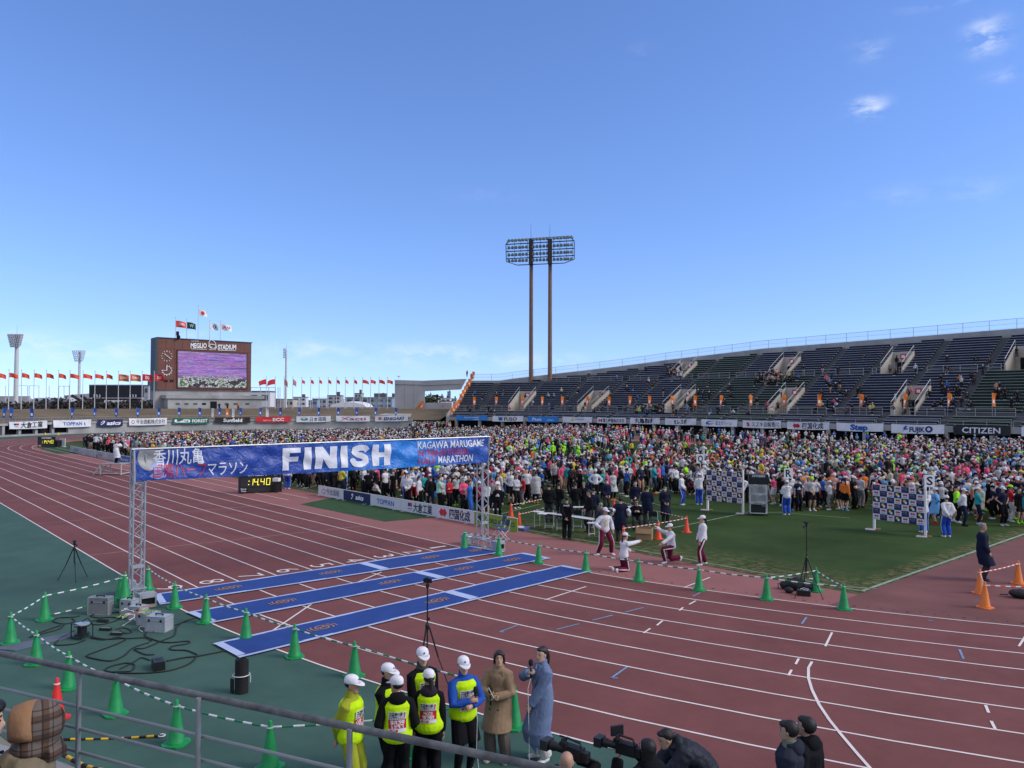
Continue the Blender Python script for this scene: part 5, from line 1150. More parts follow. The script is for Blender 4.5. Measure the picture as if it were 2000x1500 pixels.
# banner plane on the camera side of the towers
A = atx(264, 939.5, TL.x+.20); Bq = atx(953.5, 903, TR.x+.20); Ct = atx(954, 853.8, TR.x+.20); Dt = atx(263.5, 879, TL.x+.20)
def wr(u, v):
    x = u*12.3; e = math.sin(math.pi*min(1, max(0, v)))
    return (.035*math.sin(2.1*x+5*v)*e+.022*math.sin(5.3*x-7*v+1.3)+.006*math.sin(13*x+9*v)+.016*math.sin(3.7*x+11*v+2)*e+.02*math.sin(x*.9-3*v))*1.0
def FB(u, v, off=0.0): return (A*(1-u)+Bq*u)*(1-v)+(Dt*(1-u)+Ct*u)*v+V((wr(u, v)+off, 0, -.035*math.sin(math.pi*u)*(1-v)))
mb = MB(); mb.grid(lambda u, v: FB(u, v)-bb, 220, 18); mbb = bpy.data.materials.new('banner print'); mbb.use_nodes = True; t = mbb.node_tree; b = t.nodes['Principled BSDF']; b.inputs['Roughness'].default_value = .42
# printed colour: royal blue, a brighter blue block right of the word, mid blue at the end
tcn = N(t, 'ShaderNodeTexCoord'); sp = N(t, 'ShaderNodeSeparateXYZ'); t.links.new(tcn.outputs['Generated'], sp.inputs[0]); rp = N(t, 'ShaderNodeValToRGB'); t.links.new(sp.outputs['Y'], rp.inputs[0])
els = rp.color_ramp.elements; els[0].color = (.016, .055, .30, 1); els[0].position = .40; els[1].position = .62; els[1].color = (.012, .16, .55, 1)
for p_, c_ in ((.76, (.012, .20, .62)), (.84, (.020, .10, .42)), (1.0, (.018, .07, .34))): e_ = els.new(p_); e_.color = (*c_, 1)
t.links.new(rp.outputs[0], b.inputs['Base Color']); n2 = N(t, 'ShaderNodeTexNoise'); n2.inputs['Scale'].default_value = 5; n2.inputs['Detail'].default_value = 5; n2.inputs['Distortion'].default_value = 1.4; t.links.new(tcn.outputs['Object'], n2.inputs['Vector']); bp_ = N(t, 'ShaderNodeBump'); bp_.inputs['Strength'].default_value = .6; bp_.inputs['Distance'].default_value = .08; t.links.new(n2.outputs['Fac'], bp_.inputs['Height']); t.links.new(bp_.outputs[0], b.inputs['Normal'])
mb.build('cloth', mbb, bn, 'all')
M_bw = mat('banner white print', (.66, .68, .74), .45, noise=(3, .05), bump=(5, .8)); M_br = mat('banner red print', (.42, .035, .07), .45, noise=(3, .08), bump=(5, .6)); M_bg = mat('banner grey print', (.30, .30, .29), .45, noise=(2, .15), bump=(5, .7)); M_bl2 = mat('banner pale blue print', (.22, .29, .55), .45, noise=(2, .12), bump=(5, .7))
Hb = .9
def sub2(vs_, fs_, L_):
    vs_ = list(vs_); st = []
    for f in fs_:
        for i in range(1, len(f)-1): st.append((f[0], f[i], f[i+1]))
    out_ = []; cache = {}
    while st:
        t_ = st.pop(); e = [math.dist(vs_[t_[i]], vs_[t_[(i+1) % 3]]) for i in range(3)]; m_ = max(range(3), key=lambda i: e[i])
        if e[m_] <= L_: out_.append(t_); continue
        a_, b_, c_ = t_[m_], t_[(m_+1) % 3], t_[(m_+2) % 3]; k_ = (min(a_, b_), max(a_, b_))
        if k_ not in cache: vs_.append(((vs_[a_][0]+vs_[b_][0])/2, (vs_[a_][1]+vs_[b_][1])/2)); cache[k_] = len(vs_)-1
        d_ = cache[k_]; st += [(a_, d_, c_), (d_, b_, c_)]
    return vs_, out_
def btext(mb, body, u0, u1, v0, v1, m=0, bold=.02, off=.012, sub=True):
    vs_, fs_, w_ = text2d(body, bold); vs_, fs_ = sub2(vs_, fs_, .25); mb.add([FB(u0+x/w_*(u1-u0), v0+y*(v1-v0), off)-bb for x, y in vs_], fs_, m)
def bglyph(mb, polys, u0, u1, v0, v1, m=0, off=.016):
    for pl in polys:
        # subdivide strips so the letter follows the wrinkles
        vs_, fs_ = sub2(pl, [tuple(range(len(pl)))], .22); mb.add([FB(u0+x*(u1-u0), v0+y*(v1-v0), off)-bb for x, y in vs_], fs_, m)
UB = lambda px: (atx(px, 900, TL.x+.2).y-A.y)/(Bq.y-A.y)
def strips(x0, x1, y0, y1, n=6): return [[(x0, y0+(y1-y0)*i/n), (x1, y0+(y1-y0)*i/n), (x1, y0+(y1-y0)*(i+1)/n), (x0, y0+(y1-y0)*(i+1)/n)] for i in range(n)]
mb = MB()
bglyph(mb, strips(0, .38, 0, 1)+strips(.38, 1, .78, 1, 2)+strips(.38, .92, .38, .60, 2), UB(551), UB(584.5), .12, .88); bglyph(mb, strips(0, 1, 0, 1), UB(592.5), UB(607), .12, .88)
bglyph(mb, strips(0, .34, 0, 1)+strips(.66, 1, 0, 1)+[[(.0, 1), (.34, 1), (.37, .92), (.37, .45), (.34, .5)][:0] or [(.34, 1.0), (.34, .44), (.52, .19), (.66, 0), (.66, .56), (.48, .8)]], UB(614), UB(657), .12, .88); bglyph(mb, strips(0, 1, 0, 1), UB(664.5), UB(678), .12, .88)
S_out = []
def sband(k):
    pts = [(.93, .72), (.80, .86), (.52, .89), (.24, .83), (.18, .68), (.34, .57), (.62, .50), (.84, .40), (.84, .24), (.66, .13), (.42, .11), (.20, .16), (.07, .31)]
    return pts
pts = sband(0); wS = .19
for i in range(len(pts)-1):
    (x0, y0), (x1, y1) = pts[i], pts[i+1]; dx, dy = x1-x0, (y1-y0)*1.15; l_ = math.hypot(dx, dy); nx, ny = -dy/l_*wS*.82, dx/l_*wS*.72
    S_out.append([(x0-nx, y0-ny), (x1-nx, y1-ny), (x1+nx, y1+ny), (x0+nx, y0+ny)]); 
    S_out.append([(x1+.17*math.cos(j*math.pi/4), y1+.125*math.sin(j*math.pi/4)) for j in range(8)])
for k_, pl in enumerate(S_out): bglyph(mb, [pl], UB(685), UB(719), .12, .88, 0, .016+.0005*k_)
bglyph(mb, strips(0, .36, 0, 1)+strips(.64, 1, 0, 1)+strips(.36, .64, .40, .62, 2), UB(726), UB(761), .12, .88)
btext(mb, 'KAGAWA MARUGAME', UB(814), UB(942), .66, .93); btext(mb, 'INTERNATIONAL', UB(814), UB(913), .37, .62, 1, .012); btext(mb, 'HALF', UB(814), UB(848), .07, .33, 1, .012); btext(mb, 'MARATHON', UB(853), UB(921), .09, .36)
btext(mb, '香川丸亀', UB(301), UB(398), .52, .93, 0, .012); btext(mb, '国際ハーフ', UB(299), UB(402), .10, .47, 1, .008); btext(mb, 'マラソン', UB(405), UB(482), .10, .47, 0, .008)
for cx, cy, rx, ry, m_, n_, of in ((292, .74, 22, .42, 2, 22, .006), (309, .28, 19, .36, 3, 6, .010)):
    c = [(UB(cx+rx*math.cos(2*math.pi*j/n_+.5)), min(.985, max(.02, cy+ry*math.sin(2*math.pi*j/n_+.5)))) for j in range(n_)]
    uc, vc = UB(cx), cy; rad_ = 7
    P_ = [[FB(uc+(u-uc)*k/rad_, vc+(v-vc)*k/rad_, of)-bb for u, v in c] for k in range(1, rad_+1)]
    o_ = len(mb.v); mb.add(P_[0], [tuple(range(n_))], m_)
    for k in range(rad_-1): mb.add(P_[k]+P_[k+1], [(j, n_+j, n_+(j+1) % n_, (j+1) % n_) for j in range(n_)], m_)
mb.build('lettering', [M_bw, M_br, M_bg, M_bl2], bn)
mb = MB(); mb.tube([FB(0, 1)-bb+V((-.02, -.08, .02)), FB(1, 1)-bb+V((-.02, .08, .02))], .024, 7); mb.build('top_bar', M_alu, bn)
mb = MB(); mb.tube([FB(0, 1)-bb+V((.0, -.02, 0)), FB(0, 0)-bb+V((.0, -.02, -.04))], .03, 7); mb.build('edge_pole', M_alu, bn)
mb = MB(); mb.tube([FB(1, 1)-bb+V((.0, .03, 0)), FB(1, 0)-bb+V((.0, .03, -.04))], .02, 7); mb.build('edge_pole', M_alu, bn)
# ---------------------------------------------------------------- cones and bars
M_cgr = mat('green cone plastic', (.010, .26, .075), .5, noise=(5, .22)); M_cred = mat('red cone plastic', (.68, .030, .022), .45, noise=(5, .2)); M_cor = mat('orange cone plastic', (.74, .20, .03), .5, noise=(2, .12)); M_corr = mat('orange red cone plastic', (.74, .075, .025), .45, noise=(5, .2))
M_bwh = mat('white bar plastic', (.70, .71, .72), .45); M_bgr = mat('green bar plastic', (.01, .16, .07), .45); M_brd = mat('red bar plastic', (.5, .03, .03), .45); M_byl = mat('yellow bar plastic', (.72, .42, .02), .45); M_bbk = mat('black bar plastic', (.015, .015, .015), .45)
def cone(mk, label, group, sticker=False, base=True):
    o = thing('traffic_cone', label, 'cone', (0, 0, 0), .5, group)
    mb = MB(); mb.lathe([(.135, .025), (.137, .05), (.128, .065), (.042, .60), (.040, .615), (.032, .63), (.030, .675), (.022, .695), (.004, .70)], n=20); mb.build('cone_body', mk, o, True)
    mb = MB(); r = .185; pts = []
    for k in range(4):
        for d in (-.22, .22): a = math.pi/4+k*math.pi/2+d; pts.append((r*1.2*math.cos(a), r*1.2*math.sin(a)))
    mb.prism(pts, .0, .028); mb.build('base', mk, o)
    mb = MB(); mb.lathe([(.047, .585), (.050, .59), (.050, .603), (.045, .608)], n=14); mb.build('collar', M_bwh, o)
    if sticker:
        mb = MB()
        for z0, z1, k in ((.27, .36, 0), (.235, .262, 1)):
            n_ = 6; a0, a1 = -2.2, -1.2
            for i in range(n_):
                f = lambda a, z: V(((.128-(z-.065)*.161+.004)*math.cos(a), (.128-(z-.065)*.161+.004)*math.sin(a), z))
                aa, ab = a0+(a1-a0)*i/n_, a0+(a1-a0)*(i+1)/n_; dz = (.02*math.sin(i*2.1) if k == 0 else 0); mb.add([f(aa, z0), f(ab, z0), f(ab, z1+dz), f(aa, z1-dz)], [(0, 1, 2, 3)], k)
        mb.build('sticker', [M_bwh, M_brd], o)
    return o
def place(proto, first, p, rz, label):
    if first: proto.location = p; proto.rotation_euler = (0, 0, rz); proto['label'] = label; return proto
    return dup(proto, p, rz, label)
greens = [((20, 1256), 'green cone at far left corner of the roped equipment area'), ((70, 1297), 'green cone second along the rope from the left corner'), ((133, 1344), 'green cone behind the red cone on the green surface'), ((225, 1395), 'green cone seen through the rails right of the red cone'), ((344, 1453), 'green cone near the tip of the striped yellow bar'),
          ((527, 1500), 'large green cone at bottom centre beneath the handrail'), ((87, 1211), 'green cone on the rope left of the grey case'), ((234, 1172), 'green cone half hidden behind the stacked cones'), ((289, 1152), 'green cone just right of the kanji-end tower'), ((341, 1187), 'green cone on the end of the farthest blue mat'), ((402, 1216), 'green cone on the end of the middle blue mat'),
          ((480, 1247), 'green cone at the track edge before the nearest mat'), ((575, 1283), 'green cone on the lower edge of the nearest mat'), ((692, 1321), 'green cone just left of the vest wearers'), ((1004, 1420), 'green cone between tan coat and blue coat women'), ((812, 1475), 'green cone hidden behind the vest wearers\' legs'),
          ((907, 1071), 'green cone left of the English-end tower'), ((974, 1084), 'green cone before the ballast box of the English-end tower'), ((1052, 1100), 'green cone on the right end of the middle mat'), ((1144, 1116), 'green cone on the right end of the nearest mat'), ((1247, 1135), 'green cone below the kneeling girl with a long ponytail'), ((1365, 1153), 'green cone below the standing girl in maroon trousers'), ((1497, 1171), 'green cone left of the black bag and tripod'), ((1648, 1190), 'green cone rightmost along the inside lane'), ((1594, 1155), 'green cone behind the black bag at the grass edge')]
pg = cone(M_cgr, '', 'green cones round the finish'); GC = {}
for i, (p, lab) in enumerate(greens): q = at(*p); place(pg, i == 0, q, rnd.uniform(0, 1.5), lab); GC[p[0]] = q
for i in range(4):
    q = at(244, 1184); dup(pg, (q.x+.012*math.sin(i*2), q.y+.012*math.cos(i*3), .075*i), .35+.06*i, ['lowest green cone of the stack beside the kanji-end tower', 'second green cone up in the stack beside the tower', 'third green cone up in the stack beside the tower', 'topmost green cone of the stack beside the tower'][i])
pr = cone(M_cred, 'bright red cone alone among green ones near the handrail', None); pr.location = at(110, 1404)
po = cone(M_corr, '', 'red cones round the officials\' tables')
for i, (p, lab) in enumerate((((998, 1011), 'red cone behind the end of the green board'), ((1014, 1031), 'red cone on a blue plastic base at the green board\'s end'), ((1218, 1062), 'red cone beside the cardboard box and long navy coat'), ((1286, 1053), 'red cone between cardboard box and kneeling boy'), ((1341, 1040), 'red cone at the right corner of the officials\' area'), ((1199, 1000), 'small red cone tip behind the officials\' tables'))): place(po, i == 0, at(*p), i*.4, lab)
p3 = cone(M_cor, '', 'orange cones by the field end', True)
for i, (p, lab) in enumerate((((1924, 1187), 'orange cone with white sticker nearest to the track'), ((1914, 1159), 'orange cone behind another one near the dark coat man'), ((1989, 1140), 'orange cone at the right frame edge with a white sticker'))): place(p3, i == 0, at(*p), frz(0)+.4+math.pi/2*0, lab)
for i, (x, y, lab) in enumerate(((2045, 1190, 'orange cone beyond the right frame edge'),)): dup(p3, at(x, y), .2, lab)
YC = mat('yellow cone plastic', (.7, .5, .02), .5); pyc = thing('marker_cone', '', 'cone', (0, 0, 0), 0, 'yellow marker cones along the far kerb'); mb = MB(); mb.lathe([(.16, 0), (.15, .04), (.04, .42), (.02, .45)], n=10); mb.build('cone_body', YC, pyc); mb = MB(); mb.lathe([(.24, 0), (.24, .03)], n=8); mb.build('base', YC, pyc)
for i, px in enumerate((35, 61, 88, 114)): place(pyc, i == 0, at(px, 849.5), 0, 'small yellow marker cone on the far kerb, %s from the left' % NTH[i])
dup(po, at(7, 851), 0, 'red cone at the far left wall below the first banner')
def bar(a, b, m2, label, group, za=.60, zb=.60, seg=.16, r=.017, name='cone_bar', loop=True, m1=None):
    a = V((a.x, a.y, za)); b = V((b.x, b.y, zb)); d = b-a; L_ = d.length; n = max(4, int(L_/seg)); c = (a+b)/2; o = thing(name, label, 'barrier bar', c, 0, group); mb = MB(); d_ = d.normalized()
    pts = [a+d*(i/n)+V((0, 0, -.025*math.sin(math.pi*i/n)))-c for i in range(n+1)]; mb.tube(pts, r, 8, ms=[i % 2 for i in range(n)]); mb.build('pole', [m1 or M_bwh, m2], o, 'all')
    if loop:
        for e in (a, b):
            mb = MB(); mb.tube([e-c+V((.05*math.cos(t_), .05*math.sin(t_), 0)) for t_ in [j*math.pi/5 for j in range(11)]], .010, 5); mb.build('end_ring', M_bwh, o)
    return o
gb = 'green and white cone bars'
seqs = [((234, 87), 'behind the grey case'), ((87, 20), 'at the far left corner'), ((20, 70), 'left end of the near rope'), ((70, 133), 'second on the near rope'), ((133, 225), 'behind the handrail post'), ((225, 344), 'across the handrail view'), ((344, 527), 'lower middle below the black roll'), ((527, 812), 'passing behind the vest wearers\' waists'), ((812, 1004), 'behind the man in blue'),
        ((289, 341), 'from the tower to the farthest mat'), ((341, 402), 'over the farthest mat'), ((402, 480), 'over the middle mat'), ((480, 575), 'over the nearest mat\'s end'), ((575, 692), 'above the outer lane left of the group'), ((692, 1004), 'long one behind the capped heads'),
        ((907, 974), 'before the English-end tower'), ((974, 1052), 'from tower base to middle mat'), ((1052, 1144), 'between middle and nearest mat ends'), ((1144, 1247), 'before the man stepping wide'), ((1247, 1365), 'before the kneeling boy'), ((1365, 1497), 'left of the black bag'), ((1497, 1648), 'in front of the black bag'), ((1648, 1594), 'right of the tripod'), ((1594, 1497), 'behind the tripod')]
for (i, j), lab in seqs: bar(GC[i], GC[j], M_bgr, 'green and white striped bar '+lab, gb)
a, b = at(84, 1207), at(181, 1189); bar(a, b, M_bgr, 'green and white bar lying low beside the grey case', gb, .05, .12, .12)
rb = 'red and white cone bars'; Q_ = lambda *p: at(*p)
for a, b, lab in (((1218, 1062), (1341, 1040), 'red and white bar held over the cardboard box'), ((1341, 1040), (1199, 1000), 'red and white bar behind the navy coats'), ((1014, 1031), (1060, 1018), 'red and white bar at the table\'s left leg'), ((998, 1011), (1070, 995), 'red and white bar left of the dark jackets'), ((1914, 1159), (1989, 1140), 'orange and white bar in front of the dark coat man'), ((1924, 1187), (2045, 1190), 'orange and white bar leaving the right frame edge'), ((1924, 1187), (1914, 1159), 'short orange and white bar joining two orange cones')): bar(Q_(*a), Q_(*b), M_brd if a[0] < 1900 else M_corr, lab, rb, seg=.13)
bar(at(108, 1447), at(316, 1440), M_bbk, 'yellow and black bar lying on the green surface', 'yellow and black bars', .03, .03, .11, .02, m1=M_byl)
# ---------------------------------------------------------------- advertising boards
bg_ = 'low advertising boards beside the infield'; Yb0, Yb1 = at(622, 967), at(1012, 1039.5); bd = (Yb1-Yb0); 
def onb(px): 
    d = ray(px, 990); nrm = V((-bd.y, bd.x, 0)); t_ = (Yb0-CAM).dot(nrm)/d.dot(nrm); p = CAM+d*t_; p.z = 0; return p
M_wbd = mat('white board', (.60, .60, .63), .55, noise=(2, .05)); M_nbd = mat('navy board', (.012, .016, .075), .5); M_lime = mat('lime green board', (.20, .32, .035), .55)
def board(x0, x1, m_, label, deco, H_=.56, onl=None, group=bg_):
    f_ = onl or onb; a, b = f_(x0), f_(x1); c = (a+b)/2; o = thing('advertising_board', label, 'board', c, 0, group); u = (b-a); w_ = u.length; ud = u/w_; nn_ = V((ud.y, -ud.x, 0)); 
    mb = MB(); mb.slab([a-c+nn_*.02, b-c+nn_*.02, b-c+nn_*.02+V((0, 0, H_)), a-c+nn_*.02+V((0, 0, H_))], -nn_*.04); mb.build('panel', m_, o)
    mb = MB(); mb.beam(a-c+V((0, 0, H_+.012)), b-c+V((0, 0, H_+.012)), .055, .022); mb.build('edge_trim', M_wbd, o)
    for k in (.12, .88): mb = MB(); mb.beam(a-c+u*k+nn_*.05+V((0, 0, .015)), a-c+u*k+nn_*.30+V((0, 0, .015)), .04, .025); mb.build('foot', M_wbd, o)
    S_ = lambda x, y: a-c+u*x+nn_*.024+V((0, 0, y*H_)); mb = MB(); ms_ = []
    for d_ in deco:
        if d_[0] not in ms_: ms_.append(d_[0])
        mi = ms_.index(d_[0])
        if isinstance(d_[1], str): body, x0_, x1_, y0_, y1_, bo = d_[1:7]; vs_, fs_, w2 = text2d(body, bo, d_[7] if len(d_) > 7 else 0); mb.add([S_(x0_+x/w2*(x1_-x0_), y0_+y*(y1_-y0_)) for x, y in vs_], fs_, mi)
        else: mb.add([S_(x, y)+nn_*(d_[2] if len(d_) > 2 else 0) for x, y in d_[1]], [tuple(range(len(d_[1])))], mi)
    if deco: mb.build('lettering', ms_, o)
    return o
circ = lambda cx, cy, rx, ry: [(cx+rx*math.cos(j*math.pi/8), cy+ry*math.sin(j*math.pi/8)) for j in range(16)]
board(622, 671, M_wbd, 'pale grey board with red ring mark and four characters', [(M_inkr, circ(.22, .5, .075, .26)), (M_wbd, circ(.22, .5, .055, .19), .001), (M_ink, '今治造船', .33, .85, .3, .78, .01)])
board(671.5, 723.5, M_nbd, 'navy board with white swirl and lowercase lettering', [(M_inkw, 'asics', .46, .76, .28, .74, .05, .2), (M_inkw, [(.28, .3), (.31, .2), (.34, .36), (.38, .62), (.36, .78), (.31, .74), (.29, .5), (.33, .66), (.35, .6), (.33, .42), (.30, .32)])])
board(724, 784, M_wbd, 'pale grey board with blue serif capitals', [(M_inkb, 'TOPPAN', .22, .78, .26, .74, .03)])
board(784.5, 852, M_wbd, 'pale grey board with two-colour flag mark and four characters', [(M_inkn, [(.2, .52), (.26, .52), (.26, .84), (.2, .84)]), (M_inkr, [(.26, .52), (.32, .52), (.32, .84), (.26, .84)]), (M_ink, [(.2, .28), (.32, .28), (.32, .34), (.2, .34)]), (M_ink, '大倉工業', .36, .90, .18, .80, .03)])
board(852.5, 927, M_wbd, 'pale grey board with red double hexagon and square characters', [(M_inkr, [(.08, .5), (.14, .85), (.19, .72), (.24, .85), (.30, .5), (.24, .15), (.19, .28), (.14, .15)]), (M_ink, '四国化成', .36, .90, .18, .82, .04)])
board(927.5, 1011, M_lime, 'lime green board behind the English-end tower', [(M_ink, circ(.13, .52, .08, .3)), (M_ink, 'WORLD ATHLETICS', .27, .94, .34, .68, .03)])
fb0, fb1 = at(137, 882), at(258, 907)
def onf(px):
    d = ray(px, 890); q = (fb1-fb0); nrm = V((-q.y, q.x, 0)); t_ = (fb0-CAM).dot(nrm)/d.dot(nrm); p = CAM+d*t_; p.z = 0; return p
M_glb = mat('grey backed board', (.34, .35, .37), .6, noise=(1.5, .2))
for i, (x0, x1) in enumerate(((137, 162), (162.3, 186.5), (187, 206), (206.5, 231))): board(x0, x1, M_glb, 'grey backed board in the far row, %s from the left' % NTH[i], [(M_concd, 'OSK', .3, .7, .3, .7, .0)] if i in (0, 2) else [], .62, onf, 'far row of advertising boards')
board(231.5, 256, mat('blue backed board', (.05, .12, .30), .6), 'blue board at the right end of the far row', [(M_inkw, 'Reram', .2, .8, .3, .7, .0)], .62, onf, 'far row of advertising boards')
# ---------------------------------------------------------------- display clocks
M_led = mat('lit yellow digits', (.5, .45, .02), .5, emit=((.85, .72, .04), .9)); M_blk = mat('black painted case', (.010, .011, .013), .45, noise=(3, .2)); M_grl = mat('black louvre', (.022, .023, .026), .5)
def clock(x0, x1, yt, yb, label, loc_px, time_=True, depth=.35):
    p = at(*loc_px); o = thing('display_clock', label, 'clock', p, 0, 'black display clocks'); c = p; D = (c-CAM).dot(CFW); s = D/CF; w_ = (x1-x0)*s*1.03; h_ = (yb-yt)*s
    u = V((.26, .97, 0)).normalized() if x0 > 300 else V((.45, .89, 0)).normalized(); w_ = w_/max(.5, u.dot(CRh)); n_ = V((u.y, -u.x, 0)); S_ = lambda x, y, off=0: u*((x-.5)*w_)+V((0, 0, y*h_))+n_*off
    mb = MB(); mb.slab([S_(0, .02), S_(1, .02), S_(1, 1), S_(0, 1)], -n_*depth); mb.build('case', M_blk, o)
    mb = MB(); mb.slab([S_(.04, .30, .012), S_(.96, .30, .012), S_(.96, .74, .012), S_(.04, .74, .012)], -n_*.01); mb.slab([S_(.25, .06, .012), S_(.96, .06, .012), S_(.96, .26, .012), S_(.25, .26, .012)], -n_*.01); mb.build('louvre', M_grl, o)
    mb = MB(); vs_, fs_, w2 = text2d('CITIZEN', .03); mb.add([S_(.22+x/w2*.58, .82+y*.13, .008) for x, y in vs_], fs_)
    for body, yy in (('Final', .18), ('Time', .08)): vs_, fs_, w2 = text2d(body, .02); mb.add([S_(.06+x/w2*.15, yy+y*.07, .014) for x, y in vs_], fs_)
    mb.build('lettering', M_inkw, o)
    SEG = {'0': 'abcdef', '1': 'bc', '4': 'fgbc'}; mb = MB()
    def digit(ch, x, y, dw, dh):
        t_ = .02; P_ = {'a': ((0, 1), (1, 1)), 'b': ((1, 1), (1, .5)), 'c': ((1, .5), (1, 0)), 'd': ((0, 0), (1, 0)), 'e': ((0, .5), (0, 0)), 'f': ((0, 1), (0, .5)), 'g': ((0, .5), (1, .5))}
        for sg in SEG[ch]: (x0_, y0_), (x1_, y1_) = P_[sg]; mb.beam(S_(x+(x0_+.15*y0_)*dw, y+y0_*dh, .02), S_(x+(x1_+.15*y1_)*dw, y+y1_*dh, .02), .024*h_, .008, up=n_)
    for ch, x in (('1', .30), ('4', .44), ('4', .63), ('0', .80)): digit(ch, x, .38, .10, .30)
    for x, y in ((.28, .42), (.29, .58), (.57, .39)): mb.box(S_(x, y, .018), (.035*h_,)*3)
    mb.build('digit', M_led, o)
    for k in (.1, .9): mb = MB(); mb.beam(S_(k, .012, .15), S_(k, .012, -.5), .06, .03, up=(0, 0, 1)); mb.build('foot', M_blk, o)
    return o
clock(471.5, 527, 925, 966, 'black race clock with yellow digits on the inner margin below the banner', (500, 963)); clock(76, 104, 853, 874, 'black race clock with yellow digits far off beside the bend', (90, 874))
p = at(538, 961); o = thing('battery_box', 'black box with papers on top behind the near race clock', 'box', p, .4); mb = MB(); mb.box((0, 0, .30), (.55, .5, .58)); mb.box((0, 0, .62), (.62, .56, .06)); mb.build('case', M_blk, o); mb = MB(); mb.box((.05, .02, .76), (.4, .35, .2), rz=.3); mb.build('paper_stack', M_white, o)
p = at(112, 873); o = thing('battery_box', 'dark box beside the far race clock', 'box', p, .4); mb = MB(); mb.box((0, 0, .4), (.9, .6, .78)); mb.build('case', M_blk, o); mb = MB(); mb.box((0, 0, .82), (.95, .64, .06)); mb.build('lid', M_grl, o)
o = thing('standing_board', 'pale upright board end beside the far race clock', 'board', at(122, 873), .5); mb = MB(); mb.box((0, 0, .55), (.9, .08, 1.0)); mb.build('panel', M_wbd, o); mb = MB(); mb.box((0, 0, .03), (.9, .4, .05)); mb.build('foot', M_wbd, o)
# ---------------------------------------------------------------- starter's platform
M_cream = mat('cream painted steel', (.52, .49, .43), .5, noise=(3, .15)); p = at(226, 927); o = thing('platform', 'cream steel platform with a short ladder standing on the outer lanes', 'platform', p, math.atan2(.75, .66)-.12); W_, D_, H_ = 1.75, 1.3, .85
mb = MB(); mb.box((0, 0, H_), (W_, D_, .06)); mb.build('deck', mat('grey deck', (.30, .30, .30), .7), o)
for sx in (-1, 1):
    for sy in (-1, 1): mb = MB(); mb.box((sx*(W_/2-.04), sy*(D_/2-.04), H_/2), (.06, .06, H_-.06)); mb.build('leg', M_cream, o)
mb = MB()
for sy in (-1, 1): mb.box((0, sy*(D_/2-.04), .14), (W_-.14, .05, .05))
for sx in (-1, 1): mb.box((sx*(W_/2-.04), 0, .14), (.05, D_-.14, .05))
mb.build('brace', M_cream, o)
mb = MB()
for sy in (-.3, .3): mb.beam((-W_/2, sy, H_-.02), (-W_/2-.75, sy, .02), .05, .09)
for k in range(1, 4): mb.box((-W_/2-.75*k/4, 0, H_*(1-k/4)), (.2, .6, .04))
mb.build('ladder', M_cream, o); plat = o
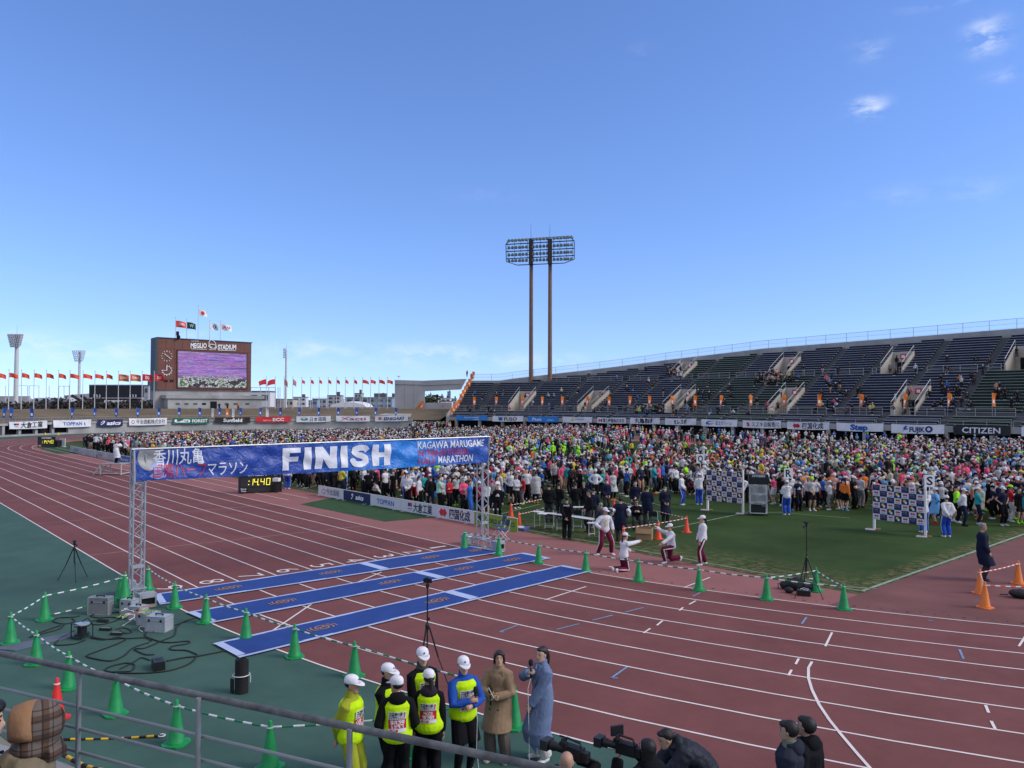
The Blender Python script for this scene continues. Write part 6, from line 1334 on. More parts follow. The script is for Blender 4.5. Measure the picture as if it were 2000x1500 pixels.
# ---------------------------------------------------------------- sponsor backdrops
def backdrop(tl, tr, br_, bl, ba, bb_, label, group='chequered sponsor backdrops'):
    a, b = at(*ba), at(*bb_); c = (a+b)/2; o = thing('sponsor_backdrop', label, 'backdrop', c, 0, group); u = (b-a); w_ = u.length; ud = u/w_; n_ = V((ud.y, -ud.x, 0)); D = (c-CAM).dot(CFW)
    zt = 5.4+(790-(tl[1]+tr[1])/2)*D/CF; zb = 5.4+(790-(bl[1]+br_[1])/2)*D/CF; S_ = lambda x, y, off=.03: a-c+u*x+n_*off+V((0, 0, zb+(zt-zb)*y))
    mb = MB(); mb.slab([S_(0, 0, .02), S_(1, 0, .02), S_(1, 1, .02), S_(0, 1, .02)], -n_*.04); mb.build('panel', M_wbd, o)
    for k in (0, 1): mb = MB(); mb.box(a-c+u*k+n_*.05*0+V((0, 0, zt/2+.04))-n_*.07, (.085, .085, zt+.08)); mb.build('post', M_bwh, o)
    for k in (0, 1): mb = MB(); mb.box(a-c+u*k+V((0, 0, .02)), (.55, .3, .035), rz=.4); mb.box(a-c+u*k+n_*.25+V((0, 0, .025)), (.4, .12, .04), m=1, rz=.4); mb.build('foot', [mat('brown base plate', (.22, .11, .07), .7), M_bwh], o)
    mbs = {'navy_tile': MB(), 'red_mark': MB(), 'crest': MB(), 'lettering': MB()}
    for r_ in range(6):
        for q in range(7):
            x0, x1, y0, y1 = q/7, (q+1)/7, 1-(r_+1)/6, 1-r_/6; kx = lambda t_: x0+(x1-x0)*t_; ky = lambda t_: y0+(y1-y0)*t_
            if (q+r_) % 2 == 0:
                mbs['navy_tile'].add([S_(x0, y0, .024), S_(x1, y0, .024), S_(x1, y1, .024), S_(x0, y1, .024)], [(0, 1, 2, 3)])
                if ((q-r_)//2) % 2 == (0 if True else 1):
                    vs_, fs_, w2 = text2d('香川丸亀', .0); mbs['lettering'].add([S_(kx(.15+x/w2*.6), ky(.6+y*.22), .027) for x, y in vs_], fs_); vs_, fs_, w2 = text2d('ハーフマラソン', .0); mbs['lettering'].add([S_(kx(.15+x/w2*.72), ky(.32+y*.2), .027) for x, y in vs_], fs_)
                else:
                    mbs['crest'].add([S_(kx(.40+.18*math.cos(j*math.pi/6)), ky(.62+.22*math.sin(j*math.pi/6)), .026) for j in range(12)], [tuple(range(12))], 0); mbs['crest'].add([S_(kx(.6+.16*math.cos(j*math.pi/6)), ky(.36+.22*math.sin(j*math.pi/6)), .028) for j in range(12)], [tuple(range(12))], 1)
            else:
                mbs['red_mark'].add([S_(kx(x), ky(y), .026) for x, y in ((.18, .62), (.32, .82), (.5, .70), (.68, .82), (.82, .62), (.68, .42), (.5, .54), (.32, .42))], [tuple(range(8))]); mbs['red_mark'].add([S_(kx(x), ky(y), .026) for x, y in ((.22, .14), (.78, .14), (.78, .26), (.22, .26))], [(0, 1, 2, 3)], 1)
    mbs['navy_tile'].build('navy_tile', M_nbd, o); mbs['red_mark'].build('red_mark', [M_inkr, mat('grey print', (.25, .25, .3), .6)], o); mbs['crest'].build('crest', [M_yel, M_bwh], o); mbs['lettering'].build('lettering', mat('pale grey print', (.30, .31, .40), .6), o)
backdrop((1380, 916), (1451, 922), (1451, 983), (1380, 975), (1381, 996), (1450, 1003), 'navy and white chequered backdrop on posts left of the black clock cart'); backdrop((1702.5, 944), (1805, 952), (1805, 1023), (1703, 1012), (1706, 1034), (1806, 1048), 'navy and white chequered backdrop on posts at the right of the grass')
# clock cart
p = at(1481, 1006); u = V((.82, .57, 0)).normalized(); o = thing('clock_cart', 'steel rack on castors carrying a black clock and a plastic-covered front', 'cart', p, math.atan2(u.y, u.x)); w_, d_, h_ = .78, .55, 1.42
for sx in (-1, 1):
    for sy in (-1, 1): mb = MB(); mb.box((sx*w_/2, sy*d_/2, .1+h_/2), (.04, .04, h_)); mb.build('post', M_steel, o); mb = MB(); mb.lathe([(.05, -.02), (.05, .02)], (0, 0, 0), 10); q = mb.build('castor', M_blk, o, loc=(sx*w_/2, sy*d_/2, .05)); q.rotation_euler = (R(90), 0, .6)
for z in (.13, .62, 1.02, h_+.08): mb = MB(); mb.box((0, 0, z), (w_+.04, d_+.04, .035)); mb.build('shelf', M_steel, o)
mb = MB(); mb.box((0, -.02, h_+.34), (.92, .5, .48)); mb.box((0, -.272, h_+.28), (.8, .02, .26)); mb.build('display', M_blk, o); mb = MB(); mb.text('CITIZEN', lambda x, y: V((x, -.277, h_+.47+y)), h=.09, bold=.03, fit=(-.3, .3)); mb.build('lettering', M_inkw, o)
mb = MB(); mb.grid(lambda a, b: V((-w_/2+w_*.98*a, -d_/2-.03+.02*math.sin(9*a+5*b), .55+b*.98)), 10, 8); mb.build('plastic_sheet', mat('dusty clear plastic', (.30, .31, .32), .25, noise=(3, .2), alpha=.78), o, 'all')
mb = MB(); mb.box((-.02, -.02, .30), (.7, .5, .3)); mb.box((-.1, 0, .52), (.5, .4, .14)); mb.build('machine', M_blk, o)
# ---------------------------------------------------------------- tables, chairs, box
M_top = mat('white table top', (.60, .60, .60), .4, noise=(3, .05)); M_edge = mat('dark table edge', (.06, .05, .05), .5)
def table(a, b, label, dep=.45):
    a, b = V(a), V(b); c = (a+b)/2; u = b-a; L_ = u.length; o = thing('folding_table', label, 'table', (c.x, c.y, 0), math.atan2(u.y, u.x), 'officials\' folding tables'); mb = MB(); mb.box((0, 0, .70), (L_, dep, .022)); mb.build('tabletop', M_top, o)
    mb = MB(); mb.box((0, -dep/2-.008, .695), (L_, .012, .035)); mb.box((0, dep/2+.008, .695), (L_, .012, .035)); mb.build('edge_band', M_edge, o)
    for sx in (-1, 1):
        for sy in (-1, 1): mb = MB(); mb.cyl((sx*(L_/2-.12), sy*(dep/2-.05), .02), (sx*(L_/2-.12), sy*(dep/2-.05), .69), .014, n=7); mb.build('leg', M_steel, o)
    mb = MB()
    for sx in (-1, 1): mb.cyl((sx*(L_/2-.12), -dep/2+.05, .10), (sx*(L_/2-.12), dep/2-.05, .10), .012, n=6)
    mb.build('brace', M_steel, o); return o
t1 = table(at(1045, 1030), at(1109, 1039.5), 'white topped folding table behind the black jacket man, left half'); t2 = table(at(1110, 1039.5), at(1160, 1048), 'folding table at the right elbow of the black jacket man'); t3 = table(at(1195, 1024), at(1256, 1017), 'folding table by the seated man in sunglasses'); t4 = table(at(1100, 1021), at(1160, 1020), 'folding table in the second row behind the chairs')
M_vin = mat('black vinyl seat', (.018, .020, .026), .5, noise=(4, .2)); M_vinb = mat('blue vinyl seat', (.04, .07, .16), .5, noise=(4, .2))
def chair(p, rz, label, seat=M_vin, first=[None]):
    o = thing('folding_chair', label, 'chair', p, rz, 'folding chairs'); mb = MB(); mb.box((0, 0, .43), (.40, .38, .03)); mb.build('seat', seat, o); mb = MB(); mb.grid(lambda a, b: V((-.19+.38*a, -.21-.06*(b)+.03*math.sin(math.pi*a), .58+.22*b)), 6, 3); mb.grid(lambda a, b: V((.19-.38*a, -.225-.06*(b)+.03*math.sin(math.pi*a), .58+.22*b)), 6, 3); mb.build('backrest', M_vin, o)
    for sx in (-1, 1):
        mb = MB(); mb.tube([(sx*.20, -.27, .80), (sx*.20, -.20, .45), (sx*.20, .22, .01)], .012, 6); mb.build('front_leg', M_steel, o); mb = MB(); mb.tube([(sx*.18, .16, .42), (sx*.18, -.24, .01)], .012, 6); mb.build('rear_leg', M_steel, o)
    mb = MB(); mb.tube([(-.20, .18, .06), (.20, .18, .06)], .011, 5); mb.tube([(-.18, -.20, .06), (.18, -.20, .06)], .011, 5); mb.build('cross_bar', M_steel, o); return o
for p, a, lab, st in (((981, 1055), -60, 'empty folding chair nearest to the English-end tower base', M_vinb), ((975, 1047), -60, 'empty folding chair behind another by the green board', M_vinb), ((1073, 1031), 170, 'folding chair at the left table, leftmost', M_vin), ((1096, 1034), 175, 'folding chair left of the black jacket man\'s legs', M_vin), ((1128, 1030), 175, 'folding chair with white papers behind the table', M_vin), ((1150, 1031), 180, 'folding chair behind the right table end', M_vin), ((1277, 1034), 160, 'empty folding chair right of the long navy coats', M_vin), ((1088, 1012), 5, 'folding chair in the second row behind the tables', M_vin)): chair(at(*p), frz(a), lab, st)
o = thing('cardboard_box', 'open cardboard box on the grass beside a red cone', 'box', at(1259, 1053), math.atan2(.5, .86)); M_card = mat('brown cardboard', (.36, .235, .125), .85, noise=(4, .08)); mb = MB(); bw, bd_, bh = .62, .46, .46
for c_, s_ in (((0, -bd_/2, bh/2), (bw, .012, bh)), ((0, bd_/2, bh/2), (bw, .012, bh)), ((-bw/2, 0, bh/2), (.012, bd_, bh)), ((bw/2, 0, bh/2), (.012, bd_, bh)), ((0, 0, .01), (bw, bd_, .012))): mb.box(c_, s_)
mb.build('box', M_card, o)
mb = MB()
for sy in (-1, 1): mb.box((0, sy*(bd_/2+.06), bh-.10), (bw, .012, .2), mtx=Matrix.Rotation(sy*.45, 3, 'X'))
mb.build('flap', M_card, o)
o = thing('plastic_block', 'blue plastic base under a red cone at the green board\'s end', 'base', at(1016, 1034), .4); mb = MB(); mb.prism([(-.35, -.3), (.35, -.3), (.42, 0), (.35, .3), (-.35, .3), (-.42, 0)], 0, .10); mb.build('block', mat('violet blue plastic', (.12, .13, .42), .5), o); mb = MB(); mb.lathe([(.19, .10), (.17, .13)], n=14); mb.build('ring', M_bwh, o)
# papers and bags on the tables
for p, lab in (((1060, 1004), 'white paper sheets on the left table end'), ((1158, 1022), 'white papers at the right end of the long table'), ((1240, 1000), 'clipboards on the seated man\'s table')):
    q = at(*p, .715); o = thing('paper_sheets', lab, 'papers', q, .3); mb = MB(); mb.box((0, 0, .012), (.4, .28, .02), rz=.1); mb.build('sheet', M_white, o); mb = MB(); mb.box((.1, .05, .028), (.3, .2, .01), rz=.5); mb.build('top_sheet', M_white, o)
# ---------------------------------------------------------------- tripods
def tripod(base, H_, spread, label, topm='phone', a0=.3, legz=.5):
    o = thing('tripod', label, 'tripod', base, 0, 'black camera tripods'); hz = H_*legz
    for k in range(3):
        a = a0+k*2.094; mb = MB(); d = V((math.cos(a), math.sin(a), 0)); mb.tube([d*.04+V((0, 0, hz)), d*spread*.5+V((0, 0, hz*.5))], .016, 7); mb.tube([d*spread*.48+V((0, 0, hz*.52)), d*spread+V((0, 0, .0))], .011, 6); mb.sphere(d*spread+V((0, 0, .012)), .018, 6, 4); mb.build('leg', M_blk, o)
    mb = MB(); mb.tube([(0, 0, hz*.55), (0, 0, H_-.12)], .014, 8); mb.lathe([(.03, hz-.04), (.042, hz-.02), (.042, hz+.05), (.025, hz+.08)], n=10); mb.sphere((0, .03, hz+.16), .03, 7, 5); mb.build('column', M_blk, o)
    mb = MB(); mb.lathe([(.02, H_-.14), (.035, H_-.12), (.035, H_-.06), (.02, H_-.04)], n=10)
    if topm == 'phone': mb.box((0, 0, H_), (.17, .02, .08), rz=.6); mb.box((.02, -.03, H_+.05), (.05, .05, .04), rz=.6)
    else: mb.box((0, 0, H_-.01), (.11, .07, .06)); mb.tube([(0, 0, H_-.08), (-.12, .08, H_-.16)], .009, 5); mb.box((-.13, .09, H_-.17), (.03, .03, .06))
    mb.build('head', M_blk, o); return o
tripod(at(144, 1132), 1.18, .46, 'black camera tripod alone on the green surface left of the truss tower', 'pan', 2.0, .78); tripod(at(834, 1342), 2.02, .42, 'tall black tripod with phone behind the vest wearers', 'phone', .9, .56); tripod(at(1576, 1166), 2.1, .44, 'tall black tripod beside the black bag at the grass edge', 'pan', .2, .5); tripod(at(216, 889), 1.5, .45, 'tripod of the photographer beside the white coat person', 'pan')
# ---------------------------------------------------------------- bags at the right tripod
M_bag = mat('black nylon', (.013, .013, .016), .6, noise=(6, .3), bump=(14, .5)); p = at(1556, 1152); o = thing('duffel_bag', 'crumpled black bag lying under the tripod at the grass edge', 'bag', p, .5); mb = MB()
for c_, r_ in (((0, 0, .15), (.38, .22, .17)), ((-.3, .02, .12), (.18, .16, .13)), ((.32, .05, .12), (.22, .18, .14)), ((.05, .08, .24), (.2, .14, .12))): mb.sphere(c_, r_, 14, 9)
me = remesh(mb, .022, 3, .05); child('bag_body', me, M_bag, o); mb = MB(); mb.tube([(-.2, -.1, .25), (-.25, -.22, .35), (0, -.26, .38), (.2, -.2, .3)], .015, 6); mb.tube([(-.4, 0, .1), (-.52, -.05, .16), (-.5, -.1, .02)], .014, 6); mb.build('strap', M_bag, o)
o = thing('equipment_case', 'small black case in front of the bag with a white cable on top', 'case', at(1570, 1163), .45); mb = MB(); mb.box((0, 0, .07), (.36, .22, .13)); mb.build('case', M_blk, o); mb = MB(); mb.box((0, 0, .145), (.37, .23, .02)); mb.build('lid', M_grl, o); mb = MB(); mb.tube([(-.1, 0, .17), (0, .06, .2), (.12, 0, .19), (.1, -.08, .17), (-.02, -.06, .18)], .01, 5); mb.build('cable', M_bwh, o)
o = thing('equipment_case', 'small dark lens pouch left of the black case', 'case', at(1541, 1158), .2); mb = MB(); mb.sphere((0, 0, .08), (.13, .1, .09), 12, 8); mb.build('pouch', M_bag, o, True); mb = MB(); mb.tube([(-.1, 0, .1), (0, 0, .19), (.1, 0, .1)], .01, 5); mb.build('strap', M_bag, o)
p = at(1994, 1168); o = thing('duffel_bag', 'dark bag on the worn red surface at the right frame edge', 'bag', p, .3); mb = MB(); mb.sphere((0, 0, .12), (.3, .18, .13), 14, 9); mb.sphere((.2, .05, .14), (.2, .16, .13), 12, 8); child('bag_body', remesh(mb, .022, 3, .04), M_bag, o); mb = MB(); mb.tube([(-.3, 0, .06), (-.42, -.04, .05), (-.5, .02, .03)], .015, 5); mb.build('strap', M_bag, o)
# ---------------------------------------------------------------- timing equipment on the green surface
M_sil = mat('silver case panel', (.46, .48, .52), .38, metal=.35, noise=(5, .1)); M_gcase = mat('grey metal case', (.23, .235, .24), .5, metal=.3, noise=(4, .15)); M_crn = mat('case corner', (.5, .52, .55), .3, metal=.6)
def fcase(p, rz, sz, label, m_, lid=False, open_=False):
    o = thing('equipment_case', label, 'case', p, rz, 'timing equipment cases'); w_, d_, h_ = sz; mb = MB(); mb.box((0, 0, h_/2), (w_-.01, d_-.01, h_-.01)); mb.build('case', m_, o); mb = MB()
    for sx in (-1, 1):
        for sy in (-1, 1): mb.box((sx*(w_/2-.008), sy*(d_/2-.008), h_/2), (.022, .022, h_)); 
    for z in (.008, h_-.008, h_*.74):
        for sy in (-1, 1): mb.box((0, sy*(d_/2-.006), z), (w_, .016, .018))
        for sx in (-1, 1): mb.box((sx*(w_/2-.006), 0, z), (.016, d_, .018))
    mb.build('edge_rail', M_crn, o); mb = MB(); mb.box((0, 0, h_+.03), (w_*.4, .03, .02)); mb.box((-w_*.18, 0, h_+.014), (.02, .03, .03)); mb.box((w_*.18, 0, h_+.014), (.02, .03, .03)); mb.build('handle', M_blk, o)
    for sx in (-1, 1): mb = MB(); mb.box((sx*w_*.3, -d_/2-.004, h_*.74), (.045, .012, .06)); mb.build('latch', M_blk, o)
    return o
ra = math.atan2(.75, .66); fcase(at(196, 1199), ra-.05, (.54, .24, .44), 'flat grey metal case left of the stacked cones', M_gcase); fcase(at(311, 1231), ra-.2, (.52, .34, .36), 'closed silver flight case, frontmost of the timing equipment', M_sil); fcase(at(290, 1219), ra-.25, (.44, .32, .30), 'silver case behind the frontmost flight case', M_sil); fcase(at(270, 1209), ra-.3, (.36, .30, .34), 'upright silver case with cables in the middle of the pile', M_sil); fcase(at(253, 1197), ra-.3, (.36, .28, .36), 'silver case with wires nearest to the stacked cones', M_sil)
M_wire = [mat('black cable', (.014, .015, .016), .6), mat('white wire', (.6, .6, .6), .5), mat('orange wire', (.5, .14, .03), .5), mat('yellow green wire', (.3, .45, .05), .5)]
def cableobj(pts, r, m_, label, z=.015, name='cable', cat='cable', group='cables on the green surface'):
    P_ = [at(x, y, 0) for x, y in pts]; n = len(P_); c = P_[0]; Q = []
    for i in range(n-1):      # Catmull-Rom
        p0, p1, p2, p3_ = P_[max(0, i-1)], P_[i], P_[i+1], P_[min(n-1, i+2)]
        for k in range(7):
            t_ = k/7; Q.append(.5*((2*p1)+(p2-p0)*t_+(2*p0-5*p1+4*p2-p3_)*t_*t_+(3*p1-p0-3*p2+p3_)*t_**3))
    Q.append(P_[-1]); mb = MB(); mb.tube([q-c+V((0, 0, z)) for q in Q], r, 6); o = mb.build(name, m_, None, 'all', loc=c); tag(o, label, cat, group); return o
z38 = lambda *a: [(x/3.846, 1100+y/3.846) for x, y in a]
cableobj(z38((1700, 660), (1500, 700), (1380, 715), (1250, 740)), .016, M_wire[0], 'black cable from the nearest mat to the black box')
cableobj(z38((1480, 700), (1420, 760), (1250, 815), (1000, 832), (800, 815), (830, 780), (950, 755), (1010, 770), (980, 815), (850, 820)), .014, M_wire[0], 'black cable in a wide loop left of the black box')
cableobj(z38((1480, 690), (1400, 660), (1290, 655), (1290, 630), (1410, 608), (1410, 590), (1250, 600), (1130, 570), (1090, 545), (1100, 520)), .014, M_wire[0], 'black cable winding down from the silver cases')
cableobj(z38((1470, 415), (1390, 440), (1330, 480), (1310, 545), (1220, 585), (1090, 640), (1010, 650), (1090, 690), (1160, 690)), .013, M_wire[0], 'black cable from the middle mat to the black box')
cableobj(z38((1400, 440), (1250, 490), (1150, 520)), .012, M_wire[0], 'short black cable under the front flight case')
cableobj(z38((1120, 600), (1000, 640), (930, 700), (830, 738), (700, 720), (650, 700), (720, 670), (880, 610), (945, 570), (800, 575), (690, 560)), .014, M_wire[0], 'black cable in a long S below the power adapters')
cableobj(z38((1130, 735), (1060, 715), (1000, 750), (900, 800)), .012, M_wire[0], 'black lead entering the black box from the left')
cableobj(z38((600, 400), (540, 410), (440, 415), (400, 440), (480, 460), (560, 440), (540, 420)), .013, M_wire[0], 'black cable coiled beside the lying striped bar')
cableobj(z38((900, 370), (820, 380), (730, 385), (680, 400), (740, 415), (830, 410), (940, 420)), .013, M_wire[0], 'black cable coils right of the grey case'); cableobj(z38((950, 400), (860, 440), (760, 465), (690, 460), (690, 440), (760, 425)), .013, M_wire[0], 'black cable around the power strip')
cableobj(z38((560, 510), (470, 560), (420, 600), (430, 620), (560, 610), (640, 580)), .013, M_wire[0], 'black cable loop left of the cable reel'); cableobj(z38((480, 470), (440, 500), (330, 530), (230, 560), (260, 540), (400, 490), (460, 470)), .013, M_wire[0], 'black cable toward the left corner cone'); cableobj(z38((680, 565), (780, 580), (880, 560), (950, 570), (1090, 565), (1140, 590)), .012, M_wire[0], 'black cable passing below the adapters'); cableobj(z38((870, 500), (940, 490), (990, 520), (940, 530), (900, 510)), .011, M_wire[0], 'thin black lead of the right adapter')
cableobj(z38((990, 430), (960, 450), (920, 475)), .009, M_wire[1], 'thin white wire hanging from the case pile'); cableobj(z38((1100, 490), (1060, 480), (1045, 500), (1070, 520)), .009, M_wire[1], 'white wire coil left of the front flight case')
o = thing('wire_bundle', 'tangle of orange, red and white wires on the open silver cases', 'wires', at(262, 1201, .36)); rr = random.Random(3)
for k in range(9):
    mb = MB(); p = V((rr.uniform(-.3, .3), rr.uniform(-.25, .25), .03)); pts = [p]
    for j in range(7): p = p+V((rr.uniform(-.12, .12), rr.uniform(-.12, .12), rr.uniform(-.05, .05))); p.z = max(-.02, min(.10, p.z)); pts.append(p)
    mb.tube(pts, .009, 5); mb.build('wire', M_wire[1+k % 3], o)
o = thing('cable_reel', 'black cable reel with a silver rim on the green surface', 'cable reel', at(160, 1246), .4); mb = MB(); mb.lathe([(.16, .08), (.16, .11), (.10, .12), (.10, .27), (.16, .28), (.16, .31)], n=20); mb.build('drum', M_blk, o, True); mb = MB(); mb.lathe([(.165, .31), (.165, .33), (.15, .335)], n=20); mb.build('rim', M_crn, o, True); mb = MB()
for sy in (-1, 1): mb.tube([(-.18, sy*.14, .02), (-.18, sy*.14, .34), (.0, sy*.14, .42 if sy > 0 else .34), (.18, sy*.14, .3), (.18, sy*.14, .02), (-.18, sy*.14, .02)], .012, 6)
mb.build('stand_frame', M_blk, o)
for p, lab in (((206, 1231), 'small dark power adapter, the left of two'), ((228, 1240), 'small dark power adapter, the right of two'), ((201, 1215), 'black power strip above the two adapters')):
    o = thing('power_adapter', lab, 'adapter', at(*p), ra-.1); mb = MB(); mb.box((0, 0, .03), (.27, .09, .055)); mb.build('housing', M_grl, o); mb = MB(); mb.box((0, 0, .061), (.23, .06, .006)); mb.build('face_plate', M_gcase if 'adapter' in lab[:26] else M_blk, o)
o = thing('equipment_box', 'black ribbed equipment box alone below the cables', 'box', at(309, 1305), ra+.55); mb = MB(); mb.box((0, 0, .08), (.22, .36, .155)); mb.build('case', M_blk, o); mb = MB(); mb.box((0, 0, .166), (.2, .34, .018)); mb.box((0, .05, .178), (.1, .1, .012)); mb.build('lid', M_grl, o)
o = thing('rolled_mat', 'black rolled mat tied with white string standing on the green surface', 'rolled mat', at(471, 1352), .3); mb = MB()
prof = [(.135 + .012*math.sin(k*.9), 0) for k in range(2)]
sp_ = [(.03+.011*k/2.0)*1.0 for k in range(22)]; pts = [( (.02+.0058*k)*math.cos(k*.62), (.02+.0058*k)*math.sin(k*.62)) for k in range(22)]
vs = []; 
for (x, y) in pts:
    l_ = math.hypot(x, y); vs += [(x, y, 0), (x, y, .62), (x*(1-.012/l_), y*(1-.012/l_), .62), (x*(1-.012/l_), y*(1-.012/l_), 0)]
fs = [(4*k+j, 4*k+4+j, 4*k+4+(j+1) % 4, 4*k+(j+1) % 4) for k in range(21) for j in range(4)]; mb.add(vs, fs); mb.cyl((0, 0, .0), (0, 0, .60), .115, n=16); mb.prism([(-.17, -.10), (-.15, -.13), (-.06, -.13), (-.08, -.10)], 0, .26); mb.build('roll', mat('black rubber mat', (.013, .013, .015), .8, noise=(6, .3)), o, True)
mb = MB(); mb.tube([(.153*math.cos(a), .153*math.sin(a), .33) for a in [j*math.pi/8 for j in range(17)]], .009, 5); mb.tube([(.15, .05, .33), (.2, .05, .34), (.23, .02, .22)], .006, 4); mb.build('string', M_bwh, o); mb = MB(); mb.add([V((-.136*1.0+.0, -.03, .40)), V((-.136, .0, .40)), V((-.136, .0, .56)), V((-.136, -.03, .56))], [(0, 1, 2, 3)]); mb.build('tag', M_bwh, o)
o = thing('cable_cover', 'flat grey blue cable cover strip at the left frame edge', 'cable cover', at(70, 1255)); c = o.location.copy(); mb = MB(); mb.slab([at(-20, 1268)-c, at(30, 1272)-c, at(150, 1243)-c, at(140, 1236)-c], (0, 0, .02)); mb.build('strip', mat('grey blue rubber', (.10, .12, .16), .7, noise=(3, .15)), o)
# water bottle scraps and paper bits left on the surfaces
for i, p in enumerate(((1193, 1108), (1585, 1131))): o = MB().box((0, 0, .012), (.12, .07, .02), rz=.4).build('paper_scrap', M_white, loc=at(*p)); tag(o, ['small white paper on the inner margin left of the kneeling girl', 'small white tag hanging below the striped bar'][i], 'paper')
# ---------------------------------------------------------------- handrail and parapet of the near stand
M_galv = mat('weathered galvanised pipe', (.095, .10, .105), .6, metal=.2, noise=(9, .5, (.17, .175, .18)), bump=(30, .2)); M_galvl = mat('clean galvanised pipe', (.20, .225, .235), .5, metal=.3, noise=(4, .1))
ZR = 3.9; ra0, rb0 = at(0, 1276, ZR), at(1060, 1499, ZR); rdv = (rb0-ra0).normalized(); o = thing('handrail', 'weathered grey pipe handrail along the edge of the near stand', 'handrail', (ra0.x, ra0.y, 3.3)); b0 = o.location.copy()
mb = MB(); mb.tube([ra0-rdv*3-b0, rb0+rdv*.5-b0], .0175, 12); mb.build('top_rail', M_galv, o, True)
for dz in (.205, .325, .455): mb = MB(); mb.tube([ra0-rdv*3-b0-V((0, 0, dz)), rb0+rdv*.5-b0-V((0, 0, dz))], .0095, 8); mb.build('lower_rail', M_galvl, o, True)
for px, py in ((155, 1309), (388, 1363), (683, 1424), (-120, 1250)):
    p = at(px, py, ZR); mb = MB(); mb.tube([V((p.x, p.y, ZR))-b0, V((p.x, p.y, 3.3))-b0], .0140, 10); mb.build('post', M_galvl, o, True); mb = MB(); mb.lathe([(.05, 3.30), (.05, 3.312), (.025, 3.318)], V((p.x, p.y, 0))-b0, 12); mb.build('flange', M_galvl, o)
cp = thing('parapet', 'pale concrete parapet at the foot of the near handrail', 'wall', (ra0.x, ra0.y, 0)); b0 = cp.location.copy(); nrm = V((-rdv.y, rdv.x, 0)); mb = MB(); a, b = ra0-rdv*4, rb0+rdv*.35; 
mb.slab([V((p.x, p.y, 0))-b0 for p in (a-nrm*.16, b-nrm*.16, b+nrm*.10, a+nrm*.10)], (0, 0, 3.296)); mb.build('wall', mat('pale grey coping', (.30, .31, .33), .8, noise=(3, .15)), cp)
mb = MB(); a, b = ra0-rdv*4, rb0+rdv*.35; mb.slab([V((p.x, p.y, 2.15))-b0 for p in (a-nrm*.165, b-nrm*.165, b-nrm*4, a-nrm*4)], (0, 0, -.2)); mb.build('walkway', M_conc, cp)
_ba, _bb = at(112, 1466, 3.335), at(215, 1507, 3.335)
bar(_ba, _bb, M_bbk, 'yellow and black bar tied along the parapet foot', 'yellow and black bars', 3.335, 3.335, .05, .013, loop=False, m1=M_byl)
# ================================================================ people: the named ones first
C_ = cloth
KB = C_('black sportswear', (.0075, .0075, .010)); KN = C_('navy coat cloth', (.010, .014, .034)); KW = C_('white jacket cloth', (.62, .62, .66)); KG = C_('grey sweat cloth', (.26, .26, .27)); KLG = C_('light grey cloth', (.42, .42, .43))
KYG = C_('lime jacket cloth', (.30, .33, .03)); KNEON = C_('neon yellow vest mesh', (.52, .80, .01)); KBL = C_('royal blue running top', (.02, .075, .36)); KTAN = C_('camel wool', (.285, .195, .125)); KSB = C_('dusty blue wool', (.135, .185, .31)); KTR = C_('taupe trousers', (.155, .125, .105)); KOW = C_('off white trousers', (.60, .58, .55)); KMAR = C_('maroon tracksuit', (.13, .012, .035)); KBT = C_('bright blue track trousers', (.02, .07, .42)); KKH = C_('khaki jacket', (.20, .165, .11)); KBR = C_('brown hood cloth', (.28, .155, .085)); KCAP = C_('white cap cloth', (.66, .66, .72)); KPUF = C_('charcoal quilted nylon', (.022, .025, .036), .5)
M_mic = mat('microphone foam', (.012, .012, .012), .9, bump=(200, .4)); M_micb = mat('microphone band', (.4, .33, .08), .5); M_micr = mat('orange band', (.5, .12, .03), .5)
def by_head(px, py, h): p = at(px, py, h); return V((p.x, p.y, 0))
def by_foot(px, py): return at(px, py, 0)
def panel(f, o, back, body, tall=(.08, .36)):
    """printed panel on a vest: white, red, white with lettering, following the chest"""
    sp_ = f.spine
    def S_(u, t, off=0.0):
        for i in range(len(sp_)-1):
            if sp_[i+1][5] >= t: break
        k = (t-sp_[i][5])/(sp_[i+1][5]-sp_[i][5]); c = lerp(sp_[i][0], sp_[i+1][0], k); rx, ry = sp_[i][3]*(1-k)+sp_[i+1][3]*k+.056+off, sp_[i][4]*(1-k)+sp_[i+1][4]*k+.056+off; x, y = sp_[i][1], sp_[i][2]; a = u*.30/rx*1.02
        sg = -1 if back else 1
        return c+x*(sg*rx*math.sin(a))+y*(sg*ry*math.cos(a))
    t0, t1 = tall; mb = MB(); T = lambda q: t0+(t1-t0)*q
    for q0, q1, m_ in ((0, .17, 0), (.17, .62, 1), (.62, 1, 0)): mb.grid(lambda a, b: S_((a-.5)*.86, T(q0+(q1-q0)*b)), 8, 3, m_)
    mb.build('printed_panel', [M_bwh, M_inkr], o, 'all'); mb = MB()
    for txt, u0, u1, q0, q1, m_ in (('香川県警察', -.25, .40, .83, .96, 0), ('ランニングポリス', -.38, .40, .66, .79, 0), (body[0], body[2], -body[2], .41, .57, 1), (body[1], -.30, .30, .20, .37, 1), ('香川県', -.05, .38, .04, .13, 2)):
        vs_, fs_, w2 = text2d(txt, .035); mb.add([S_(u0+x/w2*(u1-u0), T(q0+y*(q1-q0)), .005) for x, y in vs_], fs_, m_)
    mb.poly([S_(-.34+.05*math.cos(j*math.pi/5), T(.89+.08*math.sin(j*math.pi/5)), .004) for j in range(10)], 3); mb.build('lettering', [M_ink, M_inkw, M_inkr, M_micr], o)
def vest(back, body, hem=-.10):
    def ex(f, o):
        mb = MB(); torso(mb, f, -.10, .475, .043, 18, 0, 1.03, .05); child('vest', remesh(mb, .012, 4, .012), KNEON, o); panel(f, o, back, body)
    return ex
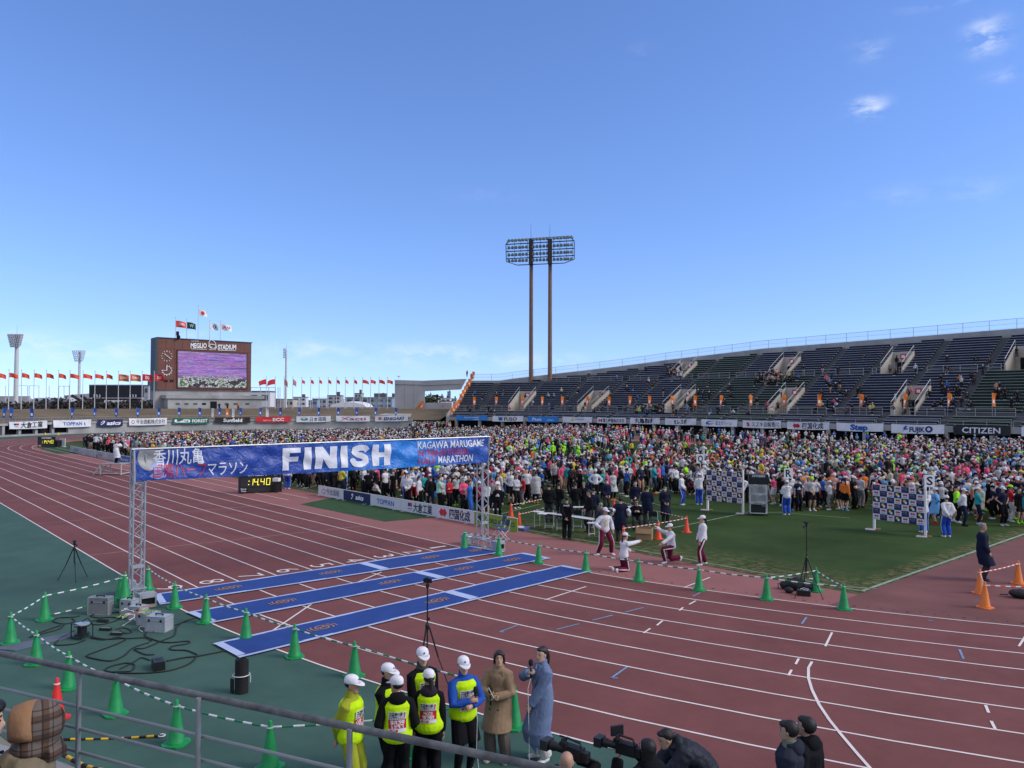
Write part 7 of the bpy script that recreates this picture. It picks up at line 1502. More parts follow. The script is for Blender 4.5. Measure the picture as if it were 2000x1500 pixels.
def collar(f, o, m_, r=.072, z0=.50, z1=.60):
    c0, c1 = f.spine[8][0], f.spine[9][0]; mb = MB(); etube(mb, [(c0-f.shu*.01, f.shx, f.shy, r+.022, r+.010), (c0+f.shu*.03, f.shx, f.shy, r, r), (c1+f.shu*.01, f.shx, f.shy, r-.004, r+.002)], 16); child('collar', remesh(mb, .012, 2, .006), m_, o)
def mic(f, o, k, band, up=(0, 0, 1), tilt=(0, 0, 0), cable=False):
    w_ = f.arm[k][2]; d = (w_-f.arm[k][1]).normalized(); c = w_+d*.085-(getattr(f, 'palm_'+k, None) or V((0, 0, 0)))*.02; ax = (V(up)+V(tilt)).normalized(); mb = MB(); mb.tube([c-ax*.10, c-ax*.02, c+ax*.09], [.013, .015, .020], 10); m0 = thing_part('microphone', mb, M_blk, o)
    mb = MB(); mb.tube([c+ax*.085, c+ax*.10, c+ax*.13, c+ax*.17, c+ax*.185], [.020, .034, .038, .032, .012], 12); mb.build('foam', M_mic, m0, 'all'); mb = MB(); mb.tube([c+ax*.06, c+ax*.078], [.024, .026], 10); mb.build('band', band, m0)
    if cable: mb = MB(); mb.tube([c-ax*.10, c-ax*.25+V((0, .05, 0)), V((c.x, c.y+.03, .5)), V((c.x-.05, c.y+.05, .03))], .004, 5); mb.build('cord', M_bwh, m0)
def thing_part(name, mb, m_, o): return mb.build(name, m_, o, 'all')
def hood_down(f, o, m_):
    c = f.spine[8][0]-f.shy*.07-f.shu*.02; mb = MB(); mb.sphere(c, (.13, .085, .10), 14, 8); mb.sphere(c+f.shy*.05+f.shu*.03, (.115, .09, .055), 14, 8); child('hood', remesh(mb, .014, 3, .02), m_, o)
B1 = dict(m=KB, wide=.008); J1 = dict(m=KB, off=.018); HC = ('cap', HAIRB)
vg = 'vest wearers in white caps'
back_arms = dict(hl=(-.04, -.19, .86), hr=(.04, -.17, .88), el=(-.8, -.5, 0), er=(.8, -.5, 0))
person('man with white cap, lime jacket and neon vest, standing leftmost of the vest group', by_head(686, 1322, 1.70), frz(75), Fig(**back_arms, hy=.0), HC, 1, KCAP, dict(m=KYG, off=.018), dict(m=KYG, wide=.012), M_shk, 1.70, .011, vg, extra=lambda f, o: (vest(False, ('安全・安心', '疾走中', -.40))(f, o), collar(f, o, KYG)))
person('man in black with black neck warmer and neon vest, white cap, second from left', by_head(757, 1298, 1.71), frz(62), Fig(hl=(-.05, .20, .82), hr=(.05, .21, .84)), HC, 0, KCAP, J1, B1, M_shk, 1.70, .011, vg, extra=lambda f, o: (vest(False, ('特殊詐欺', '撲滅', -.36))(f, o), collar(f, o, KB, .085)))
person('person seen from behind in neon vest over black hooded jacket, white cap turned left', by_head(776, 1324, 1.66), frz(190), Fig(hy=.75, hl=(-.16, .12, .95), hr=(.16, .12, .95)), HC, 0, KCAP, J1, B1, M_shk, 1.66, .011, vg, extra=lambda f, o: (vest(True, ('特殊詐欺', '撲滅せよ', -.34))(f, o), hood_down(f, o, KB)))
person('tall man in neon vest and grey neck warmer behind the others, before the tripod', by_head(825, 1268, 1.78), frz(38), Fig(hl=(-.20, .05, .8), hr=(.18, .10, .8), hy=-.3), HC, 0, KCAP, J1, B1, M_shk, 1.78, .011, vg, extra=lambda f, o: (vest(False, ('交通安全', '疾走中', -.36))(f, o), collar(f, o, C_('dark grey fleece', (.06, .065, .065)), .08)))
person('woman with long black ponytail through a white cap, neon vest seen from behind', by_head(838, 1310, 1.64), frz(182), Fig(female=True, hy=.35, hl=(-.2, .06, .82), hr=(.2, .06, .82)), ('cappony', HAIRB), 0, KCAP, J1, B1, M_shk, 1.63, .011, vg, extra=lambda f, o: (vest(True, ('STOP!', '交通死亡事故', -.22))(f, o), hood_down(f, o, C_('dark plum jacket', (.030, .024, .034)))))
f6 = Fig(hl=(-.01, .25, 1.10), hr=(.02, .25, 1.17), el=(-.9, -.2, -.4), er=(.9, -.2, -.4), fing=1.2, hy=-.25); f6.palm_r = V((0, .8, .3)); f6.palm_l = V((0, .8, .3))
person('man in blue top and neon vest holding a microphone with both hands, black shorts', by_head(905, 1284, 1.72), frz(32), f6, HC, 0, KCAP, dict(m=KBL, off=.018, hem=-.10), dict(m=KB, name='shorts', len=.46, wide=.045, tights=KB), M_shw, 1.71, .011, vg, extra=lambda f, o: (vest(False, ('安全・安心', '疾走中', -.38))(f, o), collar(f, o, KBL, .07), mic(f, o, 'r', M_blk, cable=True)))
f7 = Fig(female=True, hl=(-.03, .24, 1.07), hr=(.03, .25, 1.09), el=(-.9, -.2, -.4), er=(.9, -.2, -.4), hp=.12, hy=.35, fing=.9, fl=(-.11, 0, 0), fr=(.12, .04, 0))
def ex7(f, o):
    collar(f, o, KTAN, .082); mic(f, o, 'l', M_micb)
    mb = MB(); w_ = f.arm['r'][2]+V((-.02, .06, .06)); mb.tube([w_-V((.03, 0, .07)), w_+V((.05, .02, .09))], .006, 6); mb.build('pencil', M_bwh, o)
    for sx, z in ((-.05, .86), (.09, .86), (-.05, 1.0)): mb = MB(); mb.sphere((sx, .203 if z < .9 else .178, z), (.016, .008, .016), 8, 5); mb.build('button', M_blk, o)
    for s_ in (-1, 1): c = f.spine[7][0]+f.shy*.105+f.shu*-.01; mb = MB(); mb.slab([c+V((s_*.02, .012, -.16)), c+V((s_*.115, .004, -.02)), c+V((s_*.08, -.02, .06)), c+V((s_*.05, -.005, .03))], (0, .012, 0)); mb.build('lapel', KTAN, o)
person('woman with dark bob in a long camel coat holding a microphone and pencil', by_head(975, 1276, 1.60), frz(-18), f7, ('bob', HAIRN), 0, None, dict(name='coat', m=KTAN, off=.030, low=.52, lflare=.035, folds=.014), dict(m=KTR, wide=.028), C_('beige shoe', (.45, .38, .30)), 1.62, .011, None, extra=ex7)
f8 = Fig(female=True, hr=(-.02, .26, 1.36), hl=(-.06, .25, .88), er=(.9, .1, -.6), el=(-.6, -.4, -.3), hy=.25, fing=.9); f8.palm_l = V((-.5, .8, .2))
def ex8(f, o):
    mic(f, o, 'r', M_micr, cable=True); collar(f, o, KSB, .072); c = f.spine[7][0]
    mb = MB(); mb.slab([c+f.shy*.10+V((-.035, 0, .05)), c+f.shy*.10+V((.035, 0, .05)), c+f.shy*.140+V((.0, 0, -.22))], f.shy*.006); mb.build('blouse', KW, o)
    for s_ in (-1, 1): mb = MB(); mb.slab([c+f.shy*.10+V((s_*.03, 0, .07)), c+f.shy*.085+V((s_*.09, 0, .06)), c+f.shy*.150+V((s_*.06, 0, -.22)), c+f.shy*.150+V((0, 0, -.34))], f.shy*.014); mb.build('lapel', KSB, o)
    mb = MB(); mb.slab([(-.14, .17, .80), (-.02, .185, .78), (-.05, .22, .26), (-.20, .20, .20)], (0, .02, 0)); mb.build('coat_front', KSB, o)
person('woman with dark ponytail in a long dusty blue coat speaking into a microphone', by_head(1060, 1265, 1.68), frz(-62), f8, ('pony', HAIRN), 2, None, dict(name='coat', m=KSB, off=.030, low=.30, lflare=.05, folds=.016), dict(m=KOW, wide=.035), M_shw, 1.68, .011, None, extra=ex8)
# camera crew and people at the foot of the stand
def vidcam(p, rz, label, s=1.0):
    o = thing('video_camera', label, 'video camera', p, rz, 'shoulder video cameras'); o.scale = (s,)*3
    mb = MB(); mb.box((0, 0, 0), (.14, .34, .19)); mb.box((0, -.21, -.01), (.11, .12, .15)); mb.build('camera_body', M_blk, o); mb = MB(); mb.lathe([(.05, 0), (.062, .03), (.062, .16), (.075, .18), (.075, .24), (.06, .25)], n=16); q = mb.build('lens', M_blk, o, True, loc=(0, .17, .0)); q.rotation_euler = (R(-90), 0, 0); mb = MB(); mb.box((0, .50, 0), (.2, .13, .15)); mb.build('lens_hood', M_grl, o)
    mb = MB(); mb.tube([(0, -.14, .10), (0, -.12, .17), (0, .12, .19), (0, .16, .10)], .018, 8); mb.build('handle', M_blk, o); mb = MB(); mb.box((-.09, .12, .13), (.08, .12, .06)); mb.box((-.13, .10, .20), (.10, .015, .08)); mb.build('viewfinder', M_blk, o); mb = MB(); mb.tube([(.09, -.05, .14), (.09, .32, .14)], .016, 8); mb.build('microphone', M_mic, o); mb = MB(); mb.box((.073, -.02, .02), (.006, .16, .07)); mb.build('side_plate', M_gcase, o)
    mb = MB(); mb.tube([(.02, -.27, -.02), (.08, -.36, -.06), (.05, -.34, -.25)], .012, 6); mb.build('cable', M_blk, o); return o
p = by_head(1107, 1472, 1.66); person('bald man at the bottom edge behind the left video camera', p, frz(172), Fig(hr=(.1, .3, 1.5), hl=(-.1, .3, 1.4), hp=.1), None, 1, None, dict(m=KB), B1, M_shk, 1.66, .012)
c = by_head(1122, 1472, 1.62)+V((0, 0, 1.58))+fdir(180)*.12; vidcam(c, frz(232), 'black video camera on the shoulder of the bald man', .72)
p = by_head(1264, 1446, 1.70); fk = Fig(hl=(-.10, .36, 1.38), hr=(.14, .3, 1.42), el=(-.7, .1, -.8), er=(.8, .1, -.7), fat=1.08, hp=.15); person('camera operator in black with long black hair beside the bending person', p, frz(215), fk, ('long', HAIRB), 0, None, dict(m=KB, off=.035), B1, M_shk, 1.70, .012, extra=lambda f, o: hood_down(f, o, KB))
c = by_head(1225, 1455, 1.62)+V((0, 0, 1.56))+fdir(180)*.05; vidcam(c, frz(235), 'black video camera with a small monitor aimed at the interview group', .68)
o = thing('camera_monitor', 'small black monitor on top of the right video camera', 'monitor', c+fdir(-90)*.09+fdir(180)*.12+V((0, 0, .15)), frz(20)); mb = MB(); mb.box((0, 0, 0), (.15, .03, .11)); mb.build('screen_case', M_blk, o); mb = MB(); mb.cyl((0, 0, -.13), (0, 0, -.05), .01); mb.build('arm', M_blk, o)
pf = Fig(pel=(0, -.30, .86), lean=1.12, hl=(-.14, .42, .72), hr=(.16, .40, .70), hp=.20, el=(-.8, -.2, .2), er=(.8, -.2, .2), fl=(-.12, -.25, 0), fr=(.12, -.30, 0))
p = by_head(1268, 1416, 1.40); person('person in a charcoal quilted long coat bending forward at the bottom edge', p+fdir(90)*.42, frz(-82), pf, ('pony', HAIRB), 0, None, dict(name='coat', m=KPUF, off=.05, low=.42, folds=.028, tex=_tex2, lflare=.02), B1, M_shk, 1.68, .013, extra=lambda f, o: hood_down(f, o, KPUF))
KPK = C_('dark navy parka', (.022, .026, .042)); KSC = C_('striped green grey scarf', (.16, .17, .13))
person('man with short black hair and striped scarf in dark parka at the bottom right', by_head(1543, 1411, 1.74), frz(-118), Fig(hl=(-.05, .2, .9), hr=(.05, .2, .9)), ('fringe', HAIRB), 0, None, dict(m=KPK, off=.045, folds=.03), B1, M_shk, 1.74, .012, extra=lambda f, o: (collar(f, o, KSC, .084), hood_down(f, o, KPK)))
person('dark haired person in black hooded coat beside the man with striped scarf', by_head(1578, 1406, 1.74)+fdir(180)*.05, frz(-135), Fig(hl=(-.15, .1, .85), hr=(.15, .1, .85), hp=.15), ('fringe', HAIRB), 0, None, dict(m=KB, off=.055, folds=.035), B1, M_shk, 1.74, .012, extra=lambda f, o: hood_down(f, o, KB))
# spectators on the near stand
def plaidhood(f, o):
    H = lambda x, y, z: f.hc+f.hr_*x+f.hf*y+f.hu*z; pm = bpy.data.materials.new('brown plaid lining'); pm.use_nodes = True; t = pm.node_tree; b = t.nodes['Principled BSDF']; b.inputs['Roughness'].default_value = .95
    tc_ = N(t, 'ShaderNodeTexCoord'); acc = None
    def mth(op, a, b_):
        n_ = N(t, 'ShaderNodeMath', operation=op)
        for i, x in enumerate((a, b_)):
            if isinstance(x, (int, float)): n_.inputs[i].default_value = x
            else: t.links.new(x, n_.inputs[i])
        return n_.outputs[0]
    sx = N(t, 'ShaderNodeSeparateXYZ'); t.links.new(tc_.outputs['Object'], sx.inputs[0])
    for ax, ph in (('Y', 0), ('Z', .3)):
        g_ = mth('GREATER_THAN', mth('SINE', mth('ADD', mth('MULTIPLY', sx.outputs[ax], 62), ph), 0), .35); h_ = mth('GREATER_THAN', mth('SINE', mth('MULTIPLY', sx.outputs[ax], 124), 0), .93); s_ = mth('ADD', mth('MULTIPLY', g_, .35), mth('MULTIPLY', h_, .5)); acc = s_ if acc is None else mth('ADD', acc, s_)
    r_ = N(t, 'ShaderNodeValToRGB'); t.links.new(acc, r_.inputs[0]); e_ = r_.color_ramp.elements; e_[0].color = (.125, .105, .095, 1); e_[1].position = .9; e_[1].color = (.018, .014, .014, 1); q_ = e_.new(.38); q_.color = (.085, .045, .025, 1); t.links.new(r_.outputs[0], b.inputs['Base Color'])
    mb = MB(); mb.sphere(H(0, .0, .015), (.104, .135, .138), 20, 13); mb.sphere(H(0, -.04, -.10), (.115, .11, .085), 16, 9); mb.tube([H(-.09, .05, -.13), H(0, .10, -.145), H(.09, .05, -.13)], .042, 8); me_ = remesh(mb, .010, 4, .012); child('hood', me_, pm, o)
    mb = MB(); k = 14; rows_ = []
    for i in range(k+1):
        a = R(-105+210*i/k); rows_.append([H((.112+rr_)*math.sin(a), y, .008+(.146+rr_)*math.cos(a)) for y, rr_ in ((-.135, -.035), (-.115, -.012), (-.06, .002), (-.005, .003))])
    vs = [p for r2 in rows_ for p in (V(r2[0])*.0+H(*(0, 0, 0))*0+r2[0], r2[1], r2[2], r2[3])]; fs = []
    for i in range(k):
        for j in range(3): fs.append((4*i+j, 4*i+4+j, 4*i+5+j, 4*i+1+j))
    mb.add(vs, fs); q = mb.build('hood_flap', KBR, o, 'all'); sm = q.modifiers.new('t', 'SOLIDIFY'); sm.thickness = .014
    sb = MB(); sb.tube([f.shl-f.shy*.10+V((.02, 0, .05)), f.spine[6][0]-f.shy*.158+V((-.08, 0, .06)), f.spine[5][0]-f.shy*.175+V((-.22, .02, -.05))], .011, 6); sb.build('strap', M_blk, o)
fh = Fig(lean=.38, hl=(-.2, .3, 1.0), hr=(.2, .3, 1.0), hp=.25, fat=1.12, hy=-.35)
def headat(px, py, dep, rz, f, s): t_ = atd(px, py, dep); c_, s_ = math.cos(rz), math.sin(rz); h = f.hc*s; return V((t_.x-(h.x*c_-h.y*s_), t_.y-(h.x*s_+h.y*c_), t_.z-h.z))
person('spectator in khaki jacket with brown plaid-lined hood, seen from behind at the handrail', headat(76, 1421, 4.25, frz(125), fh, .97), frz(125), fh, None, 0, None, dict(m=KKH, off=.06, folds=.03), B1, M_shk, 1.65, .012, extra=plaidhood)
fl_ = Fig(lean=.2); person('dark haired spectator cut by the left frame edge', headat(-38, 1412, 3.9, frz(120), fl_, 1), frz(120), fl_, ('fringe', HAIRB), 0, None, dict(m=KB, off=.05, folds=.03), B1, M_shk, 1.70, .013)
# marshals in white jackets and maroon trousers
def stripes(m_, wid=.022):
    def ex(f, o):
        for k, sd in (('l', -1), ('r', 1)):
            h, kn, an, fd = f.leg[k]; out_ = f.spine[1][1]*sd; mb = MB()
            pts = [h+out_*.112, lerp(h, kn, .5)+out_*.100, kn+out_*.082, lerp(kn, an, .5)+out_*.080, an+out_*.066]; mb.tube(pts, wid, 6); mb.build('side_stripe', m_, o, 'all')
    return ex
mg = 'marshals in white jackets and maroon trousers'; MT = dict(m=KMAR, wide=.018); MJ = dict(m=KW, off=.026, hem=-.10, folds=.024)
def wcap(px_, py_, h): return by_foot(px_, py_)
def lanyard(f, o): c = f.spine[4][0]+f.spine[4][2]*.16; mb = MB(); mb.box(c, (.09, .012, .12)); mb.build('name_badge', mat('cream badge', (.55, .5, .3), .6), o); mb = MB(); mb.tube([c+V((0, 0, .06)), f.spine[7][0]+f.shy*.12+V((.05, 0, 0))], .006, 4); mb.tube([c+V((0, 0, .06)), f.spine[7][0]+f.shy*.12+V((-.05, 0, 0))], .006, 4); mb.build('lanyard', M_yel, o)
person('man in white jacket and maroon trousers striding wide with a name badge', by_foot(1181, 1083), frz(18), Fig(pel=(0, 0, .88), fl=(-.24, .05, 0), fr=(.26, -.02, 0), hl=(-.30, .06, .86), hr=(.26, .22, .98), er=(.8, -.5, -.2), hy=.35, lean=.06), HC, 1, KCAP, MJ, MT, M_shw, 1.72, .014, mg, extra=lambda f, o: (stripes(KW)(f, o), lanyard(f, o)))
person('kneeling girl in white jacket with long ponytail pointing right across the inner margin', by_foot(1222, 1114), frz(118), Fig(pel=(0, -.08, .50), lean=.10, fl=(-.10, -.42, 0), fr=(.12, -.40, 0), kl=(0, 1, -.6), kr=(0, 1, -.6), pl=1.2, pr=1.2, hr=(.10, .62, .98), hl=(-.16, .34, .60), er=(.3, -.2, -1), female=True, hy=.0), ('longpony', HAIRB), 0, KCAP, MJ, MT, M_shw, 1.62, .014, mg, extra=stripes(KW))
person('boy in white jacket on one knee raising the striped bar', by_foot(1307, 1098), frz(-70), Fig(pel=(0, -.10, .56), lean=.12, fl=(-.12, .22, 0), fr=(.12, -.50, .04), kl=(0, 1, .2), kr=(0, 1, -.8), pr=1.2, hl=(-.20, .42, .70), hr=(.16, .42, 1.22), el=(-.5, -.3, -.6), er=(.6, .1, -.7), hp=.1), HC, 1, KCAP, MJ, MT, M_shw, 1.66, .014, mg, extra=stripes(KW))
person('girl in white jacket and maroon trousers standing with a small ponytail', by_foot(1373, 1103), frz(-88), Fig(hl=(-.18, .16, .80), hr=(.18, .16, .80), female=True, fl=(-.1, .1, 0), fr=(.1, -.12, 0)), ('cappony', HAIRB), 0, KCAP, MJ, MT, M_shw, 1.64, .014, mg, extra=stripes(KW))
# officials round the tables
og = 'officials in dark clothes round the tables'; LC = lambda m_=KN, low=.45: dict(name='coat', m=m_, off=.035, low=low, lflare=.035, folds=.02); dk = C_('dark grey trousers', (.035, .036, .04))
bk2 = dict(hl=(-.04, -.19, .90), hr=(.04, -.17, .92), el=(-.8, -.5, 0), er=(.8, -.5, 0))
def backprint(f, o): 
    c = f.spine[6]; S_ = lambda x, y: c[0]+c[1]*(-x)-c[2]*(c[4]+.040)+V((0, 0, y)); vs_, fs_, w2 = text2d('Gaora', .03, .2); mb = MB(); mb.add([S_(-.12+x/w2*.24, .01+y*.08) for x, y in vs_], fs_); mb.build('lettering', M_inkw, o)
def sideprint(f, o):
    vs_, fs_, w2 = text2d('STAFF', .03); mb = MB(); c = f.spine[6]; mb.add([c[0]+c[1]*(-(-.12+x/w2*.24))-c[2]*(c[4]+.045)+V((0, 0, .01+y*.05)) for x, y in vs_], fs_); mb.build('lettering', M_inkn, o)
person('man in black jacket with white back print, hands clasped behind him, at the table', by_foot(1107, 1054), frz(172), Fig(**bk2, hy=.1), ('short', HAIRB), 1, None, dict(m=KB, off=.03, hem=-.1), dict(m=KB, wide=.02), M_shk, 1.70, .014, og, extra=backprint)
HR = dict(hl=(-.12, .2, 1.0), hr=(.12, .2, 1.0))
offs = [((1072, 1020), 175, 1.76, ('fringe', HAIRB), dict(m=KB, off=.06, hem=-.1, folds=.03), dk, 'big person in black hooded jacket behind the left table end', Fig(**HR, fat=1.15)), ((1091, 1014), 150, 1.68, ('short', HAIRB), dict(m=KB, off=.03), dk, 'person in black with a pale blue mask beside the big hooded one', Fig(**HR, hy=.6)),
        ((1124, 1012), 180, 1.66, ('short', HAIRB), dict(m=KB, off=.045, folds=.03), dk, 'person in padded black jacket left of the fair haired one', Fig(**HR)), ((1140, 1010), 165, 1.66, ('pony', HAIRT), dict(m=KB, off=.03), dk, 'fair haired woman in black with a ponytail behind the tables', Fig(**HR, female=True)),
        ((1151, 1040), -70, 1.76, ('fringe', HAIRB), dict(m=KB, off=.03), dk, 'dark haired man in black jacket over a white collar behind the table', Fig(hl=(-.1, .2, .95), hr=(.1, .2, .95))), ((1159, 1030), 175, 1.70, ('short', HAIRB), dict(m=KN, off=.03), dk, 'person in navy behind the dark haired man', Fig(**HR)),
        ((1184, 1003), 15, 1.70, ('fringe', HAIRB), dict(m=KN, off=.02), dk, 'young person in navy with white mask and backpack', Fig(hl=(-.1, .2, .9), hr=(.1, .2, .9))), ((1178, 1052), -150, 1.5, ('short', HAIRG), dict(m=C_('slate jacket', (.05, .05, .07)), off=.03), C_('pale grey trousers', (.36, .34, .31)), 'grey haired person leaning over the table behind the striding man', Fig(pel=(0, -.1, .88), lean=.5, hl=(-.15, .4, .9), hr=(.15, .4, .9))),
        ((1212, 1057), 178, 1.74, ('fringe', HAIRB), LC(), dk, 'man in long navy coat with white sleeves seen from behind', Fig(hl=(-.30, .10, .95), hr=(.30, .10, .95), fat=1.12)), ((1241, 1010), -10, 1.72, ('short', HAIRB), dict(m=KN, off=.03), dk, 'man in navy jacket with a badge standing behind the seated man', Fig(hl=(-.05, .2, .95), hr=(.18, .1, .85))),
        ((1243, 1034), -5, 1.70, ('short', HAIRB), dict(m=KB, off=.03), dk, 'seated man with sunglasses in dark jacket at the table', Fig(pel=(0, 0, .52), fl=(-.14, .42, 0), fr=(.14, .42, 0), hl=(-.1, .35, .80), hr=(.1, .35, .80), lean=.15)), ((1264, 1024), 165, 1.72, ('short', HAIRB), LC(KN, .50), dk, 'balding man in long navy coat turned away beside the box', Fig(**HR, hy=-.7, fat=1.12)),
        ((1299, 1022), 10, 1.68, ('short', HAIRB), LC(KN, .40), dk, 'person in long navy coat with white mask holding papers', Fig(hl=(-.1, .18, .95), hr=(.1, .18, .95), hy=-.3)), ((1920, 1133), 62, 1.74, ('short', HAIRG), LC(KN, .48), dk, 'grey haired man in long dark coat standing beside orange cones', Fig(hl=(-.16, .16, .86), hr=(.16, .16, .86), fat=1.1))]
def mask(f, o): H = lambda x, y, z: f.hc+f.hr_*x+f.hf*y+f.hu*z; mb = MB(); mb.sphere(H(0, .062, -.055), (.056, .036, .046), 10, 7); mb.build('face_mask', M_bwh, o, 'all')
def pack(f, o): c = f.spine[6]; mb = MB(); mb.sphere(c[0]-c[2]*.19-V((0, 0, .08)), (.14, .09, .21), 12, 8); child('backpack', remesh(mb, .02, 2, .02), KB, o)
def shades(f, o): H = lambda x, y, z: f.hc+f.hr_*x+f.hf*y+f.hu*z; mb = MB(); mb.tube([H(-.07, .04, .014), H(-.035, .09, .012), H(0, .096, .014), H(.035, .09, .012), H(.07, .04, .014)], .017, 6); mb.build('sunglasses', M_blk, o)
def whites(f, o):
    for k in 'lr': p_, r_ = arm_pts(f, k, 1.0, .040); mb = MB(); mb.tube(p_[2:], r_[2:], 9); mb.build('sleeve', KW, o, 'all')
for (p, a, h, hr, tp, bt, lab, f) in offs:
    ex = mask if 'mask' in lab and 'backpack' not in lab else (lambda f, o: (mask(f, o), pack(f, o))) if 'backpack' in lab else shades if 'sunglasses' in lab else whites if 'white sleeves' in lab else None
    person(lab, by_foot(*p), frz(a), f, hr, rnd.randrange(3), None, tp, dict(m=bt, wide=.015), M_shk, h, .016, og, extra=ex)
# blue and white marshals
bg2 = 'marshals in white jackets and blue trousers'; BT = dict(m=KBT, wide=.02); BJ = dict(m=KW, off=.03, hem=-.10, folds=.022)
RA = dict(hr=(.12, .16, 1.92), er=(1, .2, -.3), hl=(-.2, .12, .85))
for p, a, f, lab, hr, cp_ in (((1331, 986), 60, Fig(hl=(-.1, .2, .9), hr=(.1, .2, .9)), 'marshal in white hooded jacket and blue trousers left of the pink child', HC, KCAP), ((1366, 986), 178, Fig(**RA), 'marshal with arm raised holding the letter Q sign', HC, KCAP), ((1537, 1006), 178, Fig(hr=(.02, .3, 1.35), hl=(-.1, .25, 1.1)), 'marshal seen from behind holding the letter R sign', HC, KCAP),
        ((1805, 1040), 170, Fig(hr=(.06, .3, 1.5), hl=(-.1, .25, 1.1)), 'marshal half hidden by the right backdrop holding the letter S sign', HC, KCAP), ((1850, 1049), 180, Fig(**bk2), 'marshal with hands clasped behind right of the right backdrop', HC, KCAP), ((793, 981), 175, Fig(**{**RA, 'hr': (.30, .12, 1.62)}), 'marshal with ponytail raising an arm behind the board with blue serif capitals', ('cappony', HAIRB), KCAP),
        ((672, 955), 178, Fig(**{**RA, 'hr': (.28, .12, 1.66)}), 'marshal with raised arm behind the navy board', ('cappony', HAIRB), KCAP), ((561, 955), 178, Fig(), 'marshal right of the near race clock under the banner', HC, KCAP)):
    person(lab, by_foot(*p), frz(a), f, hr, 0, cp_, BJ, BT, M_shw, 1.68, .016, bg2, extra=lambda f, o: (stripes(KW, .016)(f, o), sideprint(f, o)))
def lettersign(px, py, foot_, ch, lab):
    b = by_foot(*foot_)+fdir(180)*.28; D = (b-CAM).dot(CFW); s = D/CF; z = 5.4+(790-py)*s; c = atd(px, py, D); o = thing('letter_sign', lab, 'sign', (c.x, c.y, z), frz(0)+math.pi, 'letter signs on sticks'); mb = MB(); mb.box((0, 0, 0), (.44, .02, .50)); mb.build('board', M_bwh, o)
    mb = MB(); vs_, fs_, w2 = text2d(ch, .035); mb.add([V((-.14+x/w2*.28, -.0125, -.17+y*.36)) for x, y in vs_], fs_); mb.build('letter', M_ink, o); mb = MB(); mb.box((0, .012, -.55), (.035, .02, .7)); mb.build('stick', M_bwh, o)
lettersign(1368, 895, (1366, 986), 'Q', 'white sign with a black letter Q held above the crowd'); lettersign(1540, 923, (1537, 1006), 'R', 'white sign with a black letter R held above the crowd'); lettersign(1815.5, 937, (1805, 1040), 'S', 'white sign with a black letter S above the right backdrop')
# people at the far end
KLW = C_('long white bench coat', (.66, .65, .69))
q = plat.location; person('person in a long white quilted coat standing on the steel platform', V((q.x, q.y, .88)), frz(150), Fig(hl=(-.1, .2, 1.45), hr=(.1, .2, 1.45), el=(-.9, .1, -.5), er=(.9, .1, -.5)), ('fringe', HAIRB), 0, C_('pink knit hat', (.5, .12, .2)), dict(name='coat', m=KLW, off=.05, low=.40, folds=.03, tex=_tex2), B1, M_shk, 1.66, .016)
person('man in black with white cap standing on the lanes left of the white coat', by_foot(191, 893), frz(150), Fig(hl=(-.1, .2, 1.2), hr=(.1, .2, 1.2)), HC, 0, KCAP, dict(m=KB, off=.03), dict(m=KB, wide=.02), M_shk, 1.74, .018)
person('photographer in black behind a tripod near the platform', by_foot(217, 893), frz(170), Fig(hl=(-.1, .25, 1.3), hr=(.1, .25, 1.3)), ('short', HAIRB), 0, None, dict(m=KB, off=.02), dict(m=KB), M_shk, 1.70, .018)
person('person in white top and black trousers behind the far blue board', by_foot(244, 893), frz(140), Fig(hl=(-.1, .25, 1.2), hr=(.1, .25, 1.2)), HC, 0, KCAP, dict(m=KW, off=.02), B1, M_shw, 1.70, .018)
for px, py, lab, m_ in ((428, 800, 'person in dark clothes on the bank before the annex doorway', KB), (444, 799, 'person with raised arm on the bank right of the orange flag', KB), (465, 806, 'person in orange crouching on the bank', C_('orange jacket', (.6, .16, .03)))):
    pp = atr(px, 806, 68); person(lab, V((pp.x, pp.y, 3.9)), frz(30), Fig(hl=(-.1, .25, 1.2), hr=(.3, .1, 1.0)), ('short', HAIRB), 0, None, dict(m=m_, off=.02), B1, M_shk, 1.7, .03, 'people on the bank', face=False)
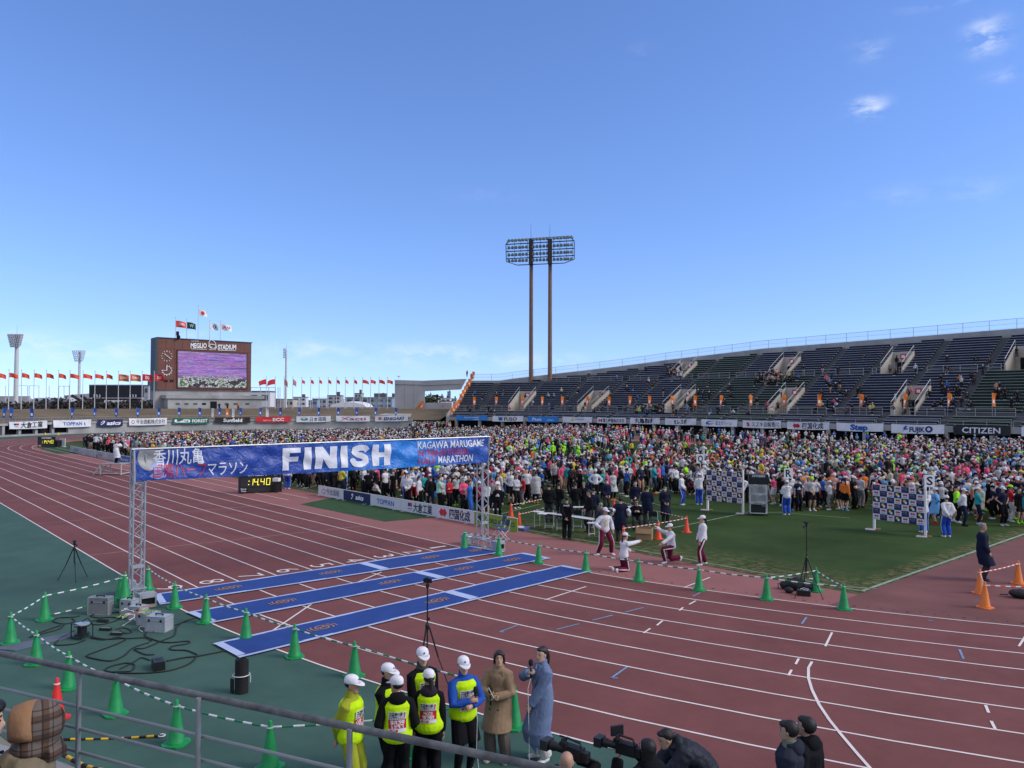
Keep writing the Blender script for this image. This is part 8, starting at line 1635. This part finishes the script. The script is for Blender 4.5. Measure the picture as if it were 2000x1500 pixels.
# ================================================================ the crowd
def proj(p):
    v = V(p)-CAM; z = v.dot(CFW); return 1000+CF*v.dot(CR)/z, 750-CF*v.dot(CU)/z, z
cr = random.Random(11)
def interp(x, pts):
    for (x0, y0), (x1, y1) in zip(pts, pts[1:]):
        if x <= x1: return y0+(y1-y0)*max(0, (x-x0))/(x1-x0)
    return pts[-1][1]
FRONT = [(960, 1003), (1010, 993), (1050, 984), (1075, 968), (1105, 970), (1150, 982), (1240, 972), (1300, 962), (1345, 972), (1400, 978), (1500, 984), (1545, 1000), (1680, 1000), (1725, 1004), (1790, 1014), (1830, 1028), (1900, 1030), (2100, 1030)]
from mathutils import noise as mnoise
def dens(x, y, px, py):
    if px < 118 or px > 2060: return 0
    cl = mnoise.noise(V((x*.22, y*.22, 3.7)))*.5+.5; cl = min(1, max(0, (cl-.28)/.36))        # clumps
    if px <= 985:
        if y < 4.9 or x < -82: return 0
        top = interp(px, [(118, 858), (160, 852), (260, 837), (2000, 836)])
        if py < top: return 0
        if px < 650: return .80+.15*cl
        if py > 866: return .55+.38*cl
        return (.20+.42*cl) if px > 800 else .40+.45*cl
    f_ = interp(px, FRONT)
    if py > f_ or y < 4.9: return 0
    if 1030 < px < 1195 and 884 < py < 914: return .10
    if 1860 < px < 1985 and 940 < py < 976: return .22
    if py < 843: return .05 if px > 1000 and py > 838 else 0
    if py < 872:
        if px > 1700: return .05+.22*cl
        return interp(px, [(1000, .42), (1100, .34), (1250, .16), (1500, .17), (1700, .12)])*(.35+1.1*cl)
    if 1220 < px < 1400 and py < 912: return .16*cl
    if 1395 <= px < 1540 and py < 905: return .05+.34*cl
    if 1500 < px < 1700 and py < 890: return .10*cl
    if px > 1700 and py < 885: return .06+.30*cl
    if 1060 < px < 1110 and py > 955: return .2
    if px < 1330 and py < 925: return .12+.48*cl
    if px < 1500: return .32+.5*cl
    return .42+.46*cl
cand = []; st = .80; yy = 4.95
while yy < 90:
    xx = -84
    while xx < 34:
        x, y = xx+cr.uniform(-.3, .3), yy+cr.uniform(-.3, .3); px, py, z = proj((x, y, 0))
        if -40 < px < 2060 and cr.random() < dens(x, y, px, py): cand.append((z, x, y, px, py))
        xx += st
    yy += st*.95
cand.sort()
# hand-placed knots of runners in one colour
def knot(n, pts, colour):
    global cand
    for i in range(n):
        px, py = pts[i % len(pts)]; p = at(px+cr.uniform(-6, 6), py+cr.uniform(-3, 3)); _, _, z = proj(p); cand.append((z, p.x, p.y, px, py, colour))
knot(22, [(1047, 902), (1062, 905), (1077, 900), (1092, 908), (1101, 899), (1116, 907), (1125, 900), (1134, 910), (1150, 902), (1158, 896), (1187, 905), (1030, 893)], 'neon green'); knot(12, [(1085, 945), (1095, 956), (1118, 952), (1125, 945), (1130, 965), (1140, 950), (1260, 935), (1275, 920), (1340, 940), (1322, 925)], 'pink'); knot(14, [(1868, 955), (1885, 960), (1900, 950), (1912, 958), (1925, 962), (1940, 955), (1955, 968), (1880, 975), (1970, 948), (1990, 975)], 'pink'); knot(3, [(1300, 872), (1420, 872), (1560, 872)], 'red')
cand.sort(key=lambda q: q[0])
# drop those standing on top of each other in front
PAL = {'black': (.008, .008, .011), 'white': (.60, .60, .64), 'navy': (.012, .016, .045), 'grey': (.20, .205, .215), 'pale grey': (.42, .43, .45), 'pink': (.72, .10, .20), 'blue': (.03, .12, .42), 'sky blue': (.14, .34, .60), 'yellow': (.62, .50, .05), 'neon green': (.32, .75, .03), 'red': (.42, .025, .035), 'orange': (.66, .17, .03), 'teal': (.03, .30, .34), 'cream': (.50, .46, .34), 'maroon': (.12, .015, .04), 'purple': (.12, .05, .20), 'mint': (.30, .55, .42), 'green': (.03, .14, .07), 'peach': (.62, .32, .24), 'brown': (.16, .09, .05)}
TOPW = [('black', 26), ('white', 21), ('navy', 11), ('grey', 7), ('pale grey', 8), ('pink', 6), ('blue', 5), ('sky blue', 4), ('yellow', 3.5), ('neon green', 2.5), ('red', 3.5), ('orange', 2.5), ('teal', 3), ('cream', 3), ('maroon', 1.6), ('purple', 1.2), ('mint', 1.2), ('green', 1.4), ('peach', .8), ('brown', .6)]
BOTW = [('black', 70), ('navy', 14), ('grey', 8), ('white', 2), ('blue', 3), ('brown', 1)]; CAPW = [('white', 40), ('black', 14), ('navy', 6), ('pink', 3), ('orange', 2), ('yellow', 2), ('sky blue', 2), ('red', 1.5), ('grey', 3), ('blue', 2), ('neon green', 1)]; SHW = [('white', 45), ('black', 16), ('neon green', 10), ('orange', 8), ('red', 7), ('sky blue', 5), ('pale grey', 9)]
def pick(w_): 
    r_ = cr.uniform(0, sum(q for _, q in w_))
    for k, q in w_:
        r_ -= q
        if r_ <= 0: return k
    return w_[-1][0]
POSES = [('arms at sides', dict()), ('arms folded', dict(hl=(.10, .17, 1.12), hr=(-.10, .19, 1.15), el=(-.9, -.2, -.3), er=(.9, -.2, -.3))), ('hands in front', dict(hl=(-.04, .20, .90), hr=(.04, .20, .92))), ('looking at a phone', dict(hl=(-.04, .26, 1.12), hr=(.06, .27, 1.16), hp=.35)), ('hands on hips', dict(hl=(-.18, .06, 1.0), hr=(.18, .06, 1.0), el=(-1, -.4, .1), er=(1, -.4, .1))), ('one arm raised', dict(hr=(.20, .10, 1.75), er=(1, .2, 0), hl=(-.22, .06, .8))), ('stepping', dict(fl=(-.10, .22, 0), fr=(.10, -.24, .03), hl=(-.22, -.12, .85), hr=(.22, .2, .92), pr=.4)), ('head turned', dict(hy=.8, hl=(-.1, .18, .95), hr=(.24, .02, .8))), ('hands behind back', dict(hl=(-.04, -.18, .9), hr=(.04, -.17, .92), el=(-.8, -.5, 0), er=(.8, -.5, 0), hy=-.5)), ('bending down', dict(pel=(0, -.22, .84), lean=1.2, hl=(-.12, .45, .45), hr=(.12, .45, .45))), ('crouching', dict(pel=(0, -.12, .34), lean=.5, fl=(-.13, .12, 0), fr=(.13, .10, 0), hl=(-.1, .4, .55), hr=(.1, .4, .55), kl=(-.3, 1, .5), kr=(.3, 1, .5)))]
# --- individuals: the figures that stand largest in the picture
inview = [c for c in cand if 5 < c[3] < 1995 and not (262 < c[3] < 952 and c[4] < 955)]
NIND = 236; ind = inview[:NIND]; ids = set(id(c) for c in ind); rest = [c for c in cand if id(c) not in ids]
TOPF = [('black', 30), ('white', 27), ('navy', 12), ('grey', 10), ('pale grey', 10), ('sky blue', 2.5), ('pink', 2), ('yellow', 1.6), ('red', 1.4), ('orange', 1.3), ('blue', 2.2), ('neon green', .9), ('cream', 3), ('teal', 1.2), ('maroon', 1.2)]
CM = {k: cloth('runner '+k, c) for k, c in PAL.items()}
PROT = []
for i, (nm, kw) in enumerate(POSES):
    f = Fig(female=(i % 3 == 1), fing=.7, **kw); q = dict(body=body_mesh(f, .022))
    q['hair'] = hair_mesh(f, 'short' if i % 3 != 1 else 'pony', .020); q['caphair'] = hair_mesh(f, 'cap' if i % 3 != 1 else 'cappony', .020); mb, br = cap_mesh(f); q['cap'] = mb.mesh('cap'); q['brim'] = br.mesh('brim')
    q['long'] = top_mesh(f, .024, 1.0, -.06, .018, .016); q['short'] = top_mesh(f, .024, .30, -.08, .018, .014); q['trousers'] = bottom_mesh(f, .024, 1.0, .010, .004, .008); q['shorts'] = bottom_mesh(f, .024, .42, .016, .035, .008)
    m2 = skirt_mesh(f, .026, .50 if i < 9 else .3, .05, .06); torso(m2, f, -.04, .52, .04)
    for k in 'lr': p_, r_ = arm_pts(f, k, .9, .03); m2.tube(p_, r_, 9)
    q['poncho'] = remesh(m2, .026, 3, .03); mb = MB(); foot(mb, f, 'l', .006, 8); q['shoel'] = mb.mesh('shoe'); mb = MB(); foot(mb, f, 'r', .006, 8); q['shoer'] = mb.mesh('shoe')
    c = f.spine[4]; mb = MB(); mb.grid(lambda a, b: c[0]+c[1]*((a-.5)*.22)+c[2]*(c[4]+.030-.10*(a-.5)**2*2)+c[6]*(-.02+.15*b), 4, 2); q['bib'] = mb.mesh('bib')
    for k, me in q.items():
        if me and k != 'bib': me.polygons.foreach_set('use_smooth', [True]*len(me.polygons))
        if me: me.materials.clear(); me.materials.append(SKIN[0])
    PROT.append(q)
def inst(name, me, m_, parent):
    o = bpy.data.objects.new(name, me); COL.objects.link(o); o.material_slots[0].link = 'OBJECT'; o.material_slots[0].material = m_; o.parent = parent; return o
LM = [(640, 'behind the grey board with red ring'), (700, 'behind the navy board'), (760, 'behind the board with blue capitals'), (820, 'behind the flag mark board'), (895, 'behind the double hexagon board'), (970, 'around the English-end tower'), (1060, 'behind the left table'), (1140, 'behind the dark officials'), (1230, 'behind the navy coats'), (1320, 'left of the pink child'), (1372, 'near the Q sign'), (1450, 'behind the left backdrop'), (1510, 'beside the clock cart'), (1580, 'near the R sign'), (1660, 'between R sign and right backdrop'), (1735, 'left of the right backdrop'), (1800, 'behind the right backdrop'), (1880, 'right of the S sign'), (2000, 'at the right edge')]
used_l = set()
M_bib = mat('race number bib', (.66, .60, .60), .6, noise=(9, .25))
for k_i, c in enumerate(ind):
    z, x, y, px, py = c[:5]; pl = next((t_ for q_, t_ in LM if px <= q_), LM[-1][1])
    row = interp(px, FRONT)-py if px > 985 else y-4.9
    rw = ('in front' if row < 9 else 'second rank' if row < 20 else 'farther back') if px > 985 else ('at the board' if row < 1.3 else 'second rank' if row < 2.6 else 'farther back')
    for tries in range(200):
        pi_ = cr.choices(range(11), [16, 18, 16, 10, 8, 3, 6, 12, 6, 1.5 if tries < 50 else 0, 1])[0]; tc_ = c[5] if len(c) > 5 else pick(TOPW); kind = cr.choices(['short', 'long', 'poncho'], [34, 54, 12])[0]
        if kind == 'poncho': tc_ = cr.choice(['white', 'pale grey', 'white', 'sky blue', 'cream']) if len(c) <= 5 else tc_
        bc = pick(BOTW); bk_ = cr.choices(['tights', 'shorts'], [82, 18])[0]; cp_ = pick(CAPW) if cr.random() < .55 else None
        if len(c) > 5 and c[5] == 'neon green': cp_ = 'neon green'
        lab = '%s %s, %s %s, %s, %s, %s %s' % (tc_, {'short': 'shirt', 'long': 'jacket', 'poncho': 'poncho'}[kind], bc, bk_, (cp_+' cap') if cp_ else 'bareheaded', POSES[pi_][0], rw, pl)
        lab = 'runner in '+lab
        while len(lab.split()) > 16: lab = lab.replace('runner in ', '', 1) if lab.startswith('runner in') else lab.replace(', '+POSES[pi_][0], '')
        if lab not in used_l: used_l.add(lab); break
    q = PROT[pi_]; o = bpy.data.objects.new('person', q['body']); COL.objects.link(o); o.material_slots[0].link = 'OBJECT'; o.material_slots[0].material = SKIN[cr.randrange(3)]
    a = cr.gauss(0, 55) if cr.random() < .45 else cr.uniform(-180, 180); 
    if px < 985: a = cr.choice([cr.gauss(40, 40), cr.gauss(180, 50), cr.uniform(-180, 180)])
    o.location = (x, y, .004); o.rotation_euler = (0, 0, frz(a)); hh = cr.gauss(1.67, .07)/1.7; o.scale = (hh*cr.uniform(.96, 1.08), hh*cr.uniform(.96, 1.08), hh); tag(o, lab, 'person', 'runners waiting in the infield')
    if cp_: inst('hair', q['caphair'], HAIRB, o); cc = inst('cap', q['cap'], CM[cp_], o); inst('brim', q['brim'], CM[cp_], cc)
    else: inst('hair', q['hair'], cr.choice([HAIRB, HAIRB, HAIRN]), o)
    inst({'short': 'shirt', 'long': 'jacket', 'poncho': 'poncho'}[kind], q[kind], CM[tc_], o)
    if bk_ == 'shorts': inst('shorts', q['shorts'], CM[bc], o)
    else: inst('tights', q['trousers'], CM[bc], o)
    sc = CM[pick(SHW)]; inst('shoe', q['shoel'], sc, o); inst('shoe', q['shoer'], sc, o)
    if kind != 'poncho' and cr.random() < .6: inst('bib', q['bib'], M_bib, o)
# two odd ones out from the front rows
# --- the mass behind them
def lowfig(kw, hat):
    f = Fig(**kw); mb = MB(); S_ = 0
    torso(mb, f, -.1, .52, .016, 8, 2)
    for k in 'lr':
        p_, r_ = arm_pts(f, k, 1.0, .012); mb.tube(p_[1:], r_[1:], 5, 2); h_, e_, w_ = f.arm[k][0], f.arm[k][1], f.arm[k][2]; mb.sphere(w_+(w_-e_).normalized()*.07, (.04, .04, .06), 5, 3, 0)
        p_, r_ = leg_pts(f, k, 1.0, .010); mb.tube([p_[0], p_[1], p_[2], p_[5]], [r_[0], r_[1], r_[2], r_[5]], 5, 3)
        h_, kn, an, fd = f.leg[k]; mb.tube([an-V((0, 0, .05))-fd*.06, an-V((0, 0, .04))+fd*.05, an-V((0, 0, .065))+fd*.19], [.045, .05, .03], 5, 4)
    H = lambda x, y, z: f.hc+f.hr_*x+f.hf*y+f.hu*z
    etube(mb, [(H(0, yo, z), f.hr_, f.hf, rx, ry) for z, rx, ry, yo in (HEAD[1], HEAD[3], HEAD[5], HEAD[7])], 7, 0); mb.tube([f.spine[8][0], f.hc-f.hu*.06], [.055, .05], 5, 0)
    if hat == 'cap': etube(mb, [(H(0, -.008, z), f.hr_, f.hf, rx, ry) for z, rx, ry in ((.025, .087, .108), (.085, .084, .103), (.130, .045, .055))], 8, 5); mb.add([H(-.075, .06, .04), H(.075, .06, .04), H(.055, .17, .012), H(-.055, .17, .012)], [(0, 1, 2, 3)], 5); etube(mb, [(H(0, -.03, -.07), f.hr_, f.hf, .07, .06), (H(0, -.025, .03), f.hr_, f.hf, .08, .085)], 7, 1)
    elif hat == 'hood': mb.sphere(H(0, -.02, .02), (.115, .13, .15), 8, 6, 2)
    else: etube(mb, [(H(0, -.04, -.08), f.hr_, f.hf, .06, .05), (H(0, -.03, .0), f.hr_, f.hf, .083, .078), (H(0, -.012, .07), f.hr_, f.hf, .083, .095), (H(0, -.01, .125), f.hr_, f.hf, .04, .05)], 8, 1)
    if hat == 'poncho': pass
    tri = []; reg = []
    for fc, r_ in zip(mb.f, mb.m):
        for i in range(1, len(fc)-1): tri.append((fc[0], fc[i], fc[i+1])); reg.append(r_)
    return np.array(mb.v, 'f'), np.array(tri, 'i'), np.array(reg, 'i')
LOW = {}
for i, (nm, kw) in enumerate(POSES):
    for hat in ('cap', 'hair', 'hood'): LOW[(i, hat)] = lowfig(kw, hat)
SEAT = dict(pel=(0, 0, .48), fl=(-.12, .40, 0), fr=(.12, .40, 0), hl=(-.12, .3, .72), hr=(.12, .3, .72), lean=.2)
for hat in ('cap', 'hair', 'hood'): LOW[('sit', hat)] = lowfig(SEAT, hat)
Vs, Ts, Cs = [], [], []; off_ = 0
def addlow(x, y, z, rz, pose, force=None, h=None, dark=False, far=False):
    global off_
    hat = cr.choices(['cap', 'hair', 'hood'], [44, 48, 8])[0]; v, t_, r_ = LOW[(pose, hat)]; s = (h or cr.gauss(1.66, .09))/1.7; c_, s_ = math.cos(rz), math.sin(rz); w_ = s*cr.uniform(1.0, 1.14)
    X = v[:, 0]*w_; Y = v[:, 1]*w_; Vs.append(np.stack([x+X*c_-Y*s_, y+X*s_+Y*c_, z+v[:, 2]*s], 1)); Ts.append(t_+off_); off_ += len(v)
    sk = SKC[cr.randrange(3)]; tp = PAL[force or ('black' if dark and cr.random() < .5 else pick(TOPF if far else TOPW))]; hr_ = (.012, .010, .010) if cr.random() < .9 else (.05, .03, .02); cap_ = PAL['neon green'] if force == 'neon green' else PAL[pick(CAPW)]; jit = cr.uniform(.85, 1.12)
    pal = np.array([sk, hr_, [q*jit for q in tp], PAL[pick(BOTW)] if cr.random() < .88 else sk, PAL[pick(SHW)], cap_], 'f'); Cs.append(pal[r_])
SKC = [(.50, .30, .21), (.42, .245, .165), (.56, .36, .27)]
for c in rest:
    z, x, y, px, py = c[:5]; addlow(x, y, .004, cr.uniform(0, 6.28) if cr.random() < .5 else frz(cr.gauss(20, 50)), cr.choices(range(11), [18, 18, 16, 10, 8, 2, 8 if py > 872 else 16, 12, 6, 1.2, 2])[0], c[5] if len(c) > 5 else None, far=px < 1000 and py < 880)
# spectators scattered over the far stand
def onstand(px, py, s_lo, s_hi):
    best = None; s = s_lo
    while s <= s_hi:
        p = aty(px, py, 91+s)
        if p.x < -80: p = atr(px, py, FR+s)
        e = abs(p.z-zat(s)); 
        if best is None or e < best[0]: best = (e, p, s)
        s += .25
    e, p, s = best; s = round((s-.4)/.75)*.75+.4 if s < 4 else (round((s-6)/.75)*.75+6 if 6 <= s < 16.5 else s); return p, s
def sitat(px, py, stand_=False, force=None):
    p, s = onstand(px, py, .6, 27); t = tof(p); q = SP(t, s+.15); z = zat(s+.05); f_ = (SP(t, 0)-SP(t, 5)); a = math.atan2(-f_.x, f_.y)
    addlow(q.x, q.y, z, a+cr.gauss(0, .4), cr.choice([0, 2, 4, 6]) if stand_ else 'sit', force, dark=True)
for i in range(55): sitat(cr.gauss(1510, 18), cr.gauss(747, 5), cr.random() < .3)
for i in range(26): sitat(cr.gauss(1316, 9), cr.gauss(737, 4), cr.random() < .5)
for i in range(60): sitat(cr.uniform(1240, 1300), cr.uniform(803, 812), cr.random() < .3)
for i in range(115): sitat(cr.uniform(900, 1990), cr.choice([cr.uniform(798, 815), cr.uniform(770, 797)]), cr.random() < .45)
for i in range(36): sitat(cr.uniform(1200, 1990), cr.uniform(700, 780), cr.random() < .5)
for px, py in ((1612, 757), (1617, 762), (1623, 758), (1632, 764), (1640, 760), (1560, 765), (1635, 738), (1985, 700), (1840, 770), (1848, 772), (1868, 775), (1875, 774), (912, 737), (920, 742)): sitat(px, py, True)
for i in range(110): p = atr(cr.uniform(800, 880), cr.uniform(832, 838), FR-.8+cr.uniform(-10, 0)); addlow(p.x, p.y, .004, cr.uniform(0, 6.28), cr.choice([0, 1, 2, 7]))
Vs, Ts, Cs = np.concatenate(Vs), np.concatenate(Ts), np.concatenate(Cs)
me = bpy.data.meshes.new('crowd'); me.vertices.add(len(Vs)); me.vertices.foreach_set('co', Vs.ravel()); me.loops.add(len(Ts)*3); me.loops.foreach_set('vertex_index', Ts.ravel()); me.polygons.add(len(Ts)); me.polygons.foreach_set('loop_start', np.arange(0, len(Ts)*3, 3, dtype='i')); me.polygons.foreach_set('loop_total', np.full(len(Ts), 3, 'i')); me.update(calc_edges=True)
at_ = me.attributes.new('cloth', 'FLOAT_COLOR', 'FACE'); at_.data.foreach_set('color', np.concatenate([Cs, np.ones((len(Cs), 1), 'f')], 1).astype('f').ravel())
mc = bpy.data.materials.new('crowd clothing'); mc.use_nodes = True; t = mc.node_tree; an = N(t, 'ShaderNodeAttribute'); an.attribute_name = 'cloth'; b = t.nodes['Principled BSDF']; b.inputs['Roughness'].default_value = .8; b.inputs['Specular IOR Level'].default_value = .3
tc_ = N(t, 'ShaderNodeTexCoord'); n_ = N(t, 'ShaderNodeTexNoise'); n_.inputs['Scale'].default_value = 7; n_.inputs['Detail'].default_value = 3; t.links.new(tc_.outputs['Object'], n_.inputs['Vector']); mr = N(t, 'ShaderNodeMapRange'); mr.inputs[1].default_value = .3; mr.inputs[2].default_value = .7; mr.inputs[3].default_value = .78; mr.inputs[4].default_value = 1.18; t.links.new(n_.outputs['Fac'], mr.inputs[0])
mm = N(t, 'ShaderNodeVectorMath', operation='SCALE'); t.links.new(an.outputs['Color'], mm.inputs[0]); t.links.new(mr.outputs[0], mm.inputs['Scale']); t.links.new(mm.outputs[0], b.inputs['Base Color'])
me.materials.append(mc); co_ = bpy.data.objects.new('crowd', me); COL.objects.link(co_); tag(co_, 'dense crowd of runners filling the infield and scattered over the far stand', 'crowd', kind='stuff')
print('CROWD', len(cand), len(ind), len(Vs))
COL.objects.unlink(_to); bpy.data.objects.remove(_to)
